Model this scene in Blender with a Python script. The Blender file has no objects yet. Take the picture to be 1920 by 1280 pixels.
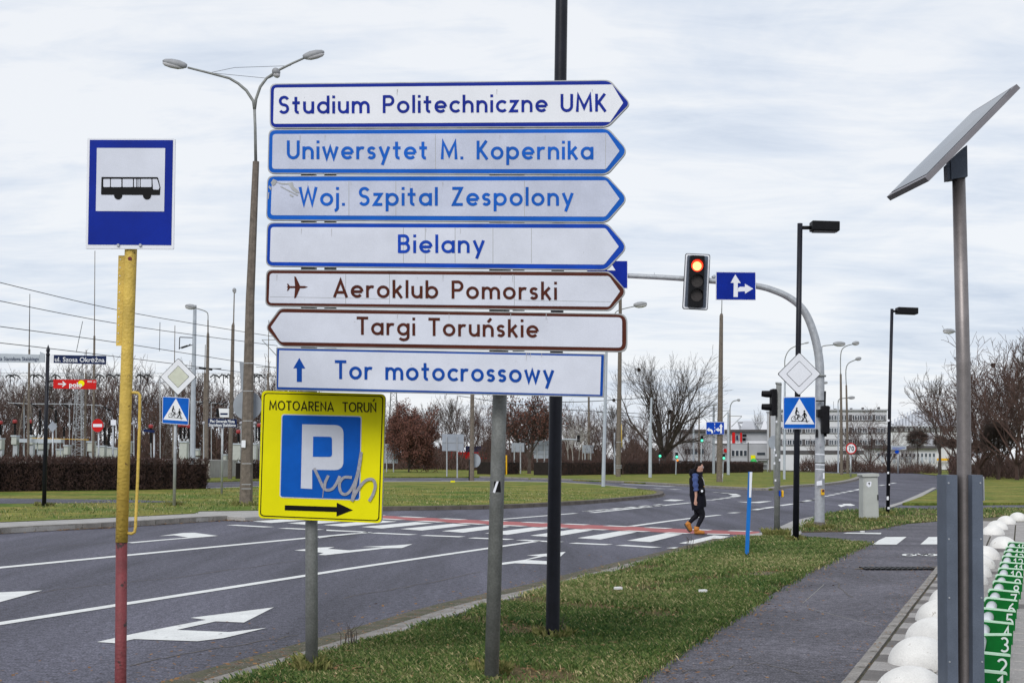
import bpy, math, random
import numpy as np
from mathutils import Vector, Matrix
SC = bpy.context.scene
COL = SC.collection
R = math.radians
# ------------------------------------------------------------------ camera
FPX, CAMH = 2667.0, 1.7
PITCH, ROLL = math.atan(218.5 / 2667.0), 0.0119
fwd = Vector((0, math.cos(PITCH), math.sin(PITCH)))
r0 = Vector((1, 0, 0)); u0 = Vector((0, -math.sin(PITCH), math.cos(PITCH)))
RT = r0 * math.cos(ROLL) + u0 * math.sin(ROLL)
UP = u0 * math.cos(ROLL) - r0 * math.sin(ROLL)
EYE = Vector((0, 0, CAMH))
cd = bpy.data.cameras.new('camera'); cam = bpy.data.objects.new('camera', cd); COL.objects.link(cam)
cd.sensor_width = 36; cd.lens = 36 * FPX / 1920; cd.clip_start = 0.05; cd.clip_end = 20000
M3 = Matrix((RT, UP, -fwd)).transposed()
cam.matrix_world = Matrix.Translation(EYE) @ M3.to_4x4()
SC.camera = cam
# ------------------------------------------------------------------ sky and sun
SUN_EL, SUN_AZ = R(38), R(200)      # azimuth clockwise from +Y
w = bpy.data.worlds.new('World'); SC.world = w; w.use_nodes = True
nt = w.node_tree; nt.nodes.clear()
def wn(t, **k):
    n = nt.nodes.new(t)
    for a, b in k.items(): setattr(n, a, b)
    return n
out = wn('ShaderNodeOutputWorld'); bgA = wn('ShaderNodeBackground'); bgB = wn('ShaderNodeBackground'); mx = wn('ShaderNodeMixShader')
sky = wn('ShaderNodeTexSky'); sky.sky_type = 'NISHITA'; sky.sun_disc = False
sky.sun_elevation = SUN_EL; sky.sun_rotation = SUN_AZ
nt.links.new(sky.outputs[0], bgA.inputs[0]); bgA.inputs[1].default_value = 0.1
tc = wn('ShaderNodeTexCoord'); sep = wn('ShaderNodeSeparateXYZ'); nt.links.new(tc.outputs['Generated'], sep.inputs[0])
def wmath(op, a, b=None):
    n = wn('ShaderNodeMath', operation=op)
    for i, v in enumerate((a, b)):
        if v is None: continue
        if isinstance(v, (int, float)): n.inputs[i].default_value = v
        else: nt.links.new(v, n.inputs[i])
    return n.outputs[0]
zz = wmath('ADD', wmath('MAXIMUM', sep.outputs[2], 0.0), 0.17)
cx = wmath('DIVIDE', sep.outputs[0], zz); cy = wmath('DIVIDE', sep.outputs[1], zz)
cmb = wn('ShaderNodeCombineXYZ'); nt.links.new(cx, cmb.inputs[0]); nt.links.new(cy, cmb.inputs[1])
def wnoise(sc, det, rough, scale, rot=0.2, dist=0.0):
    mp = wn('ShaderNodeMapping'); mp.inputs['Scale'].default_value = scale; mp.inputs['Rotation'].default_value = (0, 0, rot)
    nt.links.new(cmb.outputs[0], mp.inputs[0])
    n = wn('ShaderNodeTexNoise'); n.inputs['Scale'].default_value = sc; n.inputs['Detail'].default_value = det
    n.inputs['Roughness'].default_value = rough; n.inputs['Distortion'].default_value = dist
    nt.links.new(mp.outputs[0], n.inputs['Vector']); return n.outputs[0]
n1 = wnoise(1.5, 6, 0.58, (0.75, 1.0, 1), 0.25, 0.7); n2 = wnoise(6.0, 6, 0.62, (0.5, 1.3, 1), 0.35, 0.5)
mixn = wmath('ADD', wmath('MULTIPLY', n1, 0.62), wmath('MULTIPLY', n2, 0.38))
cr = wn('ShaderNodeValToRGB'); nt.links.new(mixn, cr.inputs[0])
e = cr.color_ramp.elements
e[0].position = 0.34; e[0].color = (0.63, 0.705, 0.83, 1)
e[1].position = 0.56; e[1].color = (0.92, 0.945, 0.985, 1)
m_ = e.new(0.45); m_.color = (0.77, 0.83, 0.925, 1)
nt.links.new(cr.outputs[0], bgB.inputs[0]); bgB.inputs[1].default_value = 1.0
mx.inputs[0].default_value = 0.92
nt.links.new(bgA.outputs[0], mx.inputs[1]); nt.links.new(bgB.outputs[0], mx.inputs[2]); nt.links.new(mx.outputs[0], out.inputs[0])
ld = bpy.data.lights.new('sun', 'SUN'); ld.energy = 1.9; ld.angle = R(28); ld.color = (1.0, 0.97, 0.92)
sun = bpy.data.objects.new('sun', ld); COL.objects.link(sun)
sd = Vector((math.sin(SUN_AZ) * math.cos(SUN_EL), math.cos(SUN_AZ) * math.cos(SUN_EL), math.sin(SUN_EL)))
sun.rotation_euler = sd.to_track_quat('Z', 'Y').to_euler()
SC.view_settings.view_transform = 'Standard'; SC.view_settings.look = 'None'
SC.view_settings.exposure = 0.0; SC.view_settings.gamma = 1.0; SC.view_settings.use_curve_mapping = False
# ------------------------------------------------------------------ pixel -> place
def ray(px, py): return fwd + RT * ((px - 960) / FPX) + UP * ((640 - py) / FPX)
def G(px, py, h=0.0):
    r = ray(px, py); t = (h - CAMH) / min(r.z, -0.0036); return EYE + r * t
def A(px, py, Y):
    r = ray(px, py); return EYE + r * (Y / r.y)
def HOR(px): return 858.5 + 0.0119 * (px - 960)
def YG(px, py, h=0.1): return G(px, py, h).y
def cv(s, ox, oy, pts): return [(ox + a / s, oy + b / s) for a, b in pts]
# ------------------------------------------------------------------ materials
MATS = {}
def mat(name, c, rough=0.6, *a_, **k_):
    return mat_(name, c, rough, *a_, **k_)
def mat_(name, c, rough=0.6, var=0.12, scale=6.0, bump=0.0, metal=0.0, c2=None, sc2=None, emis=None, spec=0.4, stretch=None, fine=0.0, patch=None, coat=0.0, det=5.0, thr=(0.35, 0.65), mid=None):
    if name in MATS: return MATS[name]
    m = bpy.data.materials.new(name); m.use_nodes = True; t = m.node_tree; N = t.nodes; L = t.links
    b = N['Principled BSDF']
    b.inputs['Roughness'].default_value = rough; b.inputs['Metallic'].default_value = metal
    b.inputs['Specular IOR Level'].default_value = spec
    if coat: b.inputs['Coat Weight'].default_value = coat
    co = N.new('ShaderNodeTexCoord'); src = co.outputs['Object']
    if stretch:
        mp = N.new('ShaderNodeMapping'); mp.inputs['Rotation'].default_value = (0, 0, stretch[3]); mp.inputs['Scale'].default_value = stretch[:3]
        L.new(src, mp.inputs[0]); src2 = mp.outputs[0]
    else: src2 = src
    n = N.new('ShaderNodeTexNoise'); n.inputs['Scale'].default_value = scale; n.inputs['Detail'].default_value = det; n.inputs['Roughness'].default_value = 0.62
    L.new(src2, n.inputs['Vector'])
    r = N.new('ShaderNodeValToRGB'); L.new(n.outputs[0], r.inputs[0])
    k = c2 or tuple(min(1, x * (1 + var)) for x in c)
    lo = c if c2 else tuple(x * (1 - var) for x in c)
    r.color_ramp.elements[0].position = thr[0]; r.color_ramp.elements[0].color = (*lo, 1)
    r.color_ramp.elements[1].position = thr[1]; r.color_ramp.elements[1].color = (*k, 1)
    col = r.outputs[0]
    def mult(col, sc, amt, lo_=0.3, hi_=0.7):
        n3 = N.new('ShaderNodeTexNoise'); n3.inputs['Scale'].default_value = sc; n3.inputs['Detail'].default_value = 3
        L.new(src, n3.inputs['Vector'])
        mr = N.new('ShaderNodeMapRange'); mr.inputs[1].default_value = lo_; mr.inputs[2].default_value = hi_
        mr.inputs[3].default_value = 1 - amt; mr.inputs[4].default_value = 1 + amt
        L.new(n3.outputs[0], mr.inputs[0])
        mm = N.new('ShaderNodeMix'); mm.data_type = 'RGBA'; mm.blend_type = 'MULTIPLY'; mm.inputs[0].default_value = 1
        L.new(col, mm.inputs[6]); L.new(mr.outputs[0], mm.inputs[7]); return mm.outputs[2]
    if fine: col = mult(col, sc2 or 90, fine)
    if mid: col = mult(col, mid[0], mid[1])
    if patch:      # (colour, scale, threshold) worn or dirty spots
        n4 = N.new('ShaderNodeTexNoise'); n4.inputs['Scale'].default_value = patch[1]; n4.inputs['Detail'].default_value = 6; n4.inputs['Roughness'].default_value = 0.7
        L.new(src, n4.inputs['Vector'])
        mr = N.new('ShaderNodeMapRange'); mr.inputs[1].default_value = patch[2]; mr.inputs[2].default_value = patch[2] + 0.06
        L.new(n4.outputs[0], mr.inputs[0])
        mm = N.new('ShaderNodeMix'); mm.data_type = 'RGBA'; L.new(mr.outputs[0], mm.inputs[0]); L.new(col, mm.inputs[6]); mm.inputs[7].default_value = (*patch[0], 1)
        col = mm.outputs[2]
    L.new(col, b.inputs['Base Color'])
    if bump:
        bn = N.new('ShaderNodeBump'); bn.inputs['Strength'].default_value = bump; bn.inputs['Distance'].default_value = 0.02
        n5 = N.new('ShaderNodeTexNoise'); n5.inputs['Scale'].default_value = (sc2 or scale * 6); n5.inputs['Detail'].default_value = 4
        L.new(src, n5.inputs['Vector']); L.new(n5.outputs[0], bn.inputs['Height']); L.new(bn.outputs[0], b.inputs['Normal'])
    if emis:
        b.inputs['Emission Color'].default_value = (*emis[0], 1); b.inputs['Emission Strength'].default_value = emis[1]
    MATS[name] = m; return m
RD = -0.28   # road direction for streaks
m_asph = mat('asphalt', (0.082, 0.081, 0.106), 0.8, 0.36, 0.5, 0.6, sc2=52, fine=0.8, stretch=(1.5, 0.14, 1, RD), patch=((0.24, 0.24, 0.26), 34, 0.635), mid=(14, 0.4), spec=0.3)
m_path = mat('path_asphalt', (0.100, 0.096, 0.115), 0.85, 0.25, 0.7, 0.6, sc2=58, fine=0.8, patch=((0.30, 0.29, 0.29), 38, 0.63), mid=(12, 0.4), spec=0.3)
m_white = mat('road_paint', (0.66, 0.67, 0.66), 0.6, 0.08, 3, 0.2, sc2=60, fine=0.12, patch=((0.24, 0.24, 0.25), 9, 0.63))
m_red = mat('red_road_paint', (0.34, 0.085, 0.085), 0.7, 0.2, 2, 0.2, sc2=60, fine=0.15, patch=((0.13, 0.09, 0.10), 6, 0.66))
m_grass = mat('grass_ground', (0.060, 0.062, 0.022), 0.95, 0, 0.9, 0.8, c2=(0.15, 0.10, 0.055), sc2=35, fine=0.45, spec=0.1)
m_grassf = mat('meadow', (0.070, 0.125, 0.018), 0.95, 0, 0.30, 0.9, c2=(0.22, 0.19, 0.048), sc2=9, fine=0.4, mid=(2.2, 0.3), spec=0.1)
m_earth = mat('earth', (0.07, 0.06, 0.04), 0.95, 0, 0.05, 0.5, c2=(0.09, 0.10, 0.03), sc2=3, fine=0.3, spec=0.1)
m_conc = mat('concrete', (0.33, 0.32, 0.31), 0.85, 0.14, 2, 0.3, sc2=50, fine=0.18, patch=((0.20, 0.19, 0.17), 4, 0.6))
m_kerb = mat('kerb_concrete', (0.24, 0.225, 0.21), 0.88, 0.2, 2.5, 0.4, sc2=60, fine=0.25, patch=((0.10, 0.09, 0.075), 5, 0.58))
m_kerbd = mat('dark_kerb', (0.115, 0.10, 0.088), 0.9, 0.25, 2, 0.4, sc2=60, fine=0.25)
m_slab = mat('paving_slab', (0.31, 0.295, 0.285), 0.85, 0.18, 1.6, 0.4, sc2=70, fine=0.25, patch=((0.15, 0.125, 0.10), 5, 0.6))
m_slabd = mat('dark_paving_slab', (0.13, 0.12, 0.115), 0.88, 0.2, 3, 0.4, sc2=70, fine=0.25)
m_sand = mat('gritty_bedding', (0.12, 0.10, 0.08), 0.95, 0, 5, 0.6, c2=(0.06, 0.065, 0.03), sc2=60, fine=0.4)
m_steel = mat('galvanised_steel', (0.40, 0.42, 0.45), 0.5, 0.12, 9, 0.05, metal=0.45, fine=0.1, sc2=60)
m_gsteel = mat('weathered_steel', (0.235, 0.245, 0.24), 0.6, 0.16, 7, 0.1, metal=0.3, fine=0.15, sc2=70, patch=((0.36, 0.37, 0.36), 9, 0.66))
m_black = mat('black_paint', (0.010, 0.011, 0.018), 0.42, 0.25, 5, 0.05, patch=((0.07, 0.07, 0.075), 12, 0.66), spec=0.25)
m_dblack = mat('black_plastic', (0.009, 0.009, 0.011), 0.5, 0.2, 10, spec=0.12)
m_polec = mat('concrete_pole', (0.15, 0.125, 0.105), 0.85, 0.25, 6, 0.3, sc2=50, fine=0.25)
m_palew = mat('pale_metal', (0.42, 0.46, 0.52), 0.5, 0.08, 3, metal=0.2)
m_blue = mat('sign_blue', (0.004, 0.055, 0.42), 0.35, 0.12, 4, fine=0.08, sc2=220, spec=0.12)
m_bluel = mat('sign_blue_faded', (0.004, 0.105, 0.50), 0.4, 0.12, 3, fine=0.08, sc2=220, spec=0.12)
m_blued = mat('sign_blue_deep', (0.003, 0.020, 0.27), 0.35, 0.12, 3, fine=0.08, sc2=220, spec=0.12)
m_brown = mat('sign_brown', (0.075, 0.018, 0.010), 0.4, 0.15, 4, fine=0.08, sc2=220, spec=0.12)
m_sw = mat('sign_white', (0.76, 0.78, 0.84), 0.5, 0.03, 3, fine=0.05, sc2=240)
m_swg = mat('sign_white_grey', (0.50, 0.535, 0.66), 0.5, 0.09, 2.0, fine=0.10, sc2=200, patch=((0.40, 0.41, 0.46), 11, 0.68), mid=(5, 0.05))
m_swm = mat('sign_white_mid', (0.62, 0.65, 0.745), 0.5, 0.07, 2.5, fine=0.07, sc2=240)
m_yel = mat('sign_yellow', (0.86, 0.80, 0.004), 0.4, 0.05, 2, fine=0.03, sc2=240, spec=0.12)
m_alu = mat('aluminium_edge', (0.33, 0.34, 0.35), 0.45, 0.12, 8, metal=0.5)
m_signback = mat('sign_back', (0.30, 0.33, 0.38), 0.55, 0.1, 2, metal=0.3)
m_bluet = mat('sign_blue_dark', (0.004, 0.062, 0.34), 0.4, 0.12, 4, fine=0.08, sc2=220, spec=0.12)
m_cream = mat('priority_yellow', (0.56, 0.58, 0.49), 0.45, 0.05, 6, fine=0.08, sc2=160)
m_graf = mat('grey_spray_paint', (0.34, 0.34, 0.38), 0.5, 0.2, 40)
m_ypost = mat('chipped_yellow_paint', (0.60, 0.42, 0.085), 0.55, 0.18, 7, 0.35, sc2=60, patch=((0.11, 0.055, 0.03), 19, 0.615))
m_rpost = mat('chipped_red_paint', (0.17, 0.034, 0.040), 0.6, 0.25, 7, 0.35, sc2=60, patch=((0.035, 0.02, 0.02), 15, 0.575))
m_dome = mat('white_concrete', (0.70, 0.69, 0.67), 0.8, 0.05, 5, 0.35, sc2=90, fine=0.07, patch=((0.36, 0.33, 0.29), 9, 0.63), mid=(2.5, 0.09))
m_green = mat('dock_green', (0.004, 0.13, 0.022), 0.4, 0.15, 9, patch=((0.01, 0.06, 0.015), 9, 0.68), spec=0.12)
m_mint = mat('dock_edge', (0.50, 0.72, 0.55), 0.5, 0.05, 9)
m_num = mat('dock_numeral', (0.68, 0.74, 0.72), 0.5, 0.05, 9)
m_wpipe = mat('white_pipe', (0.62, 0.63, 0.66), 0.4, 0.05, 9)
m_slate = mat('slate_grey_paint', (0.105, 0.125, 0.165), 0.5, 0.14, 3, fine=0.10, sc2=120, patch=((0.16, 0.17, 0.19), 10, 0.66), spec=0.12)
m_solar = mat('brushed_pole', (0.22, 0.20, 0.198), 0.45, 0.10, 14, metal=0.7, fine=0.12, sc2=160)
m_panel = mat('panel_backsheet', (0.54, 0.56, 0.67), 0.5, 0.06, 5)
m_frame = mat('panel_frame', (0.22, 0.21, 0.23), 0.5, 0.1, 5, metal=0.4)
m_bpost = mat('blue_marker', (0.015, 0.16, 0.52), 0.45, 0.1, 6, spec=0.12)
m_cab = mat('cabinet_grey', (0.42, 0.44, 0.42), 0.6, 0.06, 3, patch=((0.28, 0.28, 0.26), 6, 0.68))
m_bark = mat('bark', (0.062, 0.048, 0.042), 0.9, 0.3, 2)
m_barkg = mat('grey_bark', (0.085, 0.068, 0.06), 0.9, 0.3, 2)
m_barkr = mat('brown_twigs', (0.075, 0.045, 0.038), 0.9, 0.35, 1)
m_bpale = mat('birch_bark', (0.45, 0.44, 0.42), 0.8, 0.3, 2, c2=(0.2, 0.18, 0.17))
m_leafr = mat('dry_oak_leaves', (0.11, 0.045, 0.036), 0.85, 0.35, 1.5, c2=(0.17, 0.075, 0.055))
m_hedge = mat('hedge_twigs', (0.040, 0.022, 0.020), 0.9, 0.4, 1.5, c2=(0.085, 0.048, 0.040))
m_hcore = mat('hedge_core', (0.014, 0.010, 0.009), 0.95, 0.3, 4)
m_wall = mat('white_render', (0.62, 0.63, 0.66), 0.8, 0.05, 0.3)
m_wallg = mat('grey_render', (0.40, 0.41, 0.44), 0.8, 0.08, 0.3)
m_walld = mat('dark_band', (0.085, 0.08, 0.085), 0.7, 0.1, 0.5)
m_glass = mat('window_glass', (0.035, 0.045, 0.06), 0.12, 0.3, 0.4, spec=0.8)
m_roof = mat('ribbed_white_roof', (0.46, 0.48, 0.52), 0.6, 0.05, 0.2)
m_skin = mat('skin', (0.50, 0.28, 0.21), 0.5, 0.05, 20)
m_hair = mat('dark_hair', (0.012, 0.009, 0.009), 0.5, 0.2, 30, spec=0.12)
m_vest = mat('black_quilting', (0.006, 0.006, 0.011), 0.7, 0.3, 20, 0.3, spec=0.12)
m_denim = mat('blue_sweatshirt', (0.045, 0.075, 0.21), 0.8, 0.2, 30, 0.3)
m_legs = mat('black_leggings', (0.010, 0.010, 0.014), 0.7, 0.2, 20, spec=0.12)
m_boot = mat('tan_leather', (0.46, 0.17, 0.025), 0.6, 0.12, 30)
m_redl = mat('lit_red_lens', (0.9, 0.05, 0.01), 0.4, 0, 5, emis=((1.0, 0.035, 0.01), 1.6))
m_redc = mat('lit_red_core', (1.0, 0.3, 0.1), 0.4, 0, 5, emis=((1.0, 0.30, 0.10), 3.5))
m_grnl = mat('lit_green_lens', (0.1, 0.9, 0.5), 0.4, 0, 5, emis=((0.10, 0.80, 0.48), 1.1))
m_orl = mat('orange_lens', (0.9, 0.3, 0.02), 0.4, 0, 5, emis=((1.0, 0.25, 0.02), 0.8))
m_lens = mat('dark_lens', (0.05, 0.045, 0.045), 0.25, 0.2, 40, spec=0.12)
m_signred = mat('sign_red', (0.55, 0.015, 0.015), 0.4, 0.08, 4, spec=0.12)
m_yelbtn = mat('yellow_plastic', (0.75, 0.42, 0.01), 0.4, 0.1, 6)
m_navy = mat('navy_plate', (0.012, 0.022, 0.075), 0.4, 0.1, 6, spec=0.12)
m_lamp = mat('lamp_glass', (0.48, 0.48, 0.50), 0.2, 0.05, 6)
m_lampt = mat('lamp_shell', (0.28, 0.29, 0.31), 0.5, 0.1, 6)
m_wire = mat('wire', (0.05, 0.05, 0.055), 0.6, 0, 5)
m_green2 = mat('green_plastic', (0.02, 0.42, 0.08), 0.5, 0.1, 6)
m_litter = mat('paper_litter', (0.75, 0.75, 0.75), 0.7, 0.05, 6)
m_signk = mat('sign_black', (0.006, 0.006, 0.007), 0.45, 0, 5, spec=0.12)
m_lat = mat('lattice_grey', (0.36, 0.38, 0.42), 0.6, 0.15, 2)
m_redins = mat('red_insulator', (0.28, 0.025, 0.03), 0.5, 0.1, 2)
# ------------------------------------------------------------------ mesh helpers
class MB:
    def __init__(s, o=(0, 0, 0)): s.v = []; s.f = []; s.o = Vector(o)
    def add(s, vs, fs):
        n = len(s.v); o = s.o
        s.v += [(v[0] - o.x, v[1] - o.y, v[2] - o.z) for v in vs]
        s.f += [tuple(i + n for i in f) for f in fs]; return s
    def quad(s, a, b, c, d): return s.add([a, b, c, d], [(0, 1, 2, 3)])
    def box(s, c, sz, rz=0.0, M=None):
        c = Vector(c); m = M or Matrix.Rotation(rz, 3, 'Z')
        vs = [c + m @ Vector((x * sz[0] / 2, y * sz[1] / 2, z * sz[2] / 2)) for x in (-1, 1) for y in (-1, 1) for z in (-1, 1)]
        return s.add(vs, [(0, 1, 3, 2), (4, 6, 7, 5), (0, 4, 5, 1), (2, 3, 7, 6), (0, 2, 6, 4), (1, 5, 7, 3)])
    def tube(s, pts, rad, n=10, caps=True, sy=1.0):
        pts = [Vector(p) for p in pts]; k = len(pts)
        if not hasattr(rad, '__len__'): rad = [rad] * k
        vs = []; ref = None
        for i, p in enumerate(pts):
            d = (pts[min(i + 1, k - 1)] - pts[max(i - 1, 0)]).normalized()
            if ref is None:
                ref = Vector((1, 0, 0)) if abs(d.x) < 0.9 else Vector((0, 1, 0))
            a = (ref - d * ref.dot(d)).normalized(); b = d.cross(a); ref = a
            for j in range(n):
                t = 2 * math.pi * j / n
                vs.append(p + (a * math.cos(t) + b * (math.sin(t) * sy)) * rad[i])
        fs = [(i * n + j, i * n + (j + 1) % n, (i + 1) * n + (j + 1) % n, (i + 1) * n + j) for i in range(k - 1) for j in range(n)]
        if caps: fs += [tuple(range(n))[::-1], tuple((k - 1) * n + j for j in range(n))]
        return s.add(vs, fs)
    def ball(s, c, r, n=10, m=6, half=False):
        c = Vector(c); r = Vector(r if hasattr(r, '__len__') else (r, r, r))
        vs = []; top = math.pi / 2; lo = 0 if half else -math.pi / 2
        for i in range(m + 1):
            a = lo + (top - lo) * i / m
            for j in range(n):
                b = 2 * math.pi * j / n
                vs.append(c + Vector((r.x * math.cos(a) * math.cos(b), r.y * math.cos(a) * math.sin(b), r.z * math.sin(a))))
        fs = [(i * n + j, i * n + (j + 1) % n, (i + 1) * n + (j + 1) % n, (i + 1) * n + j) for i in range(m) for j in range(n)]
        return s.add(vs, fs)
    def prism(s, front, off):
        """front: list of points (CCW seen from outside), off: vector to the back"""
        n = len(front); front = [Vector(p) for p in front]; back = [p + off for p in front]
        fs = [tuple(range(n)), tuple(range(n, 2 * n))[::-1]] + [(i, n + i, n + (i + 1) % n, (i + 1) % n) for i in range(n)]
        return s.add(front + back, fs)
    def build(s, name, m, parent=None, smooth=False, label=None, kind=None, bevel=0):
        me = bpy.data.meshes.new(name); me.from_pydata(s.v, [], s.f); me.update()
        if smooth:
            me.polygons.foreach_set('use_smooth', [len(p.vertices) <= 4 for p in me.polygons])
        me.materials.append(m)
        o = bpy.data.objects.new(name, me); COL.objects.link(o)
        if parent is not None:
            o.parent = parent
        else: o.location = s.o
        if bevel:
            b = o.modifiers.new('bevel', 'BEVEL'); b.width = bevel; b.segments = 2; b.limit_method = 'ANGLE'
        if label: o['label'] = label
        if kind: o['kind'] = kind
        return o
def struct(name, mb, m, **k): return mb.build(name, m, kind='structure', **k)
def thing(name, label, cat, loc, group=None, rz=0):
    o = bpy.data.objects.new(name, None); COL.objects.link(o); o.location = loc; o.rotation_euler = (0, 0, rz)
    o.empty_display_size = 0.1
    o['label'] = label; o['category'] = cat
    if group: o['group'] = group
    return o
def tag(o, label, cat, group=None):
    o['label'] = label; o['category'] = cat
    if group: o['group'] = group
    return o
def sheet(pts, h, mb=None, skirt=0):
    """flat polygon from picture points laid on the plane z=h"""
    mb = mb or MB(); P = [G(a, b, h) if not isinstance(a, str) else Vector((*b, h)) for a, b in pts]
    n = len(P); mb.add(P, [tuple(range(n))])
    if skirt:
        Q = [p - Vector((0, 0, skirt)) for p in P]
        mb.add(P + Q, [(i, (i + 1) % n, n + (i + 1) % n, n + i) for i in range(n)])
    return mb
def smooth_line(P, k=6):
    P = [Vector(p) for p in P]; out_ = []
    for i in range(len(P) - 1):
        a = P[max(i - 1, 0)]; b = P[i]; c = P[i + 1]; d = P[min(i + 2, len(P) - 1)]
        for j in range(k):
            t = j / k
            out_.append(0.5 * ((2 * b) + (c - a) * t + (2 * a - 5 * b + 4 * c - d) * t * t + (3 * b - a - 3 * c + d) * t ** 3))
    out_.append(P[-1]); return out_
def strip(P, w_, h, mb):
    """constant-width painted line along ground points"""
    P = [Vector((p[0], p[1], h)) for p in P]; L = []; Rr = []
    for i, p in enumerate(P):
        d = (P[min(i + 1, len(P) - 1)] - P[max(i - 1, 0)]); d.z = 0; d.normalize(); n_ = Vector((-d.y, d.x, 0)) * w_ / 2
        L.append(p + n_); Rr.append(p - n_)
    for i in range(len(P) - 1): mb.quad(Rr[i], Rr[i + 1], L[i + 1], L[i])
    return mb
def resample(P, step):
    P = [Vector(p) for p in P]; out_ = [P[0].copy()]; need = step
    for i in range(len(P) - 1):
        a, b = P[i], P[i + 1]; L = (b - a).length; pos = 0
        while L - pos >= need:
            pos += need; out_.append(a.lerp(b, pos / L)); need = step
        need -= (L - pos)
    return out_
def dup(o, parent=None):
    c = o.copy(); COL.objects.link(c); c.parent = parent
    for ch in o.children: dup(ch, c)
    return c
# ------------------------------------------------------------------ flat art on upright planes
class Plane:
    """upright plane through picture point 1 at depth Y1 and picture point 2 at depth Y2; art is given in picture points"""
    def __init__(s, x1, Y1, x2, Y2, org, parent):
        a = A(x1, 500, Y1); b = A(x2, 500, Y2); a.z = b.z = 0
        s.a = a; s.t = (b - a).normalized(); s.n = Vector((s.t.y, -s.t.x, 0)); s.org = Vector(org); s.par = parent
        if s.n.y > 0: s.n = -s.n
    def at(s, px, py, off=0.0):
        r = ray(px, py); k = (s.a - EYE).dot(s.n) / r.dot(s.n); return EYE + r * k + s.n * off
    def poly(s, name, pts, m, off=0.0, thick=0.0, parent=None, label=None, mb=None):
        own = mb is None; mb = mb or MB(s.org)
        area = sum(pts[i][0] * pts[(i + 1) % len(pts)][1] - pts[(i + 1) % len(pts)][0] * pts[i][1] for i in range(len(pts)))
        if area > 0: pts = pts[::-1]        # y down: make CCW seen from the front
        F = [s.at(a, b, off) for a, b in pts]
        if thick: mb.prism(F, -s.n * thick)
        else: mb.add(F, [tuple(range(len(F)))])
        if own: return mb.build(name, m, parent if parent is not None else s.par, label=label)
def rr(pts, rad, k=4):
    """round the corners of a picture polygon; rad number or list"""
    n = len(pts); o = []
    for i in range(n):
        r_ = rad[i] if hasattr(rad, '__len__') else rad
        p = Vector((*pts[i], 0)); a = Vector((*pts[i - 1], 0)); b = Vector((*pts[(i + 1) % n], 0))
        if r_ <= 0: o.append(pts[i]); continue
        u = (a - p).normalized() * min(r_, (a - p).length * 0.49); v = (b - p).normalized() * min(r_, (b - p).length * 0.49)
        for j in range(k + 1):
            t = j / k; q = (p + u) * (1 - t) ** 2 + p * 2 * t * (1 - t) + (p + v) * t * t
            o.append((q.x, q.y))
    return o
def circ(cx, cy, rx, ry=None, n=24): 
    ry = ry or rx; return [(cx + rx * math.cos(2 * math.pi * i / n), cy + ry * math.sin(2 * math.pi * i / n)) for i in range(n)]
def rect(x0, y0, x1, y1): return [(x0, y0), (x1, y0), (x1, y1), (x0, y1)]
def arc(cx, cy, rx, ry, a0, a1, n=14):
    return [(cx + rx * math.cos(R(a0 + (a1 - a0) * i / n)), cy + ry * math.sin(R(a0 + (a1 - a0) * i / n))) for i in range(n + 1)]
O_ = arc(.34, .34, .27, .27, 0, 360, 26)
HN = [(.07, 0)], 
def arch(x0, x1, top=.61):
    c = (x0 + x1) / 2; rx = (x1 - x0) / 2; return [(x0, .34)] + arc(c, top - .24, rx, .24, 180, 0) + [(x1, 0)]
S_ = lambda w_, h0, h1: arc(w_ / 2 + .01, h1 - (h1 - h0) / 4, w_ / 2 - .07, (h1 - h0) / 4, 25, 270, 16) + arc(w_ / 2 - .01, h0 + (h1 - h0) / 4, w_ / 2 - .07, (h1 - h0) / 4, 90, -150, 16)[1:]
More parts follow.
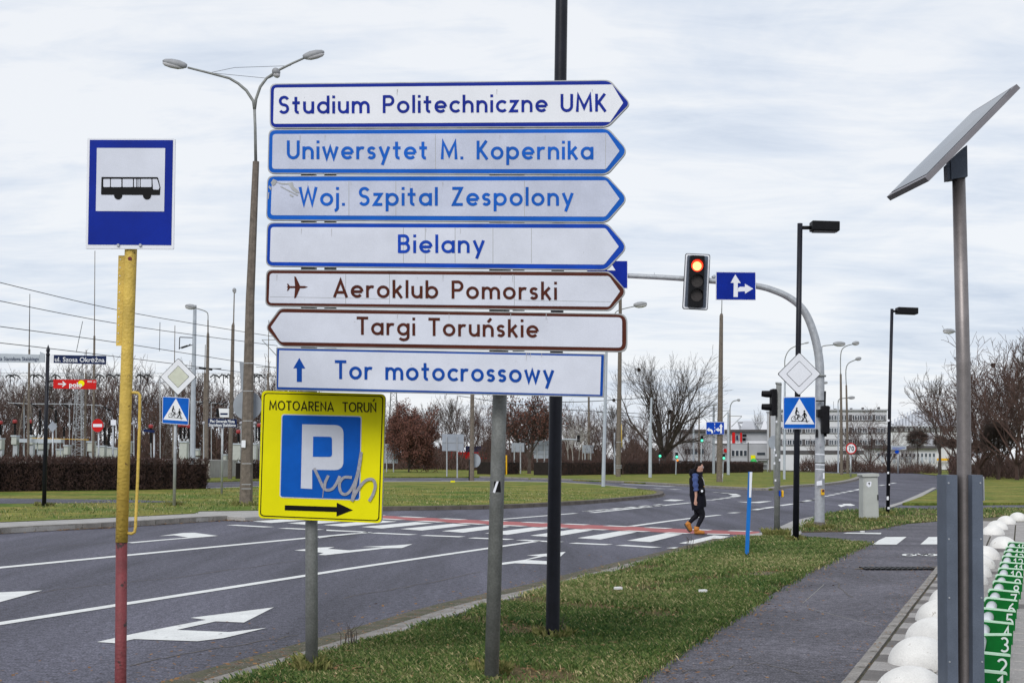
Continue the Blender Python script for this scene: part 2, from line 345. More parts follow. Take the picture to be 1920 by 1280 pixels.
GL = {
 'o': (.68, [O_]),
 'a': (.68, [O_, [(.61, .68), (.61, 0)]]), 'b': (.68, [O_, [(.07, 1), (.07, 0)]]), 'c': (.56, [arc(.34, .34, .27, .27, 42, 318, 20)]),
 'd': (.68, [O_, [(.61, 1), (.61, 0)]]), 'e': (.66, [[(.07, .33), (.61, .33)] , arc(.34, .34, .27, .27, 0, 318, 22)]),
 'g': (.68, [O_, [(.61, .68), (.61, -.06)] + arc(.36, -.06, .25, .18, 0, -150)]),
 'h': (.60, [[(.07, 0), (.07, 1)], arch(.07, .53)]), 'n': (.60, [[(.07, 0), (.07, .68)], arch(.07, .53)]),
 'ń': (.60, [[(.07, 0), (.07, .68)], arch(.07, .53), [(.28, .80), (.46, 1.02)]]),
 'i': (.14, [[(.07, 0), (.07, .68)], [(.07, .85), (.07, 1.0)]]), 'j': (.14, [[(.07, .68), (.07, -.08)] + arc(-.12, -.08, .19, .18, 0, -80, 8), [(.07, .85), (.07, 1.0)]]),
 'k': (.54, [[(.07, 0), (.07, 1)], [(.10, .30), (.46, .68)], [(.22, .40), (.50, 0)]]), 'l': (.14, [[(.07, 0), (.07, 1)]]),
 'm': (.98, [[(.07, 0), (.07, .68)], arch(.07, .49), arch(.49, .91)]), 'p': (.68, [O_, [(.07, .68), (.07, -.30)]]),
 'r': (.42, [[(.07, 0), (.07, .68)], [(.07, .34)] + arc(.30, .37, .23, .24, 180, 62, 10)]), 's': (.46, [S_(.46, .07, .61)]),
 't': (.44, [[(.20, .94), (.20, .22)] + arc(.33, .20, .13, .13, 180, 285, 8), [(.0, .61), (.42, .61)]]),
 'u': (.60, [[(.07, .68), (.07, .30)] + arc(.30, .30, .23, .23, 180, 360) + [(.53, .68)], [(.53, .4), (.53, 0)]]),
 'w': (.86, [[(.05, .68), (.24, .06), (.43, .62), (.62, .06), (.81, .68)]]), 'y': (.60, [[(.06, .68), (.30, .08)], [(.55, .68), (.19, -.30)]]),
 'z': (.52, [[(.03, .61), (.43, .61), (.09, .07), (.50, .07)]]), 'S': (.58, [S_(.58, .07, .93)]),
 'P': (.62, [[(.07, 0), (.07, 1)], [(.07, .93), (.34, .93)] + arc(.34, .70, .22, .23, 90, -90) + [(.07, .47)]]),
 'R': (.64, [[(.07, 0), (.07, 1)], [(.07, .93), (.34, .93)] + arc(.34, .70, .22, .23, 90, -90) + [(.07, .47)], [(.30, .47), (.58, 0)]]),
 'U': (.68, [[(.07, 1), (.07, .34)] + arc(.34, .34, .27, .27, 180, 360) + [(.61, 1)]]),
 'M': (.90, [[(.07, 0), (.12, .93), (.45, .22), (.78, .93), (.83, 0)]]), 'K': (.60, [[(.07, 0), (.07, 1)], [(.09, .40), (.53, 1)], [(.20, .52), (.57, 0)]]),
 'W': (.96, [[(.05, 1), (.26, .08), (.48, .90), (.70, .08), (.91, 1)]]), 'Z': (.62, [[(.04, .93), (.52, .93), (.10, .07), (.60, .07)]]),
 'B': (.62, [[(.07, 0), (.07, 1)], [(.07, .93), (.32, .93)] + arc(.32, .725, .19, .205, 90, -90) + [(.07, .52)], [(.32, .52)] + arc(.34, .295, .21, .225, 90, -90) + [(.07, .07)]]),
 'A': (.78, [[(.05, 0), (.39, .93), (.73, 0)], [(.15, .28), (.63, .28)]]), 'T': (.64, [[(0, .93), (.64, .93)], [(.32, .93), (.32, 0)]]),
 'O': (.88, [arc(.44, .5, .37, .43, 0, 360, 28)]), 'E': (.54, [[(.07, 0), (.07, 1)], [(.07, .93), (.52, .93)], [(.07, .5), (.48, .5)], [(.07, .07), (.52, .07)]]),
 'N': (.70, [[(.07, 0), (.07, .90), (.63, .10), (.63, 1)]]), 'Ń': (.70, [[(.07, 0), (.07, .90), (.63, .10), (.63, 1)], [(.32, 1.12), (.50, 1.36)]]),
 '.': (.15, [[(.075, 0), (.075, .15)]]), ' ': (.40, []),
 '0': (.64, [arc(.32, .5, .25, .43, 0, 360, 24)]), '1': (.34, [[(.04, .76), (.27, .95), (.27, 0)]]),
 '2': (.62, [arc(.31, .69, .24, .24, 155, -35, 14) + [(.08, .07), (.60, .07)]]),
 '3': (.58, [arc(.27, .71, .22, .22, 140, -90, 16), arc(.27, .28, .24, .22, 90, -145, 16)]),
 '4': (.66, [[(.46, 0), (.46, .93), (.07, .27), (.64, .27)]]), '5': (.60, [[(.54, .93), (.17, .93), (.13, .56)] + arc(.29, .32, .25, .25, 120, -145, 16)]),
 '6': (.62, [arc(.32, .31, .25, .24, 0, 360, 20), [(.48, .93), (.22, .68), (.08, .38)]]), '7': (.58, [[(.04, .93), (.52, .93), (.20, 0)]]),
 '8': (.60, [arc(.30, .73, .20, .20, 0, 360, 20), arc(.30, .28, .24, .22, 0, 360, 20)]), '9': (.62, [arc(.30, .69, .25, .24, 0, 360, 20), [(.54, .62), (.40, .30), (.14, .07)]]),
}
def dedupe(s_):
    o = [s_[0]]
    for p in s_[1:]:
        if abs(p[0] - o[-1][0]) + abs(p[1] - o[-1][1]) > 1e-3: o.append(p)
    return o
def ribbon(pts, w_):
    """mitred outline pairs of a stroke in 2-D"""
    closed = len(pts) > 3 and abs(pts[0][0] - pts[-1][0]) < 1e-6 and abs(pts[0][1] - pts[-1][1]) < 1e-6
    P = [Vector(p) for p in pts]; n = len(P); L = []; Q = []
    for i, p in enumerate(P):
        a = P[i - 1] if i > 0 else (P[-2] if closed else None); b = P[i + 1] if i < n - 1 else (P[1] if closed else None)
        d1 = (p - a).normalized() if a is not None else None; d2 = (b - p).normalized() if b is not None else None
        d1 = d1 or d2; d2 = d2 or d1
        n1 = Vector((-d1.y, d1.x)); n2 = Vector((-d2.y, d2.x)); mm = (n1 + n2)
        mm = mm.normalized() if mm.length > 1e-6 else n1
        k = min(1 / max(mm.dot(n1), 0.25), 2.6)
        L.append(p + mm * (w_ / 2 * k)); Q.append(p - mm * (w_ / 2 * k))
    return L, Q
def lettering(pl, text, x0, y0, x1, y1, cap, m, name='lettering', sw=.156, gap=.17, off=0.005, parent=None, squeeze=None):
    tot = sum(GL[c][0] for c in text) + gap * (len(text) - 1)
    ex = ((x1 - x0) / tot, (y1 - y0) / tot); x = 0; k = 0; o = None
    xs = ((x1 - x0) / tot) / cap     # horizontal stretch of the drawn letters
    for c in text:
        wd, st = GL[c]; mb = MB(pl.org)
        for s_ in st:
            s_ = dedupe(s_); q = [(p[0] * xs, p[1]) for p in s_]; L, Q = ribbon(q, sw); k += 1
            for i in range(len(q) - 1):
                F = []
                for v in (Q[i], Q[i + 1], L[i + 1], L[i]):
                    u = x + v.x / xs; F.append(pl.at(x0 + ex[0] * u, y0 + ex[1] * u - v.y * cap, off + 0.00025 * (k % 5)))
                mb.quad(*F)
        x += wd + gap
        if mb.f: o = mb.build('letter' if c.isalpha() else 'numeral' if c.isdigit() else 'full_stop', m, parent if parent is not None else pl.par)
    return o
def small_text(pl, text, x0, y0, x1, y1, cap, m, name='lettering', off=0.006, parent=None, bold=0.0):
    cu = bpy.data.curves.new('t', 'FONT'); cu.body = text; cu.resolution_u = 3; cu.offset = bold
    ob = bpy.data.objects.new('t', cu); COL.objects.link(ob); dg = bpy.context.evaluated_depsgraph_get()
    me = bpy.data.meshes.new_from_object(ob.evaluated_get(dg)); COL.objects.unlink(ob); bpy.data.objects.remove(ob)
    V = [v.co for v in me.vertices]; W = max(v.x for v in V) - min(v.x for v in V); mnx = min(v.x for v in V); H = 0.70
    vs = []
    for v in V:
        t = (v.x - mnx) / W; vs.append(pl.at(x0 + (x1 - x0) * t, y0 + (y1 - y0) * t - v.y / H * cap, off))
    mb = MB(pl.org); mb.add(vs, [tuple(p.vertices) for p in me.polygons]); bpy.data.meshes.remove(me)
    return mb.build(name, m, parent if parent is not None else pl.par)
def stroke_art(pl, pts, wpx, mb, off):
    """brush stroke in picture points"""
    L, Q = ribbon([(a, -b) for a, b in pts], wpx)
    for i in range(len(pts) - 1):
        mb.quad(*[pl.at(v.x, -v.y, off) for v in (Q[i], Q[i + 1], L[i + 1], L[i])])
def sm2(pts, k=5): return [(p.x, p.y) for p in smooth_line([(a, b, 0) for a, b in pts], k)]
# ================================================================== SETTING
W_ = lambda x, y: ('w', (x, y))
gb = MB(); n_ = 48
ring = [Vector((math.cos(2 * math.pi * i / n_) * 6000, math.sin(2 * math.pi * i / n_) * 6000, -0.03)) for i in range(n_)]
gb.add(ring, [tuple(range(n_))]); struct('ground', gb, m_earth)
road = [W_(-60, 2), W_(60, 2), W_(60, 20), (2600, 985), (1900, 925), (1790, 899), (1762, 892), (1697, 884.6), (1602, 882.5), (1560, 884), (1400, 892), (400, 892), (-900, 888)]
struct('road', sheet(road, 0.0), m_asph)
# raised grass lots ------------------------------------------------------
far = [(-900, 912), (0, 903), (400, 901), (717, 893), (900, 893), (1060, 898), (1150, 901.5), (1242, 906), (1346, 912), (1400, 914.5), (1445, 916), (1477, 911), (1555, 906), (1600, 899), (1618, 892), (1612, 888),
       (1400, 882), (1100, 879), (700, 873), (300, 869), (-900, 857)]
struct('meadow', sheet(far, 0.1, skirt=0.16), m_grassf)
isl = [(-900, 1046), (0, 991), (150, 983.4), (217, 980), (350, 972), (423, 968), (460, 969.5), (490, 968), (560, 962), (640, 956), (717, 951), (800, 950), (914, 948), (985, 945.5), (1051.5, 942), (1110, 938.5), (1165, 934), (1205, 930.5), (1232, 927.5), (1241, 924.5), (1241, 921.5),
       (1229, 919), (1200, 915.5), (1164, 911.5), (1110, 906.5), (1051, 903), (939, 901), (717, 902), (450, 912), (380, 915), (0, 917), (-900, 940)]
struct('traffic_island', sheet(isl, 0.1, skirt=0.12), m_conc)
islg = [(-900, 1028), (0, 978), (150, 972), (290, 965.5), (366, 961.5), (374, 957.6), (484, 956), (600, 950), (717, 948.5), (800, 947.6), (914, 945.6), (985, 943), (1051.5, 939.5), (1110, 936), (1165, 931.5), (1205, 928), (1230, 925), (1236, 922),
        (1225, 919.6), (1200, 916.2), (1164, 912.2), (1110, 907.2), (1051, 903.7), (939, 901.7), (717, 902.7), (450, 912.6), (380, 915.6), (0, 917.6), (-900, 940.6)]
struct('island_grass', sheet(islg, 0.112), m_grassf)
struct('bus_bay', sheet([(-900, 960), (0, 943.5), (200, 942), (352, 940.5), (250, 936.5), (120, 935), (0, 933.8), (-900, 945)], 0.118), m_asph)
L1 = smooth_line([G(x, y, 0.05) for x, y in [(120, 1350), (365, 1279), (700, 1180.7), (880, 1127.5), (1024, 1095), (1100, 1075), (1190, 1052), (1278, 1030.5), (1335, 1016), (1372, 1006.5)]])
verge = [(-300, 1475), (250, 1345), (440, 1281), (547, 1241), (649, 1214), (700, 1202), (790, 1175), (880, 1150), (936, 1131), (1005, 1110), (1100, 1084), (1190, 1059), (1278, 1036.5), (1335, 1021), (1385, 1009), (1420, 1006), (1452, 1006), (1500, 1010.5), (1560, 1012), (1600, 1015.5), (1624, 1019.5), (1608, 1026),
         (1570, 1043), (1536, 1060), (1500, 1078), (1400, 1141), (1300, 1206), (1190, 1280), (1000, 1410), (700, 1650)]
struct('verge_soil', sheet(verge, 0.095, skirt=0.1), m_grass)
foot = [W_(-3.5, 2), W_(14, 2), W_(30, 20), (2300, 975), (1860, 969), (1772, 975), (1697, 981), (1648, 990.5), (1582, 995.5), (1510, 996), (1452, 1002), (1400, 1004.5), (1372, 1008), (1278, 1037), (1100, 1085), (880, 1151), (700, 1204), (440, 1284), (250, 1350)]
struct('footpath', sheet(foot, 0.085, skirt=0.09), m_path)
struct('kerb_ramp', sheet([(1370, 1007.4), (1404, 1001), (1440, 996), (1462, 987), (1486, 976), (1512, 970), (1548, 963.5), (1530, 975), (1504, 990), (1502, 1003), (1490, 1008), (1452, 1006.5), (1400, 1004.8)], 0.092, skirt=0.1), m_conc)
struct('drop_kerb_pavement', sheet([(1500, 1010), (1520, 1007), (1560, 1009), (1600, 1013), (1627, 1018.6), (1618, 1020.6), (1560, 1014.5), (1500, 1012.5)], 0.097), m_conc)
g2 = [(1503, 996.5), (1500, 990), (1512, 980), (1543, 964), (1580, 958), (1615, 954.5), (1672, 953.8), (1772, 953.6), (1860, 952.4), (1960, 952), (2300, 952), (2300, 970), (1920, 966), (1860, 969), (1772, 975), (1697, 981), (1648, 990.5), (1582, 995.5)]
struct('roadside_lawn', sheet(g2, 0.1, skirt=0.12), m_grass)
g3 = [(1692, 942.5), (1712, 936), (1730, 929), (1752, 919), (1772, 910), (1800, 900), (1830, 893), (1860, 889), (1960, 882), (2600, 878), (2600, 941), (1900, 942), (1750, 942.6)]
struct('lawn', sheet(g3, 0.1, skirt=0.12), m_grassf)
g4 = [(1560, 884.4), (1605, 883.4), (1697, 884.4), (1764, 891.5), (1792, 899), (1850, 889.5), (2000, 881), (2600, 877), (2600, 874), (1560, 879)]
struct('far_verge', sheet(g4, 0.06), m_grassf)
struct('gutter', sheet([(1657, 950), (1690, 940), (1720, 927), (1749, 913.5), (1756, 913.8), (1730, 929), (1695, 943), (1672, 950.5)], 0.02), m_conc)
struct('tram_bank', MB().box((A(392, 900, 98).x - 35, 103, 0.66), (70, 10, 1.32)), m_conc)
struct('tramway', sheet([(396, 867.2), (600, 870), (720, 872.6), (838, 875), (838, 876.6), (720, 874.4), (600, 871.8), (396, 869)], 0.12), m_slab)
for yy in (903.2, 907.5, 910.5): struct('tram_rail', strip([G(x_, yy + (x_ - 390) * -.012, 0.104) for x_ in (388, 440, 520, 620)], 0.5, 0.116 if yy < 905 else 0.116, MB()), m_kerbd)
# kerbs as single stones -------------------------------------------------------
def stones(name, line, a, b, h0, h1, step, m, parent, gap=0.022, jit=0.004, seed=1):
    rn = random.Random(seed); P = resample(line, step)
    for i in range(len(P) - 1):
        p, q = P[i], P[i + 1]; d = (q - p); d.z = 0; L = d.length; d.normalize(); nn = Vector((d.y, -d.x, 0))
        p = p + d * gap / 2; q = q - d * gap / 2; z1 = h1 + rn.uniform(-jit, jit); z2 = h1 + rn.uniform(-jit, jit)
        c = (p + q) / 2; c.z = h0; c += nn * (a + b) / 2; mb = MB(c)
        B = [p + nn * a, q + nn * a, q + nn * b, p + nn * b]
        lo = [Vector((v.x, v.y, h0)) for v in B]; hi = [Vector((v.x, v.y, z1 if k in (0, 3) else z2)) for k, v in enumerate(B)]
        mb.add(lo + hi, [(4, 5, 6, 7), (0, 1, 5, 4), (1, 2, 6, 5), (2, 3, 7, 6), (3, 0, 4, 7)])
        o = mb.build(name, m); o.location = c - parent.location; o.parent = parent
gut = struct('kerb_bed', strip([p for p in L1], 0.75, 0.012, MB()), m_sand)
stones('kerb_stone', L1, 0.0, 0.24, 0.0, 0.045, 0.9, m_kerb, gut, seed=2)
stones('gutter_block', L1, 0.25, 0.37, 0.0, 0.075, 0.42, m_slab, gut, seed=3)
LK = smooth_line([G(x, y, 0.1) for x, y in [(-900, 1046), (0, 991), (150, 983.4), (217, 980), (350, 972), (423, 968), (460, 969.5)]])
kb = struct('island_kerb', strip(LK, 0.3, 0.008, MB()), m_kerbd)
stones('kerb_stone', LK, 0.02, -0.18, 0.0, 0.125, 1.0, m_kerb, kb, seed=4)
LI = smooth_line([G(x, y, 0.1) for x, y in [(717, 951), (800, 950), (914, 948), (985, 945.5), (1051.5, 942), (1110, 938.5), (1165, 934), (1205, 930.5), (1232, 927.5), (1241, 924.5), (1241, 921.5), (1229, 919), (1200, 915.5)]])
kb2 = struct('roundabout_kerb', strip(LI, 0.3, 0.008, MB()), m_kerbd)
stones('kerb_stone', LI, 0.05, -0.28, 0.0, 0.125, 1.0, m_kerbd, kb2, seed=5)
LF = smooth_line([G(x, y, 0.1) for x, y in [(900, 893), (1060, 898), (1150, 901.5), (1242, 906), (1346, 912), (1400, 914.5), (1445, 916), (1477, 911), (1555, 906), (1600, 899), (1618, 892)]])
kb3 = struct('meadow_kerb', strip(LF, 0.6, 0.008, MB()), m_kerbd)
stones('kerb_stone', LF, 0.08, -0.5, 0.0, 0.125, 2.4, m_kerb, kb3, seed=6)
# slabs beside the footpath ------------------------------------------------------
K0 = G(1582, 1280, 0.085); K1 = G(1772, 1045, 0.085); kd = (K1 - K0); kd.z = 0; kd.normalize(); kn = Vector((kd.y, -kd.x, 0))
KL = [K0 - kd * 3, K0 + kd * 26]
pb = MB(); q0 = K0 - kd * 4; q1 = K0 + kd * 38
for v in (q0, q1): v.z = 0.089
pb.quad(q0, q0 + kn * 5.5, q1 + kn * 5.5, q1); pave = struct('pavement', pb, m_sand)
stones('edging_stone', [p.copy() for p in KL], 0.0, 0.085, 0.05, 0.112, 1.0, m_kerb, pave, seed=7)
rn = random.Random(5); proto = {}
def slab_mesh(m, k):
    key = (m.name, k)
    if key not in proto:
        r_ = random.Random(k); mb = MB(); s = 0.232; ts = [r_.uniform(-.004, .004) for _ in range(4)]
        b_ = 0.012
        T = [(-s + b_, -s + b_, .03 + ts[0]), (s - b_, -s + b_, .03 + ts[1]), (s - b_, s - b_, .03 + ts[2]), (-s + b_, s - b_, .03 + ts[3])]
        E = [(-s, -s, .02), (s, -s, .02), (s, s, .02), (-s, s, .02)]; D = [(-s, -s, -.03), (s, -s, -.03), (s, s, -.03), (-s, s, -.03)]
        mb.add(T + E + D, [(0, 1, 2, 3)] + [(4 + i, 4 + (i + 1) % 4, (i + 1) % 4, i) for i in range(4)] + [(8 + i, 8 + (i + 1) % 4, 4 + (i + 1) % 4, 4 + i) for i in range(4)])
        me = bpy.data.meshes.new('paving_slab'); me.from_pydata(mb.v, [], mb.f); me.materials.append(m); proto[key] = me
    return proto[key]
ang = math.atan2(kd.y, kd.x)
rest = MB(); cnt = 0
for i in range(-2, 62):
    for j in range(9):
        c = K0 + kd * (0.5 * i + 0.25) + kn * (0.10 + 0.5 * j + 0.25); c.z = 0.092
        if c.y < 9.2 or c.x / c.y > 0.372: continue
        dark = (j == 0 and i % 2 == 0) or rn.random() < 0.08
        if c.y < 27 and cnt < 290:
            o = bpy.data.objects.new('paving_slab', slab_mesh(m_slabd if dark else m_slab, rn.randrange(5))); COL.objects.link(o)
            o.parent = pave; o.location = c - Vector((0, 0, 0)); o.rotation_euler = (rn.uniform(-.01, .01), rn.uniform(-.01, .01), ang + rn.uniform(-.012, .012)); cnt += 1
        else: rest.box((c.x, c.y, 0.1), (0.47, 0.47, 0.04), ang)
ro = rest.build('paving_slab', m_slab, pave, kind='stuff')
# ------------------------------------------------------------------ road markings
mk = MB(); H_ = 0.006
def mpoly(pts, h=H_, mb=None): sheet(pts, h, mb or mk)
def mline(pts, w_, h=H_, mb=None, sm=True):
    P = [G(a, b, h) for a, b in pts]; strip(smooth_line(P) if sm and len(P) > 2 else P, w_, h, mb or mk)
mline([(-400, 1232), (0, 1168), (571, 1078.6), (700, 1058.6), (975, 1018.5), (1010, 1013.5)], 0.17)
mline([(-400, 1104), (0, 1063.3), (571, 1008.3), (692, 997)], 0.22)
c7 = lambda p: cv(2.743, 0, 900, p); cX = lambda p: cv(3.556, 560, 950, p); c3 = lambda p: cv(3.84, 1060, 760, p); c6 = lambda p: cv(3.556, 700, 700, p)
c7b = lambda p: cv(5.486, 150, 920, p); c5 = lambda p: cv(3.048, 1500, 860, p)
mpoly(c7([(498, 830), (690, 787), (1060, 716), (980, 706), (1408, 652), (1255, 730), (1110, 724), (908, 768), (1180, 779), (1372, 757), (1150, 810), (1015, 826), (690, 815), (590, 836)]))
mpoly(c7([(-300, 600), (0, 575), (218, 565), (0, 625), (-300, 690)]))
mpoly(c7b([(485, 528), (820, 500), (1110, 477), (970, 455), (815, 462), (1060, 430), (1180, 428), (1420, 460), (1130, 484), (840, 508), (540, 535)]))
mpoly(cX([(-30, 288), (130, 270), (240, 265), (195, 278), (340, 288), (560, 268), (415, 265), (640, 255), (760, 246), (690, 272), (580, 275), (180, 320), (130, 318), (165, 305), (60, 294)]))
mpoly(cX([(1330, 374), (1510, 350), (1600, 327), (1520, 322), (1780, 298), (1740, 335), (1640, 328), (1520, 352), (1700, 362), (1690, 382), (1440, 374), (1340, 386)]))
mpoly(cX([(135, 203), (470, 172), (440, 168), (185, 158), (185, 150), (450, 163), (300, 185), (135, 207)]))
for a, b in [((500, 172), (765, 184)), ((830, 188), (1090, 198)), ((1150, 205), (1415, 216)), ((1480, 219), (1740, 233))]: mline(cX([a, b]), 0.34, sm=False)
for a, b in [((50, 988), (315, 1000)), ((395, 1003), (660, 1020)), ((755, 1021), (900, 1029))]: mline(c3([a, b]), 0.34, sm=False)
mline([(434, 983.5), (505, 987.5)], 0.34, sm=False); mline([(529, 989.5), (600, 992.5)], 0.34, sm=False)
b0 = [G(*p, H_) for p in ((751, 991), (790.6, 993.9), (883.4, 983.2), (849.6, 981))]; b6 = [G(*p, H_) for p in ((1273.5, 1017.8), (1317.8, 1020.4), (1368.6, 1004.8), (1338.6, 1002.7))]
for k in range(-4, 7):
    mk.quad(*[b0[i].lerp(b6[i], k / 6) for i in range(4)])
rs = [(440, 949), (560, 957), (717, 966), (860, 973), (1060, 981.4), (1190, 987), (1300, 992), (1424, 996)]; rl = [(440, 953), (560, 961.5), (717, 972), (860, 980), (1060, 989.5), (1190, 995), (1284, 999.3), (1424, 1002.3)]
struct('cycle_crossing', sheet(rs + rl[::-1], 0.005), m_red)
def lerp_line(pts, x):
    for i in range(len(pts) - 1):
        if pts[i][0] <= x <= pts[i + 1][0]:
            t = (x - pts[i][0]) / (pts[i + 1][0] - pts[i][0]); return pts[i][1] + t * (pts[i + 1][1] - pts[i][1])
x = 520
while x < 1400:
    l_ = 42
    mline([(x, lerp_line(rs, x)), (x + l_, lerp_line(rs, x + l_))], 0.36, 0.010, sm=False); mline([(x + 36, lerp_line(rl, x + 36)), (x + 36 + l_, lerp_line(rl, min(x + 36 + l_, 1423)))], 0.36, 0.010, sm=False) if x < 1340 else 0
    x += 77
mline(c3([(470, 868), (800, 823), (1110, 786)]), 0.2)
for a, b in [((1190, 773), (1240, 768)), ((1360, 750), (1412, 742)), ((1425, 739), (1505, 728)), ((1545, 720), (1640, 706)), ((1690, 695), (1732, 688)), ((1760, 681), (1790, 676))]: mline(c3([a, b]), 0.26, sm=False)
for a, b in [((0, 247), (20, 243)), ((35, 240), (75, 232)), ((90, 228), (112, 224)), ((140, 213), (160, 210)), ((172, 207), (192, 203)), ((205, 200), (225, 196)), ((240, 193), (262, 189)), ((276, 186), (300, 181)), ((315, 178), (352, 170)), ((455, 152), (480, 148)), ((520, 140), (545, 136))]: mline(c5([a, b]), 0.28, sm=False)
mline(c6([(820, 973), (1350, 930)]), 0.2, sm=False)
for i in range(9):
    xa = 1410 + i * 62; mline(c6([(xa, 918 - i * 4.6), (xa + 36, 915 - i * 4.6)]), 0.25, sm=False)
mline(c3([(190, 770), (900, 698)]), 0.22, sm=False)
for i in range(6): xa = 140 + i * 100; mline(c3([(xa, 760 - i * 9), (xa + 55, 755 - i * 9)]), 0.2, sm=False)
for a, b in [((1030, 680), (1058, 678)), ((1085, 674), (1112, 671)), ((1135, 667), (1165, 664)), ((1180, 661), (1205, 659)), ((1212, 655), (1238, 648)), ((1234, 645), (1200, 634)), ((1165, 630), (1135, 627)), ((1105, 625), (1062, 624))]: mline(c3([a, b]), 0.42, sm=False)
mpoly(c3([(1235, 690), (1340, 694), (1430, 688), (1490, 687), (1400, 700), (1310, 698)])); mpoly(c3([(700, 683), (760, 674), (860, 679), (790, 687)]))
mline(c3([(410, 565), (600, 573), (780, 582)]), 0.5); mline(c3([(640, 596), (700, 598)]), 0.6, sm=False); mline(c3([(760, 601), (820, 603)]), 0.6, sm=False)
mpoly(c5([(215, 262), (250, 260), (240, 256), (290, 255), (316, 265), (290, 268), (262, 266), (235, 274), (225, 268)]))
struct('road_markings', mk, m_white)
pm = MB(); hh = 0.093
for q in ([(415, 488), (450, 463), (490, 445), (610, 444), (552, 488)], [(688, 487), (735, 445), (845, 444), (845, 487)], [(245, 425), (270, 420), (465, 421), (462, 429)]): mpoly(c5(q), hh, pm)
for cx_ in (625, 745): strip([G(*p, hh) for p in c5([(cx_ + 32 * math.cos(t * math.pi / 8), 547 + 6 * math.sin(t * math.pi / 8)) for t in range(17)])], 0.07, hh, pm)
strip([G(*p, hh) for p in c5([(640, 546), (670, 540), (700, 550), (725, 541), (745, 547)])], 0.09, hh, pm)
struct('footpath_markings', pm, m_white)
struct('drain_channel', sheet(c5([(310, 628), (350, 616), (780, 612), (775, 630), (560, 634)]), 0.092), m_kerbd)
dg_ = bpy.data.objects.new('drain_grate', None); COL.objects.link(dg_); dg_.location = G(1685, 1064.5, 0.1)
tag(dg_, 'dark iron drain grating set across the footpath', 'drain')
mb = MB(dg_.location)
for i in range(14):
    p = G(1620 + i * 10, 1064.6, 0.101); mb.box(p, (0.05, 0.42, 0.02))
mb.build('grating', m_dblack, dg_)
# ------------------------------------------------------------------ grass blades (ground cover)
def inside(poly, x, y):
    c = np.zeros(len(x), bool); n = len(poly)
    for i in range(n):
        x1, y1 = poly[i]; x2, y2 = poly[i - 1]
        m = ((y1 > y) != (y2 > y)) & (x < (x2 - x1) * (y - y1) / (y2 - y1 + 1e-12) + x1); c ^= m
    return c
def blades(name, polypx, h, dens, hgt, seed, y0=8.5, y1=60, m=None, dry=0.41):
    rg = np.random.default_rng(seed); P = [(G(a, b, h).x, G(a, b, h).y) for a, b in polypx]
    xs = [p[0] for p in P]; ys = [p[1] for p in P]; xl, xh = max(min(xs), -14), min(max(xs), 22); yl, yh = max(min(ys), y0), min(max(ys), y1)
    N = int((xh - xl) * (yh - yl) * dens); x = rg.uniform(xl, xh, N); y = rg.uniform(yl, yh, N)
    keep = inside(P, x, y) & (np.abs(x) < 0.40 * y + .5) & (rg.random(N) < np.clip((15 / y) ** 1.6, 0.03, 1))
    bare = np.sin(x * 1.7 + 2 * np.sin(y * .8)) * np.cos(y * 1.15 + 1.5 * np.sin(x * 1.3)) + .5 * np.sin(x * 5.1) * np.sin(y * 4.3)
    keep &= rg.random(N) > np.clip((bare - .25) * 2.0, 0, .95)
    x = x[keep]; y = y[keep]; n = len(x); x = x + rg.normal(0, .04, n) * np.clip(y / 12, 1, 3); y = y + rg.normal(0, .05, n)
    cl = np.sin(x * 3.1 + np.sin(y * 2.3) * 2) * np.cos(y * 2.7 + np.sin(x * 1.9) * 1.7)       # tussocks
    hh_ = hgt * rg.uniform(0.4, 1.25, n) * (1 + 0.35 * cl) * np.clip(0.85 + y / 60, .9, 1.3)
    wd = rg.uniform(0.0016, 0.0035, n) * np.clip(y / 9, 1, 5); az = rg.uniform(0, 2 * np.pi, n); ln = rg.uniform(0.15, 1.1, n) * hh_
    dx, dy = np.cos(az), np.sin(az); V = np.zeros((n, 4, 3), np.float32)
    V[:, 0, 0] = x - dy * wd; V[:, 0, 1] = y + dx * wd; V[:, 1, 0] = x + dy * wd; V[:, 1, 1] = y - dx * wd; V[:, :2, 2] = h - 0.004
    V[:, 2, 0] = x + dx * ln * .4 + dy * wd * .7; V[:, 2, 1] = y + dy * ln * .4 - dx * wd * .7; V[:, 2, 2] = h + hh_ * .7
    V[:, 3, 0] = x + dx * ln; V[:, 3, 1] = y + dy * ln; V[:, 3, 2] = h + hh_
    F = (np.arange(n)[:, None] * 4 + np.array([[0, 1, 2, 0, 2, 3]])).reshape(-1)
    me = bpy.data.meshes.new(name); me.vertices.add(4 * n); me.vertices.foreach_set('co', V.reshape(-1))
    me.loops.add(len(F)); me.loops.foreach_set('vertex_index', F.astype(np.int32)); me.polygons.add(2 * n); me.polygons.foreach_set('loop_start', np.arange(0, len(F), 3, dtype=np.int32))
    at = me.attributes.new('tone', 'FLOAT', 'POINT'); big = np.sin(x * .9 + 1) * np.cos(y * .7) * .18
    tone = np.clip(rg.normal(dry, .22, n) + big - cl * .05 + (rg.random(n) < .06) * .5, 0, 1); at.data.foreach_set('value', np.repeat(tone, 4).astype(np.float32))
    me.update(); me.validate(); me.materials.append(m or m_blade)
    o = bpy.data.objects.new(name, me); COL.objects.link(o); o['kind'] = 'stuff'; return o
m_blade = bpy.data.materials.new('grass_blade'); m_blade.use_nodes = True; t_ = m_blade.node_tree
at_ = t_.nodes.new('ShaderNodeAttribute'); at_.attribute_name = 'tone'; cr_ = t_.nodes.new('ShaderNodeValToRGB')
cr_.color_ramp.elements[0].color = (0.026, 0.072, 0.017, 1); cr_.color_ramp.elements[1].color = (0.46, 0.38, 0.21, 1); e_ = cr_.color_ramp.elements.new(0.5); e_.color = (0.115, 0.172, 0.042, 1)
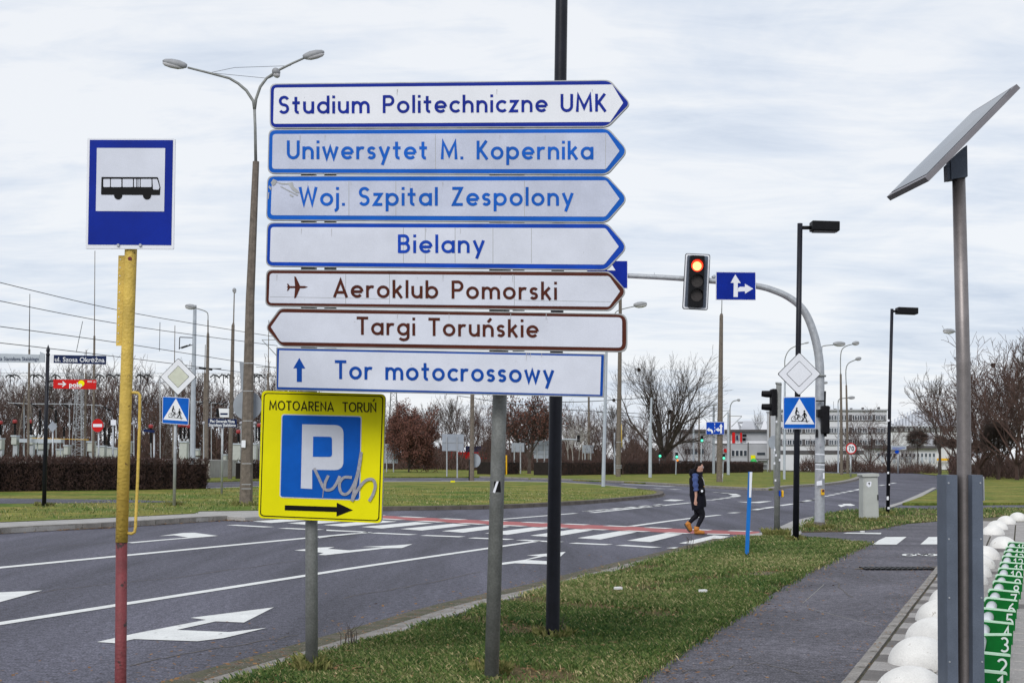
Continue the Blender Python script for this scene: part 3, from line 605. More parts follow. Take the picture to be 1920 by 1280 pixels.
t_.links.new(at_.outputs['Fac'], cr_.inputs[0]); t_.links.new(cr_.outputs[0], t_.nodes['Principled BSDF'].inputs['Base Color']); t_.nodes['Principled BSDF'].inputs['Roughness'].default_value = 0.7
t_.nodes['Principled BSDF'].inputs['Specular IOR Level'].default_value = 0.2
blades('grass', verge, 0.095, 8500, 0.040, 1, y1=46)
blades('grass', g2, 0.1, 1200, 0.05, 2, y0=30, y1=60)
blades('grass', islg, 0.112, 170, 0.045, 3, y0=28, y1=75, dry=.48)

# ------------------------------------------------------------------ fallen leaves, grit, cracks
def scatter(name, pts, n, seed, m, size, spread, z):
    rg = random.Random(seed); mb = MB()
    for i in range(n):
        k = rg.uniform(0, len(pts) - 1.001); j = int(k); p = pts[j].lerp(pts[j + 1], k - j); p = Vector((p.x + rg.gauss(0, spread), p.y + rg.gauss(0, spread), z + rg.uniform(.001, .012)))
        a = rg.uniform(0, 6.28); s = size * rg.uniform(.5, 1.4); u = Vector((math.cos(a), math.sin(a), rg.uniform(-.3, .3))) * s; v = Vector((-math.sin(a), math.cos(a), rg.uniform(-.3, .3))) * s * .6
        mb.add([p - u, p - v, p + u, p + v], [(0, 1, 2, 3)])
    return mb.build(name, m, kind='stuff')
m_leaf = mat('fallen_leaf', (0.12, 0.055, 0.025), 0.8, 0, 9, c2=(0.26, 0.14, 0.05))
m_grit = mat('pale_grit', (0.30, 0.29, 0.27), 0.9, 0.2, 20)
pe = [G(x, y, .1) for x, y in [(1190, 1280), (1300, 1206), (1400, 1141), (1500, 1078), (1570, 1043), (1610, 1024)]]
scatter('fallen_leaves', pe, 1800, 1, m_leaf, .016, .24, .10)
scatter('fallen_leaves', L1, 1500, 2, m_leaf, .015, .25, .05)
scatter('fallen_leaves', [G(440, 1300, .1), G(900, 1230, .1), G(1200, 1120, .1), G(1450, 1040, .1)], 3200, 3, m_leaf, .020, 1.0, .115)
scatter('fallen_leaves', KL, 1500, 4, m_leaf, .012, .16, .112)
scatter('fallen_leaves', LK, 900, 5, m_leaf, .03, .2, .012)
scatter('grit', L1, 2500, 6, m_grit, .006, .22, .045); scatter('grit', [G(1350, 1279, .09), G(1500, 1180, .09), G(1600, 1100, .09), G(1680, 1040, .09)], 1500, 7, m_grit, .005, .9, .087)
ck = MB(); rg = random.Random(9)
def crack(px, h, w_, mb=ck):
    P = [G(a, b, h) for a, b in px]; Q = []
    for i in range(len(P) - 1):
        for j in range(7): Q.append(P[i].lerp(P[i + 1], j / 7) + Vector((rg.uniform(-.04, .04), rg.uniform(-.07, .07), 0)))
    Q.append(P[-1]); strip(Q, w_, h, mb)
for q in ([(0, 1120), (160, 1098), (330, 1082), (560, 1050)], [(240, 1245), (420, 1212), (560, 1190)], [(640, 1120), (760, 1100), (900, 1072)], [(0, 1030), (200, 1018), (420, 1004)], [(1100, 955), (1180, 950), (1300, 945)]): crack(q, .0035, .018)
for q in ([(1240, 1262), (1330, 1255), (1420, 1240), (1500, 1262)], [(1500, 1077), (1560, 1085), (1600, 1120)]): crack(q, .0885, .012)
struct('surface_cracks', ck, m_kerbd)
sc_ = MB()
for q in ([(1500, 1135), (1640, 1172)], [(1505, 1130), (1545, 1095)]): strip([G(a, b, .0885) for a, b in q], .008, .0885, sc_)
struct('pale_scuffs', sc_, m_grit)

def ring_tuft(px, py, h, r, n, hg, seed):
    c = G(px, py, h); P = [(c.x + r * math.cos(a * .6283), c.y + r * math.sin(a * .6283)) for a in range(10)]; rg = np.random.default_rng(seed); mb = MB()
    for i in range(n):
        a = rg.uniform(0, 6.28); d = r * (.45 + .55 * rg.random()); b = Vector((c.x + d * math.cos(a), c.y + d * math.sin(a), h - .01)); l = hg * rg.uniform(.4, 1.2); t = Vector((rg.normal(0, .3), rg.normal(0, .3), 1)).normalized() * l; w_ = Vector((.0035 * max(1, c.y / 14), 0, 0))
        mb.add([b - w_, b + w_, b + t * .6 + w_ * .6, b + t + Vector((rg.normal(0, .25) * l, rg.normal(0, .25) * l, 0))], [(0, 1, 2, 3)])
    o = mb.build('grass_tuft', m_tuft, kind='stuff')
m_tuft = mat('tuft_blades', (0.045, 0.085, 0.014), 0.8, 0, 25, c2=(0.30, 0.27, 0.11), spec=0.1)
for i, q in enumerate([(585, 1257, .095, .14, 260, .13), (921, 1264, .095, .14, 260, .12), (1036, 1197, .095, .18, 320, .12), (1399, 1043, .095, .12, 160, .11), (1456, 1006, .095, .3, 420, .2), (1492, 1014, .095, .2, 260, .14), (1536, 991, .1, .35, 420, .14), (1634, 977, .1, .45, 500, .13), (1664, 965, .1, .25, 260, .14), (326, 947, .11, .3, 200, .14), (461, 947, .11, .5, 300, .16), (82, 948, .11, .3, 200, .14)]): ring_tuft(*q, i)
# bare soil patches
sb = MB(); rg = random.Random(4)
for (a, b, r) in ((1165, 1225, .3), (1255, 1175, .28), (1352, 1122, .35), (1440, 1075, .35), (1520, 1044, .35), (1040, 1205, .22), (590, 1262, .18), (1100, 1180, .3), (860, 1230, .3)):
    c = G(a, b, .0985); sb.add([c + Vector((r * rg.uniform(.6, 1.1) * math.cos(k * .4488), 1.5 * r * rg.uniform(.6, 1.1) * math.sin(k * .4488), 0)) for k in range(14)], [tuple(range(14))])
struct('bare_soil', sb, mat('soil', (0.085, 0.062, 0.042), 0.95, 0, 6, 0.6, c2=(0.14, 0.11, 0.07), sc2=50, fine=0.4))
# ================================================================== OBJECTS NEAR THE CAMERA
class Th:
    """a thing standing at picture point (bx,by) on height h, or at depth Y"""
    def __init__(s, name, label, cat, bx, by, h=0.1, Y=None, group=None):
        s.loc = G(bx, by, h) if Y is None else A(bx, 900, Y)
        if Y is not None: s.loc.z = h
        s.Y = s.loc.y; s.s = s.Y / FPX; s.o = thing(name, label, cat, s.loc, group)
        s.pl = Plane(0, s.Y, 1900, s.Y, s.loc, s.o)
    def p(s, px, py, dy=0.0): return A(px, py, s.Y + dy) if dy else s.pl.at(px, py)
    def mb(s): return MB(s.loc)
    def tube(s, name, pts, rpx, m, n=12, parent=None, sm=True, label=None, met=False):
        """pts in picture points (x, y[, dy])"""
        P = [s.p(q[0], q[1], q[2] if len(q) > 2 else 0) if not isinstance(q, Vector) else q for q in pts]
        k = 1 if met else s.s
        rr_ = [a * k for a in rpx] if hasattr(rpx, '__len__') else rpx * k
        return s.mb().tube(P, rr_, n).build(name, m, parent if parent is not None else s.o, smooth=sm, label=label)
    def base(s, dz=-0.08): return s.loc + Vector((0, 0, dz))
# ---- seven direction panels on the grey post
T = Th('direction_sign', 'stack of seven white direction panels with blue and brown borders on a grey post', 'direction sign', 921, 1274.5, 0.1)
DS = T; pl = Plane(505, 10.36, 1172, 9.96, T.loc, T.o)
post_top = pl.at(951, 165, -0.09)
T.mb().tube([T.base(), T.loc + (post_top - T.loc) * .5, post_top], [0.052] * 3, 16).build('post', m_gsteel, T.o, smooth=True, label='grey weathered metal post with a torn sticker')
T.mb().tube([T.loc + Vector((0, 0, -0.02)), T.loc + Vector((0, 0, 0.012))], [0.075, 0.062], 14).build('footing', m_kerbd, T.o, smooth=True)
stk = pl.poly('sticker', [(925, 902), (937, 902), (938, 923), (924, 922)], m_signk, -0.03)
pl.poly('peeled_paper', [(930, 902), (934, 902), (927, 924), (923, 922)], m_sw, -0.022, parent=stk)
def dpanel(name, outl, inner, mb_, mi, label, rad, radi, seam=()):
    pn = pl.poly(name, rr(outl, rad, 5), m_alu, 0.0, 0.028, label=label)
    cxx = sum(p[0] for p in outl) / len(outl); cyy = sum(p[1] for p in outl) / len(outl)
    def shrink(p, d):
        return (p[0] + (d if p[0] < cxx else -d), p[1] + (d if p[1] < cyy else -d) if abs(p[1] - cyy) > 14 else p[1])
    pl.poly('border', rr([shrink(p, 2.0) for p in outl], rad, 5), mb_, 0.0015, parent=pn)
    pl.poly('face', rr(inner, radi, 4), mi, 0.003, parent=pn)
    sb = MB(pl.org)
    for (a, b, c, d) in seam:
        pl.poly('seam', [(a, b), (a + .9 if a == c else c, b + (.7 if a != c else 0)), (c + (.9 if a == c else 0), d + (.7 if a != c else 0)), (c, d)] if a == c else [(a, b), (c, d), (c, d + .7), (a, b + .7)], m_alu, 0.0036, mb=sb)
    if seam: sb.build('film_seam', m_alu, pn)
    return pn
p1 = dpanel('direction_panel', [(506, 157), (1144, 150), (1182.5, 194.6), (1140.6, 238.3), (505.5, 241)], [(514, 165), (1148, 159), (1168.5, 193.4), (1144, 229), (512.4, 232.6)], m_blued, m_sw,
            'topmost white panel with dark blue border reading Studium Politechniczne UMK', [12, 10, 9, 10, 12], [5, 1, 1, 1, 5])
lettering(pl, 'Studium Politechniczne UMK', 523, 214, 1136.5, 209.8, 33.5, m_blued, parent=p1)
p2 = dpanel('direction_panel', [(503.5, 242.5), (1140.6, 240), (1178, 283), (1139.5, 327.6), (501.5, 326)], [(511.5, 251.7), (1138.4, 249.4), (1161.7, 283.4), (1136, 317.6), (510.3, 317)], m_bluel, m_swg,
            'second panel from the top reading Uniwersytet M. Kopernika', [12, 10, 14, 10, 12], [6, 4, 1, 4, 6], seam=[(816, 252, 816, 317), (1135, 250, 1135, 318)])
lettering(pl, 'Uniwersytet M. Kopernika', 538.5, 298.8, 1112.5, 299.5, 35, m_bluel, parent=p2)
p3 = dpanel('direction_panel', [(501, 329.4), (1138.4, 329), (1177.6, 372.5), (1138.4, 417.3), (498.8, 413.3)], [(510, 339.6), (1137, 338.5), (1161.7, 373), (1135, 406.5), (507.8, 403.7)], m_bluel, m_swg,
            'third panel reading Woj. Szpital Zespolony, scraped at its left corner', [12, 10, 14, 10, 12], [6, 4, 1, 4, 6], seam=[(654, 340, 654, 404), (742, 340, 742, 404), (983, 339, 983, 405)])
lettering(pl, 'Woj. Szpital Zespolony', 561, 386, 1075, 386, 35, m_bluel, parent=p3)
sc = MB(pl.org)
for q in ([(518, 342), (535, 344), (549, 342), (551, 350), (558, 356), (562, 362), (556, 362), (548, 356), (541, 346), (528, 346)], [(513, 336), (520, 339), (517, 346), (512, 349), (508, 343)], [(545, 364), (551, 368), (549, 370), (543, 366)], [(505, 348), (510, 352), (508, 357), (504, 352)], [(527, 349), (560, 366), (558, 367.5), (526, 350.5)], [(503.5, 361), (505.5, 361), (504, 374), (502.5, 373)]):
    pl.poly('scrape', q, m_alu, 0.0065, mb=sc)
sc.build('scrape', m_alu, p3)
p4 = dpanel('direction_panel', [(500.5, 417), (1139.2, 418.3), (1177, 463.3), (1137.3, 506.9), (498.3, 499.8)], [(508, 425.9), (1135.6, 428), (1160.3, 462.4), (1133, 496.2), (506, 491.4)], m_blue, m_swm,
            'fourth panel reading Bielany', [12, 10, 14, 10, 12], [6, 4, 1, 4, 6], seam=[(614, 426, 613, 492), (702, 426, 701, 492), (756, 427, 756, 493), (797, 427, 797, 493), (853, 427, 853, 493), (924, 427, 924, 494), (996, 428, 996, 494), (1047, 428, 1045, 495), (1105, 428, 1102, 496)])
lettering(pl, 'Bielany', 746.5, 474.5, 908.6, 474.5, 34.6, m_blue, parent=p4)
p5 = dpanel('direction_panel', [(499, 505), (1143.4, 509), (1175.8, 546.3), (1144.8, 582.8), (497, 574.4)], [(506, 512.5), (1142, 517.6), (1162.6, 546.3), (1142, 575), (504, 567.9)], m_brown, m_swm,
            'fifth panel, brown bordered with an aeroplane, reading Aeroklub Pomorski', [11, 8, 12, 8, 11], [6, 4, 1, 4, 6], seam=[(648, 514, 648, 569), (730, 514, 730, 570), (964, 516, 964, 573), (506, 556, 730, 560), (964, 562.5, 1146, 565.5)])
lettering(pl, 'Aeroklub Pomorski', 625.4, 557.5, 1044.2, 562.3, 34, m_brown, parent=p5)
cb = lambda q: cv(3.5556, 480, 400, q)
ic = MB(pl.org)
for q in ([(208, 488), (222, 485), (325, 484), (348, 491), (325, 499), (222, 498), (208, 495)], [(262, 486), (256, 420), (268, 424), (296, 486)], [(262, 497), (256, 566), (268, 562), (296, 497)], [(214, 488), (208, 468), (216, 470), (228, 487)], [(214, 495), (208, 517), (216, 514), (228, 496)]):
    pl.poly('aeroplane_symbol', cb(q), m_brown, 0.005 + 0.0003 * len(ic.f), mb=ic)
ic.build('aeroplane_symbol', m_brown, p5)
p6 = dpanel('direction_panel', [(497.4, 614.3), (525, 577), (1176, 588), (1176, 660.2), (526.4, 649.7)], [(508, 613), (527.3, 585.6), (1166.5, 595), (1166.5, 651.7), (526.4, 641)], m_brown, m_swm,
            'sixth panel, brown bordered and pointing left, reading Targi Toruńskie', [9, 7, 16, 16, 7], [1, 4, 8, 8, 4])
lettering(pl, 'Targi Toruńskie', 669, 627.3, 1009.5, 632.9, 33.7, m_brown, parent=p6)
p7 = dpanel('direction_panel', [(518, 651.2), (1134.4, 663), (1131.8, 744.5), (517.2, 731.3)], [(523.6, 656.5), (1127.4, 668), (1125, 739.8), (522, 725.4)], m_bluet, m_swm,
            'lowest rectangular panel with an upward arrow reading Tor motocrossowy', [1, 1, 1, 1], [0, 0, 0, 0])
lettering(pl, 'Tor motocrossowy', 628.2, 710.2, 1038.5, 717.8, 35, m_bluet, parent=p7)
pl.poly('arrow_symbol', [(561.6, 670.8), (572.8, 690.7), (566.4, 690.5), (566.3, 715.8), (556.8, 715.6), (556.9, 690.3), (550.3, 690.2)], m_bluet, 0.005, parent=p7)
gm_ = random.Random(8); gr_m = mat('grime', (0.40, 0.40, 0.42), 0.7, 0.2, 30)
for pn_, (xa, ya, yb) in zip((p1, p2, p3, p4, p5, p6, p7), ((520, 233 - 66, 229), (520, 253, 316), (520, 341, 404), (515, 428, 492), (515, 514, 568), (535, 587, 642), (530, 660, 726))):
    gm = MB(pl.org)
    for k in range(9):
        x = gm_.uniform(xa, 1115); y = gm_.uniform(ya + 2, yb - 6) if k < 5 else ya + 1; hgt = gm_.uniform(.8, 2) if k < 5 else gm_.uniform(5, 16)
        pl.poly('g', [(x, y), (x + gm_.uniform(.5, 1.4), y), (x + .6, y + hgt), (x + .1, y + hgt * .9)], gr_m, 0.0045, mb=gm)
    gm.build('grime_spots', gr_m, pn_, kind='stuff')
cl = MB(pl.org)
for y in (240, 328, 415, 503, 579, 655):
    for x0 in (576, 930):
        pl.poly('c', rect(x0 - 14, y - 5, x0 + 12, y + 6), m_gsteel, -0.03, 0.02, mb=cl)
        pl.poly('c', rect(x0 + 30, y - 3, x0 + 52, y + 3), m_gsteel, -0.028, 0.015, mb=cl)
cl.build('clamp', m_gsteel, T.o)
# ---- yellow parking sign on its own post
T = Th('parking_sign', 'yellow parking sign reading MOTOARENA TORUŃ with grey spray paint scrawl', 'parking sign', 585, 1257, 0.1)
py = Plane(490, T.Y - 0.14, 722, T.Y - 0.10, T.loc, T.o)
T.mb().tube([T.base(), T.p(584, 980), T.p(583, 660), T.p(582, 200)], [0.047] * 4, 14).build('post', m_gsteel, T.o, smooth=True)
ol = [(490.8, 732), (722.7, 738.6), (715, 980.4), (484.2, 970.5)]
bd = py.poly('panel', rr([(491.8, 732), (723.6, 739), (717, 980.4), (485.8, 971.5)], 10, 6), m_gsteel, -0.004, 0.03)
py.poly('yellow_face', rr(ol, 9, 6), m_yel, 0.0, parent=bd)
def inset(pts, d):
    c = (sum(p[0] for p in pts) / 4, sum(p[1] for p in pts) / 4); return [(p[0] + (d if p[0] < c[0] else -d), p[1] + (d if p[1] < c[1] else -d)) for p in pts]
rim = [(494.5, 736), (718.8, 741.9), (711, 976.5), (487.5, 967.3)]
py.poly('black_rim', rr(rim, 8, 6), m_signk, 0.002, parent=bd)
py.poly('yellow_field', rr(inset(rim, 1.9), 7, 6), m_yel, 0.004, parent=bd)
py.poly('white_rim', rr([(528, 775.8), (678.3, 779.5), (675, 937.7), (524.3, 932.3)], 6, 5), m_swm, 0.006, parent=bd)
py.poly('blue_field', rr(inset([(528, 775.8), (678.3, 779.5), (675, 937.7), (524.3, 932.3)], 1.8), 5, 5), m_bluel, 0.008, parent=bd)
cy5 = lambda q: cv(4.57, 470, 720, q)
py.poly('letter_p', rr(cy5([(443, 343), (797, 351), (795, 736), (528, 732), (528, 896), (431, 891)]), [0, 17, 17, 0, 0, 0], 8), m_swm, 0.010, parent=bd)
py.poly('letter_counter', rr(cy5([(537, 448), (698, 450), (698, 622), (534, 621)]), [0, 5, 5, 0], 3), m_bluel, 0.012, parent=bd)
lettering(py, 'MOTOARENA', 505, 768.3, 626, 771.2, 18, m_signk, off=0.0065, sw=.125, gap=.13, parent=bd); lettering(py, 'TORUŃ', 642.2, 771.9, 705.7, 773.2, 18.6, m_signk, off=0.0065, sw=.125, gap=.10, parent=bd)
py.poly('arrow_symbol', cy5([(293, 1035), (738, 1050), (738, 1013), (877, 1077), (735, 1131), (737, 1093), (293, 1078)]), m_signk, 0.0065, parent=bd)
gr = MB(T.loc)
for i, q in enumerate(([(545, 718), (580, 790), (628, 890), (640, 840), (668, 780)], [(625, 880), (650, 905), (700, 895), (735, 850), (765, 785)], [(868, 798), (800, 798), (762, 850), (775, 925), (820, 940), (868, 890), (915, 770), (948, 580)], [(948, 580), (935, 690), (905, 830), (868, 1000)], [(868, 1000), (920, 900), (985, 825), (1045, 815), (1068, 865), (1050, 940), (1015, 1000)])):
    stroke_art(py, sm2(cy5(q), 5), 5.4, gr, 0.014 + i * 0.0006)
stroke_art(py, cy5([(625, 900), (618, 970)]), 1.5, gr, 0.0142)
gr.build('scrawl', m_graf, bd)
# ---- bus stop sign
T = Th('bus_stop_sign', 'blue bus stop sign on a chipped yellow and red post in the left foreground', 'bus stop sign', 223, 1352, 0.1)
pb_ = Plane(164, T.Y - 0.05, 327, T.Y - 0.05, T.loc, T.o)
bn = pb_.poly('panel', rr([(163.6, 259.3), (328.8, 260), (325.6, 467.2), (160.2, 466.4)], 2, 3), m_sw, 0.0, 0.012)
pb_.poly('blue_field', [(168.5, 262.6), (324.6, 263), (321.4, 459.8), (165, 458.6)], m_blued, 0.002, parent=bn)
pb_.poly('white_field', [(182, 277.8), (310, 278.2), (308, 396.8), (180, 396)], m_swm, 0.004, parent=bn)
c8 = lambda q: cv(3.048, 140, 60, q)
bs = pb_.poly('bus_symbol', rr(c8([(155, 830), (477, 831), (491, 888), (489, 933), (152, 931)]), [1, 2, 1, 1, 2]), m_signk, 0.006, parent=bn)
for c_ in (250, 415): pb_.poly('bus_symbol_wheel', circ(*c8([(c_, 935)])[0], 7.7), m_signk, 0.0065, parent=bs)
for a, b in ((166, 204), (209, 269), (276, 335), (341, 354), (358, 362), (366, 374), (379, 441)): pb_.poly('bus_symbol_window', rr(c8(rect(a, 842, b, 888)), 1.5, 3), m_swm, 0.008, parent=bs)
pb_.poly('bus_symbol_windscreen', rr(c8([(446, 842), (473, 842), (487, 889), (482, 903), (450, 902)]), 1.2, 3), m_swm, 0.008, parent=bs)
for c_ in (250, 376):
    q = c8([(c_, 1219)])[0]; T.mb().tube([pb_.at(*q, 0.0), pb_.at(*q, 0.010)], [3.4 * T.s, 2.6 * T.s], 8).build('bolt', m_steel, T.o)
T.mb().tube([T.base(), T.p(226, 1280), T.p(228, 1016)], [0.0345] * 3, 16).build('lower_post', m_rpost, T.o, smooth=True, label='red lower half of the post with rusty chips')
T.mb().tube([T.p(228, 1016), T.p(234, 800), T.p(245.5, 469), T.p(246, 462)], [0.037, 0.037, 0.0375, 0.0375], 16).build('upper_post', m_ypost, T.o, smooth=True, label='chipped yellow upper half of the post')
st = T.mb(); ps = Plane(164, T.Y - 0.0, 327, T.Y - 0.0, T.loc, T.o)
ps.poly('x', [(222, 479), (235, 479), (230, 648), (217.5, 648)], m_ypost, 0, 0.004, mb=st); fl = st.build('perforated_strip', m_ypost, T.o)
hb = T.mb()
for i in range(11):
    t = i / 10; ps.poly('h', circ(225.7 - 4.2 * t, 486 + 154 * t, 1.1, n=8), m_sw, 0.002, mb=hb)
hb.build('strip_hole', m_swm, fl)
T.tube('hand_rail', [(240, 737), (252, 735.5), (259, 736.5), (262.3, 741), (261.5, 800), (258, 900), (254, 988), (252.5, 997), (247, 1000), (236, 999)], 2.9, m_ypost, n=8)
tp = T.mb(); tp.tube([T.p(243.5, 485, -0.04), T.p(243.5, 485, -0.034)], [3.6 * T.s, 4 * T.s], 8); tp.build('rust_hole', m_rpost, T.o)
# ---- black street lamp right behind the direction sign
T = Th('street_lamp', 'tall black street lamp post rising behind the stack of direction panels', 'street lamp', 1036, 1197, 0.1)
T.mb().tube([T.base(), T.p(1036, 1190), T.p(1040, 900), T.p(1053, 0), A(1060, -330, T.Y)], [.064, .062, .060, .056, .05], 16).build('pole', m_black, T.o, smooth=True)
T.mb().tube([T.loc + Vector((0.0, 0, -.02)), T.loc + Vector((0.01, 0, .02))], [.10, .075], 12).build('base_plate', m_dblack, T.o)
tpz = A(1060, -330, T.Y); T.mb().box(tpz + Vector((0.30, 0, 0)), (0.55, 0.2, 0.1)).build('lamp_head', m_dblack, T.o)
# ---- solar lamp with its slab column
T = Th('solar_pole', 'brushed metal pole with a tilted solar panel on top, right foreground', 'solar pole', 1811, 1352, 0.1)
SY = T.Y
T.mb().tube([T.base(), T.p(1810, 1280), T.p(1806.5, 700), T.p(1797.5, 330)], [.044, .044, .0435, .041], 20).build('pole', m_solar, T.o, smooth=True)
pa = [A(1669.3, 376.3, SY + .32), A(1741.6, 340, SY - .32), A(1913.4, 165.4, SY - .27), A(1829.5, 217, SY + .37)]
nrm = (pa[1] - pa[0]).cross(pa[3] - pa[0]).normalized()
if nrm.z < 0: nrm = -nrm
T.mb().prism(pa[::-1], nrm * 0.035).build('panel_frame', m_frame, T.o)
cc = sum(pa, Vector()) / 4; inn = [p + (cc - p) * 0.085 for p in pa]
T.mb().prism([p - nrm * 0.002 for p in inn][::-1], nrm * 0.001).build('panel_underside', m_panel, T.o)
T.mb().prism([p + nrm * 0.036 for p in inn][::-1], nrm * 0.003).build('solar_cells', m_glass, T.o)
bk = T.mb(); pq = Plane(1600, SY - 0.05, 1900, SY - 0.05, T.loc, T.o)
pq.poly('b', [(1783, 300), (1813.5, 272), (1814.5, 331), (1784, 336)], m_dblack, 0, 0.10, mb=bk)
pq.poly('b', [(1777, 308), (1782, 303), (1783.5, 336), (1778, 337)], m_dblack, -0.01, 0.08, mb=bk); bk.build('bracket', m_slate, T.o)
T = Th('slab_column', 'slate grey metal column of two upright blades wrapped round the solar pole', 'column', 1810, 1376, 0.1)
for nm, q in (('side_blade', [(1774.6, 890), (1795, 890), (1797.2, 1390), (1777.4, 1390)]), ('side_blade', [(1823, 890), (1842.5, 890), (1847.2, 1390), (1824.5, 1390)])):
    Plane(1600, SY - 0.12, 1900, SY - 0.12, T.loc, T.o).poly(nm, q, m_slate, 0, 0.20)
Plane(1600, SY + 0.09, 1900, SY + 0.09, T.loc, T.o).poly('back_plate', [(1790, 900), (1828, 900), (1830, 1390), (1793, 1390)], m_dblack, 0, 0.006)
Plane(1600, SY - 0.10, 1900, SY - 0.10, T.loc, T.o).poly('edge_strip', [(1843, 893), (1845.3, 893), (1846.3, 938), (1844, 938)], m_steel, 0, 0.17)
for yy in (905, 1010, 1120, 1240):
    for xx in (1778.5 + (yy - 890) * .006, 1838 + (yy - 890) * .01):
        q_ = A(xx, yy, SY - .12); MB(T.loc).tube([q_, q_ - Vector((0, .004, 0))], [.006, .005], 8).build('screw', m_steel, T.o)
# ---- white concrete domes
dome_me = None
def dome(cx_, z, label, r=0.256, tilt=0):
    global dome_me
    Y = z; p = A(cx_, 1000, Y); p.z = 0.11
    if dome_me is None:
        r_ = random.Random(3); mb = MB(); mb.ball((0, 0, 0), (0.256, 0.256, 0.225), 40, 14, half=True); mb.tube([(0, 0, -0.03), (0, 0, 0.004)], [0.25, 0.256], 40)
        dome_me = mb.build('dome_bollard', m_dome, smooth=True); o = dome_me
    else: o = dome_me.copy(); COL.objects.link(o)
    o.location = p; o.rotation_euler = (0, 0, cx_ * 1.7); tag(o, label, 'bollard', 'white domes edging the bike dock'); return o
dn = ['nearest white dome, cut by the bottom edge of the photo', 'second nearest white dome, left of the slate column', 'third white dome from the bottom, left of the slate column', 'fourth white dome from the bottom, left of the slate column', 'fifth white dome from the bottom beside the brick strip', 'sixth white dome from the bottom, nearly hidden by the column',
      'white dome peeping out right of the column, lowest one there', 'white dome just right of the column, second lowest there', 'white dome just right of the column, third lowest there', 'white dome touching the column, just below the lone large dome',
      'lone large white dome between the column and dock number 15', 'scuffed white dome in the far group, nearest of that group', 'white dome in the far group directly behind the scuffed one', 'white dome third from the left in the far curving group', 'farthest white dome at the right edge of the photo']
for (a, z), l in zip([(1707, 9.75), (1724, 11.4), (1749, 12.8), (1763, 14.5), (1783, 16.1), (1801, 17.7), (1814, 19.0), (1824, 20.3), (1834, 21.9), (1846, 24.0), (1881, 27.2), (1862, 32.2), (1870, 34.8), (1887, 38), (1909, 40.8)], dn): dome(a, z, l)
# ---- bike docks 1 to 15
yt = [1259, 1226, 1187, 1167, 1144, 1124, 1108, 1092, 1080, 1066, 1055, 1043, 1034, 1026, 1017]
xr = [1886.5, 1893.6, 1896, 1899.5, 1903.6, 1906.5, 1910, 1914.5, 1917, 1918.3, 1919, 1920.5, 1921.5, 1923, 1925]
ords = ['nearest', 'second', 'third', 'fourth', 'fifth', 'sixth', 'seventh', 'eighth', 'ninth', 'tenth', 'eleventh', 'twelfth', 'thirteenth', 'fourteenth', 'farthest']
prev = None; zs = []
for i in range(15): zs.append(9.67 + (25.5 - 9.67) * i / 14)
for i in range(15):
    Y = 3771.0 / (yt[i] - 869.0); s = Y / FPX; top = A(xr[i], yt[i], Y); Wd = 0.335; skew = (0.05 if i in (0, 3, 2) else -0.02) + 0.0
    z1 = top.z + 0.0; z0 = 0.115
    base = Vector((top.x - Wd / 2, Y, 0.11))
    t = thing('bike_dock', f'{ords[i]} green bike dock plate, marked {i + 1}', 'bike dock', base, 'numbered green bike docks')
    hL = (0.005 if i == 2 else -0.030 if i < 9 else -0.02) * -1
    outl = [(-Wd / 2, 0.005), (Wd / 2 - .01, 0.005), (Wd / 2, z1 - .11), (-Wd / 2, z1 - .11 + hL)]
    def plate(name, pts, m, y0, th, rad=0.05):
        pr = rr([(a, -b) for a, b in pts], [0, 0, 0.004, rad], 6); mb = MB(); mb.prism([(a, y0, -b) for a, b in pr], Vector((0, th, 0))); return mb.build(name, m, t)
    plate('plate', outl, m_green, -0.012, 0.024)
    # pale rim on the top edge
    pr = rr([(a, -b) for a, b in outl], [0, 0, 0.004, 0.05], 6); mb = MB(); top_ = [(a, -b) for a, b in pr][1:]
    top_ = [(a, b) for a, b in top_ if b > (z1 - .11) * 0.45]
    for k in range(len(top_) - 1):
        (a, b), (c, d) = top_[k], top_[k + 1]
        mb.add([(a, -0.0145, b + .002), (c, -0.0145, d + .002), (c, 0.0145, d + .002), (a, 0.0145, b + .002), (a, -0.0145, b - .016), (c, -0.0145, d - .016)], [(0, 1, 2, 3), (4, 5, 1, 0)])
    mb.build('edge_trim', m_mint, t)
    # numeral
    tx = str(i + 1); capm = 0.125; nb = MB(); tot = sum(GL[c][0] for c in tx) + .2 * (len(tx) - 1); x = Wd / 2 - 0.025 - tot * capm; k = 0
    for c in tx:
        for s_ in GL[c][1]:
            s_ = dedupe(s_); L, Q = ribbon(s_, .125); k += 1
            for j in range(len(s_) - 1): nb.add([(x + v.x * capm, -0.0135 - .0003 * k, z1 - .11 - 0.026 - capm + v.y * capm) for v in (Q[j], Q[j + 1], L[j + 1], L[j])], [(0, 1, 2, 3)])
        x += (GL[c][0] + .2) * capm
    nb.build('numeral', m_num, t)
    # stub of the white rail through the plate
    nx = base + Vector((0.37, 1.0, 0)) * 0.55
    q0_ = Vector((-Wd / 2 + .085, .02, z1 - .11 - .062)); q1_ = (prev - base + Vector((-Wd / 2 + .085, .03, PZT - .11 - .062))) if prev is not None else q0_ + Vector((-.33, -.9, 0))
    MB().tube([q0_, q1_], .052, 16).build('rail_tube', m_wpipe, t, smooth=True); prev = base.copy(); PZT = z1
    MB().box((0.05, 0.02, 0.0), (0.2, 0.12, 0.02)).build('foot', m_steel, t)
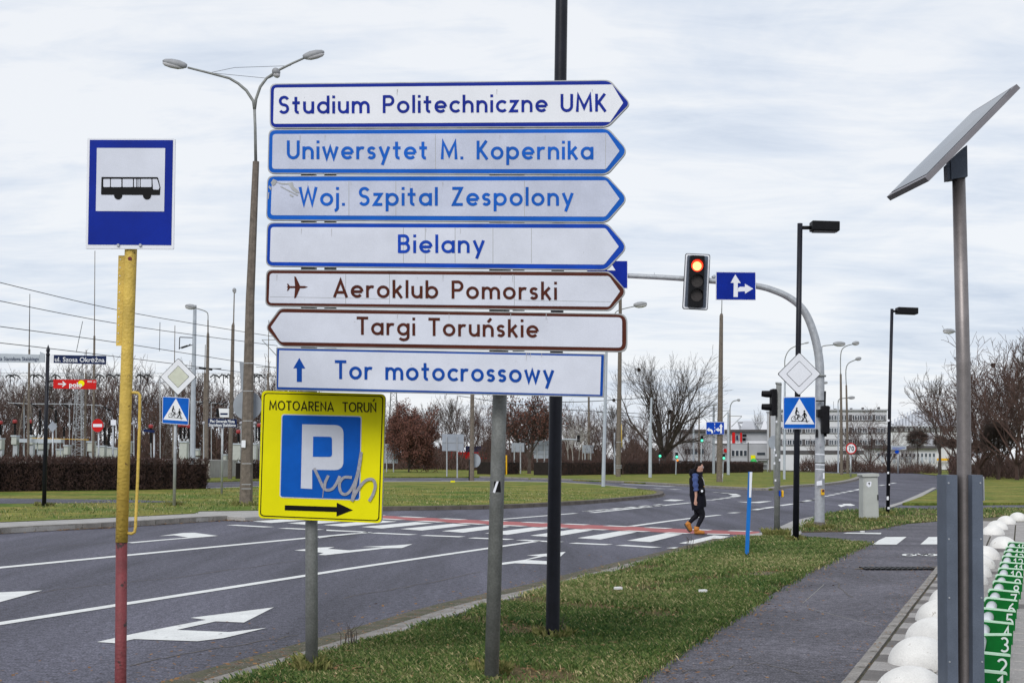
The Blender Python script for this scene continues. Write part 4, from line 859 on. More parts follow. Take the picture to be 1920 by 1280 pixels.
# ---- blue marker post
T = Th('marker_post', 'thin blue plastic marker post with a white sticker leaning in the verge', 'marker post', 1399.5, 1043, 0.1)
ps = T.pl
ps.poly('post', [(1403.3, 884), (1410, 884), (1408, 940), (1403, 1046), (1396.5, 1046)], m_bpost, 0.03, 0.05)
Plane(1300, T.Y - .04, 1500, T.Y - .04, T.loc, T.o).poly('sticker', [(1405.5, 884.5), (1410.6, 884.5), (1408.4, 932), (1404.6, 932)], m_sw, 0, 0.003)
# ---- utility cabinet
T = Th('utility_cabinet', 'pale grey utility cabinet with a torn sticker standing on the roadside grass', 'cabinet', 1634, 975, 0.1)
cb_ = T.pl
cb_.poly('body', [(1619, 893), (1645.5, 892.5), (1648, 974.5), (1618.5, 974)], m_cab, 0.0, 0.5)
cb_.poly('lid', rr([(1615.5, 888), (1647.5, 887), (1648, 892.8), (1616.5, 893.5)], 2, 3), m_cab, 0.05, 0.6)
cb_.poly('door', [(1621, 896), (1643.5, 895.6), (1645.6, 970), (1620.5, 970)], m_cab, 0.014, 0.010)
cb_.poly('handle', [(1644.5, 927), (1646.5, 927), (1646.7, 937), (1644.8, 937)], m_dblack, 0.03, 0.02)
sk = cb_.poly('sticker', [(1625, 903), (1632, 902), (1634, 903), (1633, 911), (1628, 913), (1624, 909)], m_sw, 0.017); cb_.poly('sticker_print', [(1627, 905), (1631, 904), (1630, 909)], m_signk, 0.019, parent=sk)
cb_.poly('plinth', [(1615, 973.5), (1651, 974.5), (1651, 977.5), (1615, 977.5)], m_kerb, 0.06, 0.62)
# ---- litter
for i, (a, b) in enumerate([(1159, 1102), (1318, 1107), (849, 902.5), (1617, 996)]):
    p = G(a, b, 0.15); mb = MB(p); mb.box(p, (0.09 if i != 2 else .3, 0.06, 0.03 if i != 2 else .12), 0.5); o = mb.build('litter', m_litter if i != 2 else m_yel, bevel=.004)
    tag(o, ['crumpled white scrap in the grass left of the footpath bend', 'white scrap in the verge near the blue marker post', 'small yellow bag lying on the traffic island grass', 'white scrap at the edge of the roadside grass'][i], 'litter')
# dead stems in the verge
for i, (a, b, hh_) in enumerate([(1052, 1196, .2), (1294, 1030, .3), (653, 1214, .2)]):
    p = G(a, b, 0.095); r_ = random.Random(i); mb = MB(p)
    for k in range(9):
        q = p + Vector((r_.uniform(-.06, .06), r_.uniform(-.06, .06), 0)); mb.tube([q, q + Vector((r_.uniform(-.04, .04), 0, hh_ * .6)), q + Vector((r_.uniform(-.1, .1), 0, hh_ * r_.uniform(.7, 1.1)))], [.004, .003, .001], 4)
    tag(mb.build('weed', m_barkg), ['tuft of dry stems at the foot of the black lamp post', 'dry stalks at the road edge below the zebra crossing', 'dark dry weed at the gutter edge in front of the yellow sign'][i], 'weed')
# ================================================================== MIDDLE GROUND: SIGNS, LIGHTS, LAMPS
def crossing_symbol(pl, cvt, par, m=m_signk, off=0.012):
    """cyclist and walker pictogram; cvt maps unit square (x right, y down) to picture points"""
    mb = MB(pl.org); k = [0]
    def st(pts, w_): k[0] += 1; stroke_art(pl, [cvt(*p) for p in pts], w_, mb, off + .0006 * k[0])
    u = abs(cvt(1, 0)[0] - cvt(0, 0)[0])
    def disc(x, y, r): k[0] += 1; c = cvt(x, y); mb.add([pl.at(a, b, off + .0006 * k[0]) for a, b in circ(c[0], c[1], r * u, n=14)][::-1], [tuple(range(14))])
    for cx_ in (.22, .52):
        st([(cx_ + .105 * math.cos(t * math.pi / 8), .70 + .115 * math.sin(t * math.pi / 8)) for t in range(17)], u * .022)
    st([(.22, .70), (.30, .52), (.46, .52), (.38, .72), (.22, .70)], u * .022); st([(.52, .70), (.45, .46)], u * .022)
    disc(.36, .20, .038); st([(.36, .25), (.31, .47)], u * .075); st([(.36, .29), (.46, .42)], u * .03); st([(.32, .46), (.41, .54), (.38, .72)], u * .04)
    disc(.70, .34, .04); st([(.70, .40), (.71, .60)], u * .085); st([(.70, .42), (.61, .56)], u * .03); st([(.72, .42), (.79, .52), (.80, .60)], u * .03)
    st([(.71, .58), (.66, .72), (.58, .80)], u * .045); st([(.72, .58), (.78, .72), (.80, .84), (.84, .85)], u * .045)
    st([(.10, .815), (.92, .815)], u * .018)
    return mb.build('cycle_and_walker_symbol', m, par)
def blue_crossing(pl, q, off, par, label):
    """q: four picture corners of the blue square"""
    def bl(u, v):
        a = Vector(q[0]).lerp(Vector(q[1]), u); b = Vector(q[3]).lerp(Vector(q[2]), u); r = a.lerp(b, v); return (r.x, r.y)
    bk = pl.poly('crossing_panel', rr(q, 2.5, 4), m_swm, off, 0.02, parent=par, label=label)
    pl.poly('blue_field', rr([bl(.02, .02), bl(.98, .02), bl(.98, .98), bl(.02, .98)], 2, 3), m_bluel, off + .003, parent=bk)
    pl.poly('white_triangle', [bl(.5, .05), bl(.96, .855), bl(.04, .855)], m_sw, off + .006, parent=bk)
    crossing_symbol(pl, lambda x, y: bl(.17 + x * .68, .22 + y * .66), bk, off=off + .009)
def diamond(pl, c, rx, ry, off, par, inner, mi, label):
    o4 = lambda f: rr([(c[0], c[1] - ry * f), (c[0] + rx * f, c[1]), (c[0] - 0.5, c[1] + ry * f), (c[0] - rx * f, c[1])], 2.5 * f, 3)
    b = pl.poly('priority_panel', o4(1.0), m_signk, off, 0.02, parent=par, label=label)
    pl.poly('white_field', o4(.965), m_sw, off + .003, parent=b); pl.poly('inner_rim', o4(.60), m_signk, off + .006, parent=b); pl.poly('centre_field', o4(.575), mi, off + .009, parent=b)
def lamp_head(T, a, b, r, parent, name='lamp_head', k=1.0):
    """cobra head from picture point a (at arm) to b (tip)"""
    P = [T.p(a[0] + (b[0] - a[0]) * t, a[1] + (b[1] - a[1]) * t) for t in (0, .12, .35, .65, .9, 1)]
    h = T.mb().tube([p + Vector((0, 0, r * .25 * T.s)) for p in P], [r * T.s * q for q in (.45, .75, 1, .95, .6, .2)], 12, sy=1.15).build(name, m_lampt, parent, smooth=True)
    T.mb().tube([p - Vector((0, 0, r * .35 * T.s)) for p in P[1:]], [r * T.s * q for q in (.3, .8, .85, .6, .15)], 12).build('glass_cover', m_lamp, h, smooth=True)
# ---- double-arm concrete lamp on the left
T = Th('street_lamp', 'tall concrete street lamp with two curved arms left of the direction sign', 'street lamp', 461, 946, 0.12)
DL = T
T.tube('pole', [(461, 950), (463, 850), (469, 560), (480, 303)], [12.5, 11.3, 8.3, 6.2], m_polec, n=8, sm=False)
T.tube('pipe', [(479.6, 310), (478.5, 240), (477, 200)], [3, 2.7, 2.7], m_gsteel)
la = T.tube('lamp_arm', [(477, 205), (475, 190), (462, 170), (447, 157), (430, 147), (392, 137), (352, 127)], [2.8, 2.8, 2.8, 2.6, 2.4, 2.2, 2.0], m_gsteel)
lb = T.tube('lamp_arm', [(477.5, 205), (480, 186), (488, 163), (500, 147), (520, 133), (548, 119), (573, 108)], [2.8, 2.8, 2.8, 2.6, 2.4, 2.2, 2.0], m_gsteel)
lamp_head(T, (350, 126), (305, 116), 7.2, la); lamp_head(T, (568, 109), (608, 99), 7.0, lb)
lc = T.tube('lamp_arm', [(500, 147, 0), (510, 143, 2.5), (514, 141, 4)], [2.2, 2, 1.8], m_gsteel); lamp_head(T, (512, 132), (524, 142), 7.5, lc)
for a, b in (((397, 136), (440, 127)), ((440, 127), (545, 123.5)), ((397, 137), (500, 147))): T.tube('brace_wire', [a, b], .45, m_wire, n=5)
Plane(0, T.Y + .3, 1900, T.Y + .3, T.loc, T.o).poly('disc_sign_back', circ(464, 760, 27, 28), m_signback, 0, .03)
Plane(0, T.Y + .1, 1900, T.Y + .1, T.loc, T.o).poly('side_panel', rr([(449, 677), (459, 679), (457, 730), (452, 731)], 2, 3), m_signback, 0, .3)
pf = Plane(0, T.Y - .27, 1900, T.Y - .27, T.loc, T.o)
pf.poly('paper_notice', [(453, 825), (460.5, 825), (460, 839), (452.5, 838)], m_sw, 0)
for y in (680, 732, 788, 868, 907, 915): pf.poly('strap', [(457 - (y - 680) * .018, y), (475 - (y - 680) * .018, y), (475 - (y - 680) * .018, y + 1.2), (457 - (y - 680) * .018, y + 1.2)], m_steel, .01)
# ---- left crossing sign
T = Th('crossing_sign', 'priority diamond above a blue cycle and pedestrian crossing sign on the traffic island', 'road sign', 326.5, 947, 0.12)
T.tube('post', [(326.5, 952), (328, 850), (331, 690)], 2.9, m_steel)
diamond(T.pl, (336, 706.5), 34, 35, .12, T.o, .6, m_cream, 'white diamond with a pale yellow centre')
blue_crossing(T.pl, [(306.5, 743), (357, 746), (355, 797), (305.5, 793.5)], .12, T.o, 'blue square sign with a cyclist and walker in a white triangle')
# ---- street name post
T = Th('street_name_post', 'black post with two street name plates and a red shop board', 'street name post', 82.5, 948, 0.12)
T.tube('post', [(82.5, 952), (86, 800), (89.7, 668)], [4, 3.7, 3.4], m_black)
T.tube('finial', [(89.7, 670), (89.9, 664), (90, 661), (90, 657), (90.3, 655), (90.5, 646)], [2.6, 4.2, 2.6, 3.9, 3.6, .2], m_black, n=10)
pn = Plane(0, T.Y - .12, 1900, T.Y - .12, T.loc, T.o)
a_ = pn.poly('name_plate', [(96, 665), (199, 667), (198.5, 683), (95.5, 680)], m_navy, 0, .03, label='dark blue plate reading ul. Szosa Okrężna'); pn.poly('white_end', [(94, 665), (101, 665.5), (100.6, 680.2), (93.6, 680)], m_sw, .004, parent=a_)
small_text(pn, 'ul. Szosa Okrężna', 103, 677.5, 196, 679, 8.6, m_sw, parent=a_, bold=.008)
b_ = pn.poly('name_plate', [(-60, 661), (74, 664.5), (75, 680), (-60, 678)], m_palew, 0, .03, label='pale grey plate reading Generała Pilota Stanisława Skalskiego'); small_text(pn, 'Plac Generała Pilota Stanisława Skalskiego', -58, 675.2, 73, 676, 6.8, m_navy, parent=b_, bold=.01)
pn.poly('plate_bracket', [(75, 659), (84, 663), (84, 679.5), (75, 679)], m_palew, .01, .03)
r_ = pn.poly('shop_board', [(100, 711), (180.5, 712), (180, 729.5), (100, 728)], m_signred, 0, .03, label='red shop board with a white arrow and the word polo')
pn.poly('yellow_spot', circ(152.5, 718.5, 5.8), m_yel, .006, parent=r_)
small_text(pn, 'polo', 130, 725, 154, 725.5, 8.5, m_sw, parent=r_, off=.012, bold=.03); small_text(pn, '800 m', 164, 716.6, 179, 717, 3.4, m_sw, parent=r_, bold=.01); small_text(pn, 'MARKET', 134, 728.3, 152, 728.5, 1.8, m_sw, parent=r_, off=.012)
am = MB(T.loc); stroke_art(pn, [(109, 719.5), (122, 720)], 2.2, am, .008); stroke_art(pn, [(117.5, 715), (123, 720), (117, 724.5)], 2.0, am, .010); am.build('arrow_symbol', m_sw, r_)
bk = MB(T.loc); pn.poly('k', rect(89, 713, 101, 716), m_dblack, -.01, .02, mb=bk); pn.poly('k', rect(89, 724.5, 101, 727), m_dblack, -.01, .02, mb=bk); bk.build('board_bracket', m_dblack, T.o)
# ---- square name sign
T = Th('square_name_sign', 'small navy plate reading Plac Generała Pilota Stanisława Skalskiego on a thin post', 'street name sign', 415.5, 925, 0.12)
T.tube('post', [(415.5, 929), (417.5, 770)], 2.1, m_steel, n=8)
pn = Plane(0, T.Y - .12, 1900, T.Y - .12, T.loc, T.o)
a_ = pn.poly('name_plate', [(390.5, 784), (444, 785.5), (443.5, 801), (390, 799.5)], m_navy, 0, .03)
small_text(pn, 'Plac Generała Pilota', 394, 791.4, 440, 792.4, 5.4, m_sw, parent=a_, bold=.02); small_text(pn, 'Stanisława Skalskiego', 391.5, 798.6, 442, 799.4, 5.4, m_sw, parent=a_, bold=.02)
a_ = pn.poly('bus_timetable_flag', [(410, 765), (429, 766), (428.5, 782), (412, 781.5)], m_sw, 0, .1); pn.poly('flag_print', rect(413, 774, 427, 777.5), m_navy, .004, parent=a_)
pn.poly('flag_side', rect(405, 766, 410.5, 782), m_dblack, -.02, .1)
# ---- no-entry, small diamond, leaning name sign
def simple_post(name, label, cat, x, ytop, Y, m=m_steel, r=1.6, ybot=900, h=0.0):
    T = Th(name, label, cat, x, 0, h, Y=Y); b = T.loc; tp = T.p(x, ytop)
    T.mb().tube([b, tp], r * T.s, 8).build('post', m, T.o, smooth=True); return T
T = simple_post('no_entry_sign', 'round red no-entry sign beyond the left hedge', 'road sign', 185, 786, 75)
a_ = T.pl.poly('disc', circ(184.5, 797.5, 10.8, 12.3), m_signred, .15, .04); T.pl.poly('white_bar', rect(176, 794.6, 193, 800.2), m_sw, .156, parent=a_)
T = simple_post('diamond_sign', 'small grey sign back shaped like a diamond above the left hedge', 'road sign', 99, 792, 80)
T.pl.poly('panel', [(100, 789), (109, 799.5), (100, 810.5), (91, 799.5)], m_signback, .15, .04)
T = simple_post('leaning_name_sign', 'tiny navy name plate on a leaning thin post beyond the left hedge', 'street name sign', 289, 812, 80)
T.pl.poly('name_plate', [(270, 804), (291, 806), (291, 811), (270, 809)], m_navy, .15, .04)
T = simple_post('bus_flag', 'small white bus stop flag beyond the left hedge, right of the red disc', 'bus stop sign', 212, 785, 78)
T.pl.poly('panel', rect(209, 787, 219, 797), m_sw, .15, .04); T.pl.poly('dark_side', rect(205, 788, 209, 796), m_dblack, .1, .04)
# ---- overhead mast with traffic light and lane signs
T = Th('traffic_light_mast', 'pale grey mast arching over the road with lane signs and a lit red light', 'traffic light mast', 1536.5, 991, 0.1)
MA = T; cm = lambda q: cv(3.556, 1060, 440, q)
arcp = sm2([(1536.5, 996), (1537, 900), (1537, 760), (1537, 690), (1532, 650), (1520, 608), (1504, 578), (1480, 558), (1452, 545), (1418, 536), (1340, 527), (1260, 521), (1180, 517), (1105, 513)], 4)
n = len(arcp); T.mb().tube([T.p(*q) for q in arcp], [(9.6 - 4.9 * min(1, i / n * 1.15)) * T.s for i in range(n)], 16).build('mast', m_steel, T.o, smooth=True, label='arched galvanised mast and boom')
T.tube('foot_sleeve', [(1536.5, 995), (1536.6, 978)], 10.8, m_kerbd, n=14)
T.tube('collar', [(1537, 703), (1537, 706)], 12, m_gsteel, n=14); T.tube('collar', [(1537, 866), (1537, 868)], 10.4, m_gsteel, n=14)
pm_ = Plane(0, T.Y - .14, 1900, T.Y - .14, T.loc, T.o)
def tl_poly(nm, q, m, off, th=0, par=None): return pm_.poly(nm, q, m, off, th, parent=par)
ls = tl_poly('lane_sign', [(1342.3, 509.3), (1417, 510), (1417.5, 562.8), (1342, 562)], m_sw, .0, .03); ls['label'] = 'blue lane sign with a straight and a right arrow'
tl_poly('blue_field', [(1343.4, 510.4), (1416.2, 511), (1416.4, 561.8), (1343.2, 561.2)], m_blued, .004, 0, ls)
ar = MB(T.loc)
for q in ([(1378.5, 514.5), (1388.8, 530.8), (1383.2, 530.6), (1383.4, 556.8), (1375.2, 556.8), (1375.6, 530.5), (1369.8, 530.2)], [(1383.4, 547), (1383.6, 540), (1387, 537.6), (1396.6, 537.8), (1396.6, 532), (1412.2, 541.2), (1396.8, 550.6), (1396.8, 546), (1388, 546.4)]): pm_.poly('a', q, m_sw, .008, mb=ar)
ar.build('arrow_symbol', m_sw, ls)
ls = tl_poly('lane_sign', [(1100, 488), (1176.8, 488.6), (1176.8, 541), (1100, 540)], m_sw, .0, .03); ls['label'] = 'blue lane sign mostly hidden behind the direction panels'
tl_poly('blue_field', [(1101, 489), (1176, 489.6), (1176, 540), (1101, 539)], m_blued, .004, 0, ls); tl_poly('arrow_symbol', [(1146, 494), (1154, 507), (1138, 507)], m_sw, .008, 0, ls)
bp = tl_poly('backboard', rr([(1284.6, 475), (1331.6, 477.2), (1326.8, 581.8), (1279, 579.4)], 4.5, 5), m_signk, .03, .03); bp['label'] = 'traffic light backboard with a white rim'
tl_poly('white_rim', rr([(1285.7, 476.2), (1330.4, 478.3), (1325.7, 580.6), (1280.2, 578.3)], 4, 5), m_sw, .034, 0, bp)
tl_poly('board_field', rr([(1288.4, 479), (1327.6, 480.8), (1323.2, 577.8), (1283, 575.7)], 3, 4), m_slate, .037, 0, bp)
hs = tl_poly('housing', rr([(1292.5, 481), (1319, 482), (1315.5, 577), (1288.5, 575.8)], 2, 3), m_dblack, .24, .2)
for i, (cx_, cy_, m1) in enumerate(((1304.8, 500.3, m_redl), (1304.6, 529.5, m_lens), (1303.5, 556, m_lens))):
    ln = MB(T.loc); c = pm_.at(cx_, cy_, .245); ln.add([pm_.at(a, b, .248) for a, b in circ(cx_, cy_, 11, 11.3)][::-1], [tuple(range(24))]); lo = ln.build('lens', m1, T.o, label='lit red lens' if i == 0 else None)
    if i == 0:
        c2 = MB(T.loc); c2.add([pm_.at(a, b, .252) for a, b in circ(cx_ - .3, cy_ + 1, 8.2, 8.2)][::-1], [tuple(range(24))]); c2.build('lamp_core', m_redc, lo)
    vz = MB(T.loc)
    for k in range(14):
        a0 = math.pi + (math.pi * (k - 1.5)) / 11; a1 = math.pi + (math.pi * (k - .5)) / 11
        f = [pm_.at(cx_ + 12 * math.cos(a), cy_ + 12 * math.sin(a), o) for a, o in ((a0, .245), (a1, .245), (a1, .36 if 2 < k < 11 else .30), (a0, .36 if 2 < k < 11 else .30))]
        vz.quad(*f)
    vz.build('visor', m_dblack, hs)
T.tube('camera', [(1336, 521), (1341, 517)], 3.4, m_palew, n=8); T.tube('boom_spike', [(1227, 521), (1227, 511)], .5, m_steel, n=4)
T.mb().box(T.p(1543.5, 787) + Vector((0, -.2, 0)), (11 * T.s * 1.3, .22, 52 * T.s)).build('side_signal', m_dblack, T.o, bevel=.03, label='black pedestrian signal seen edge-on')
sg = T.mb(); sg.box(T.p(1533, 752) + Vector((0, -.2, 0)), (16 * T.s, .1, 2 * T.s)); sg.box(T.p(1533, 775) + Vector((0, -.2, 0)), (9 * T.s, .2, 14 * T.s)); sg.tube([T.p(1544, 733), T.p(1543, 768)], 5 * T.s, 6); sg.build('signal_bracket', m_dblack, T.o)
T.mb().box(T.p(1529.5, 812) + Vector((0, -.1, 0)), (3 * T.s, .1, 15 * T.s)).build('cable_box', m_dblack, T.o); T.mb().box(T.p(1547, 812) + Vector((0, -.05, 0)), (3 * T.s, .1, 12 * T.s)).build('cable_box', m_dblack, T.o)
T.mb().box(T.p(1539.6, 922) + Vector((0, -.17, 0)), (6 * T.s, .1, 11 * T.s)).build('push_button', m_yelbtn, T.o, bevel=.02); T.mb().box(T.p(1539.6, 919) + Vector((0, -.23, 0)), (4 * T.s, .03, 4 * T.s)).build('button_face', m_rpost, T.o)
pk = Plane(0, T.Y - .2, 1900, T.Y - .2, T.loc, T.o)
for q, m in (([(1531, 902), (1541, 900), (1541.5, 909), (1531.5, 910)], m_sw), ([(1543, 886), (1546, 886), (1546, 897), (1543, 897)], m_sw), (circ(1538, 833, 2.6, 2.8), m_graf), ([(1534, 888), (1538, 889), (1538, 896), (1534.5, 897)], m_graf)): pk.poly('sticker', q, m, 0)
for y, k in ((850, 0), (869, 1), (878, 2)): pk.poly('tape', [(1529, y), (1546, y + 1), (1546, y + 2.6), (1529, y + 1.6)], m_sw, .002)
# ---- black lamp with crossing signs
T = Th('street_lamp', 'black street lamp carrying a priority diamond and a blue crossing sign', 'street lamp', 1492.3, 1014, 0.1)
T.tube('pole', [(1492, 1018), (1494.5, 800), (1497, 640), (1500, 419)], [6.0, 5.6, 5.2, 5.0], m_black, n=14)
Tl = Th; lh = MB(T.loc); lh.box(T.p(1546, 425), (52 * T.s, .32, 18 * T.s), M=Matrix.Rotation(R(1), 3, 'Y')); lh = lh.build('lamp_head', m_dblack, T.o, bevel=.015)
T.tube('arm', [(1500, 427), (1522, 427)], 3.6, m_dblack, n=8)
T.mb().box(T.p(1546, 425) + Vector((0, 0, -9.6 * T.s)), (44 * T.s, .26, .02)).build('lamp_glass', m_lens, lh)
diamond(T.pl, (1496, 701.5), 40.5, 40.5, .14, T.o, .6, m_sw, 'white diamond sign with a thin black inner line')
blue_crossing(T.pl, [(1466.2, 744.5), (1526.6, 744), (1526.8, 804), (1466, 804)], .14, T.o, 'blue square crossing sign with cyclist and walker')
# ---- third black lamp
T = Th('street_lamp', 'black street lamp with a flat box head beyond the utility cabinet', 'street lamp', 1664.5, 965, 0.1)
T.tube('pole', [(1664.5, 968), (1668, 760), (1672.5, 579)], [3.6, 3.2, 3.0], m_black, n=12)
T.mb().box(T.p(1700, 583), (38 * T.s, .4, 12 * T.s), M=Matrix.Rotation(R(1.5), 3, 'Y')).build('lamp_head', m_dblack, T.o, bevel=.02); T.tube('arm', [(1672, 583.5), (1683, 583.5)], 2.2, m_dblack, n=8)
pk = Plane(0, T.Y - .15, 1900, T.Y - .15, T.loc, T.o)
for q in (circ(1666, 788, 2.2), rect(1663.5, 884, 1667, 888), rect(1662.5, 930, 1666.5, 937), rect(1664, 950, 1668, 954), circ(1667.5, 908, 1.4)): pk.poly('sticker', q, m_sw, 0)
# ---- grey post with side traffic light
T = Th('traffic_light', 'traffic light on a grey steel post seen from the side at the crossing', 'traffic light', 1456, 1006, 0.1)
T.tube('post', [(1456.5, 1010), (1458, 850), (1460.5, 719)], [5.6, 5.4, 5.2], m_gsteel, n=14); T.tube('post_cap', [(1460.5, 721), (1460.7, 717)], [5.8, 4.5], m_gsteel)
T.tube('top_knob', [(1456, 720), (1456, 716.5)], 2.2, m_gsteel, n=8)
T.mb().box(T.p(1450, 754), (10.5 * T.s, .30, 50 * T.s)).build('housing', m_dblack, T.o, bevel=.03)
for cy_ in (738.5, 763):
    v = T.mb(); v.tube([T.p(1446, cy_), T.p(1438, cy_), T.p(1428.5, cy_ - .8)], [6.6 * T.s, 6.4 * T.s, 5.6 * T.s], 14, caps=False); v.build('visor', m_dblack, T.o, smooth=True)
    T.mb().tube([T.p(1444.6, cy_), T.p(1443.8, cy_)], 6 * T.s, 12).build('lens', m_lens, T.o)
T.mb().box(T.p(1466, 925) + Vector((0, -.05, 0)), (4 * T.s, .12, 13 * T.s)).build('push_button', m_yelbtn, T.o, bevel=.02)
T.mb().box(T.p(1460.5, 924) + Vector((0, -.08, 0)), (2.5 * T.s, .1, 10 * T.s)).build('button_plate', m_blue, T.o)
sb_ = T.tube('side_bar', [(1452, 989 - 144), (1453, 838)], 1.2, m_palew, n=6)
for i, (a, b) in enumerate(((1456, 790), (1455, 853), (1452, 868), (1462, 862), (1454, 900), (1452.5, 843))): Plane(0, T.Y - .14, 1900, T.Y - .14, T.loc, T.o).poly('sticker', rect(a - 1.6, b - 2, a + 1.6, b + 2), m_sw, 0)
# ---- pale posts and lamps further off: (name, label, x_base, y_base|None, Y, pts, radii, material, heads)
def mast(label, x, y, Y, pts, rad, m, arms=(), name='street_lamp', cat='street lamp', rods=(), group=None, h=0.1):
    T = Th(name, label, cat, x, y or 0, h, Y=Y, group=group)
    P = [T.base(-.1)] + [T.p(*q) for q in pts]; T.mb().tube(P, [r * T.s for r in rad], 8).build('pole', m, T.o, smooth=False)
    for q in rods: T.tube('rod', q, .9, m_gsteel, n=5)
    for arm, hd in arms:
        a = T.tube('lamp_arm', sm2(arm, 4), .9, m_gsteel, n=6)
        if hd: lamp_head(T, hd[0], hd[1], hd[2] if len(hd) > 2 else 3.2, a)
    return T
T = mast('slim pale steel pole standing on the tip of the traffic island', 1131, 912, None, [(1133, 830), (1137, 663), (1137.5, 600)], [3.6, 3.4, 2.4, 2.2], m_palew, name='steel_pole', cat='pole')
T = mast('concrete lamp post with a curved arm whose head shows right of the brown panels', 1159, 893, None, [(1161, 760), (1163, 600), (1163, 560)], [4.8, 4.2, 3.2, 3.0], m_polec, arms=[([(1150, 600), (1154, 586), (1165, 580), (1190, 574)], ((1188, 573.5), (1213, 570), 4.6))])
T.tube('orange_strip', [(1164.5, 795), (1166, 838)], 1.2, m_ypost, n=5)
for y in (828, 872, 876): Plane(0, T.Y - .3, 1900, T.Y - .3, T.loc, T.o).poly('strap', rect(1155, y, 1166, y + 1), m_steel, 0)
T = mast('concrete post with a round sign back and dark cable cover', 884.5, 901, None, [(885, 830), (885.5, 741), (885.5, 700)], [4.6, 4.2, 3.6, 3.4], m_polec, name='concrete_post', cat='post')
T.pl.poly('disc_sign_back', circ(890.5, 863, 10.5, 13), m_signback, -.3, .04); T.tube('cable_cover', [(880.5, 900), (881, 861)], 1.9, m_dblack, n=6)
T = mast('tapering concrete pole with a thin rod on top behind the lane sign', 1349, 903, None, [(1350, 800), (1352.5, 592), (1353, 588)], [5.9, 5.2, 3.4, 2.2], m_polec, rods=[[(1353, 592), (1353.6, 560)]], name='concrete_pole', cat='pole')
T.tube('white_cable_guard', [(1353.7, 903), (1353.7, 888)], 1.8, m_sw, n=6); T.tube('dark_cable_guard', [(1353, 888), (1352.6, 868)], 1.1, m_dblack, n=6)
ls = T.pl.poly('lane_sign', [(1322.8, 790.8), (1357, 791), (1357, 814.3), (1322.8, 814)], m_sw, .3, .05); T.pl.poly('blue_field', rect(1323.4, 791.5, 1356.4, 813.8), m_blue, .31, parent=ls)
am = MB(T.loc); cB = lambda q: cv(8, 1260, 740, q)
for q in ([(512, 522), (550, 490), (552, 508), (590, 520), (606, 548), (606, 575), (582, 575), (580, 550), (552, 535), (548, 553)], [(726, 432), (754, 480), (740, 480), (740, 577), (713, 577), (713, 545), (690, 535), (690, 555), (640, 520), (690, 490), (692, 510), (713, 516), (713, 480), (698, 480)], [(628, 425), (636, 425), (636, 455), (628, 455)], [(628, 475), (636, 475), (636, 505), (628, 505)], [(628, 525), (636, 525), (636, 555), (628, 555)]): T.pl.poly('a', cB(q), m_sw, .325, mb=am)
am.build('arrow_symbol', m_sw, ls)
gm = 'lamps along the far road'
mast('concrete lamp post with a curved arm, left one of a close pair', 1578, 889.5, None, [(1577.5, 800), (1576.4, 701)], [3.1, 2.6, 1.9], m_polec, arms=[([(1576.3, 702), (1576, 670), (1579, 655), (1588, 648), (1600, 645)], ((1598, 645), (1611, 642.5)))], group=gm)
mast('concrete lamp post with a curved arm, right one of a close pair', 1589.5, 887.5, None, [(1588.5, 800), (1586.8, 722)], [2.8, 2.3, 1.6], m_polec, arms=[([(1586.8, 723), (1586, 695), (1590, 682), (1600, 676), (1606, 674)], ((1604, 674), (1615, 671.5), 2.8))], group=gm)
mast('slim pale lamp post behind the close pair with a short arm', 1571.6, 884.5, None, [(1571.6, 800), (1571.3, 755)], [1.5, 1.3, 1.0], m_palew, arms=[([(1571.3, 756), (1573, 749), (1580, 746.5), (1592, 746)], ((1590, 746), (1603, 745), 2.4))], group=gm)
mast('pale lamp post behind the blue crossing sign with a curved arm', 1470.5, 898, None, [(1471, 800), (1471.8, 690)], [2.4, 2.2, 1.6], m_palew, arms=[([(1471.8, 692), (1472, 672), (1480, 656), (1494, 648), (1515, 642)], ((1508, 644), (1517, 641.6), 1.2))], group=gm)
mast('lamp post hidden behind the arched mast with its arm pointing right', 1541, 893, None, [(1541, 800), (1541, 649)], [1.6, 1.4, 1.0], m_palew, arms=[([(1541, 650), (1546, 648), (1562, 646.5)], ((1562, 645.6), (1585, 644.6), 3.8))], group=gm)
mast('tiny lamp head right of the arched mast, far away', 1540, 0, 230, [(1540, 800), (1540, 719)], [1.2, 1.0, .7], m_palew, arms=[([(1540, 719), (1543, 717.8)], ((1542, 717.8), (1552, 717), 2))], group=gm, h=0)
mast('lamp head on a short arm peeping left of the solar pole', 1803, 0, 95, [(1803, 800), (1802, 624)], [2.2, 2, 1.6], m_palew, arms=[([(1802, 625), (1796, 622.5), (1788, 622)], ((1790, 622), (1768, 620.5), 4))], group=gm, h=0)
mast('thin lamp post left of the double blue arrow sign', 1310.6, 0, 190, [(1310.7, 812), (1311, 775)], [1.8, 1.4, 1.0], m_polec, arms=[([(1311, 776), (1313, 766), (1322, 762), (1337, 759.5)], ((1336, 759.8), (1345, 758.4), 1.6))], group=gm, h=0)
mast('thin lamp post with a hooked arm above the white factory', 1368.7, 0, 200, [(1368.8, 800), (1368.7, 768)], [1.2, 1.1, .9], m_polec, arms=[([(1368.7, 768), (1370, 759), (1375, 752), (1384, 750)], ((1382, 750.2), (1388, 749.8), 2))], group=gm, h=0)
mast('faint lamp post in front of the bare trees, middle distance', 1104, 0, 175, [(1104, 800), (1104, 742), (1104, 700)], [2.6, 2.2, 1.8, 1.6], m_polec, name='concrete_pole', cat='pole', h=0)
mast('bent pale lamp post over the white factory roof edge', 1443.5, 0, 210, [(1443.5, 800), (1443.5, 765)], [1.6, 1.4, 1.0], m_polec, name='concrete_pole', cat='pole', h=0)
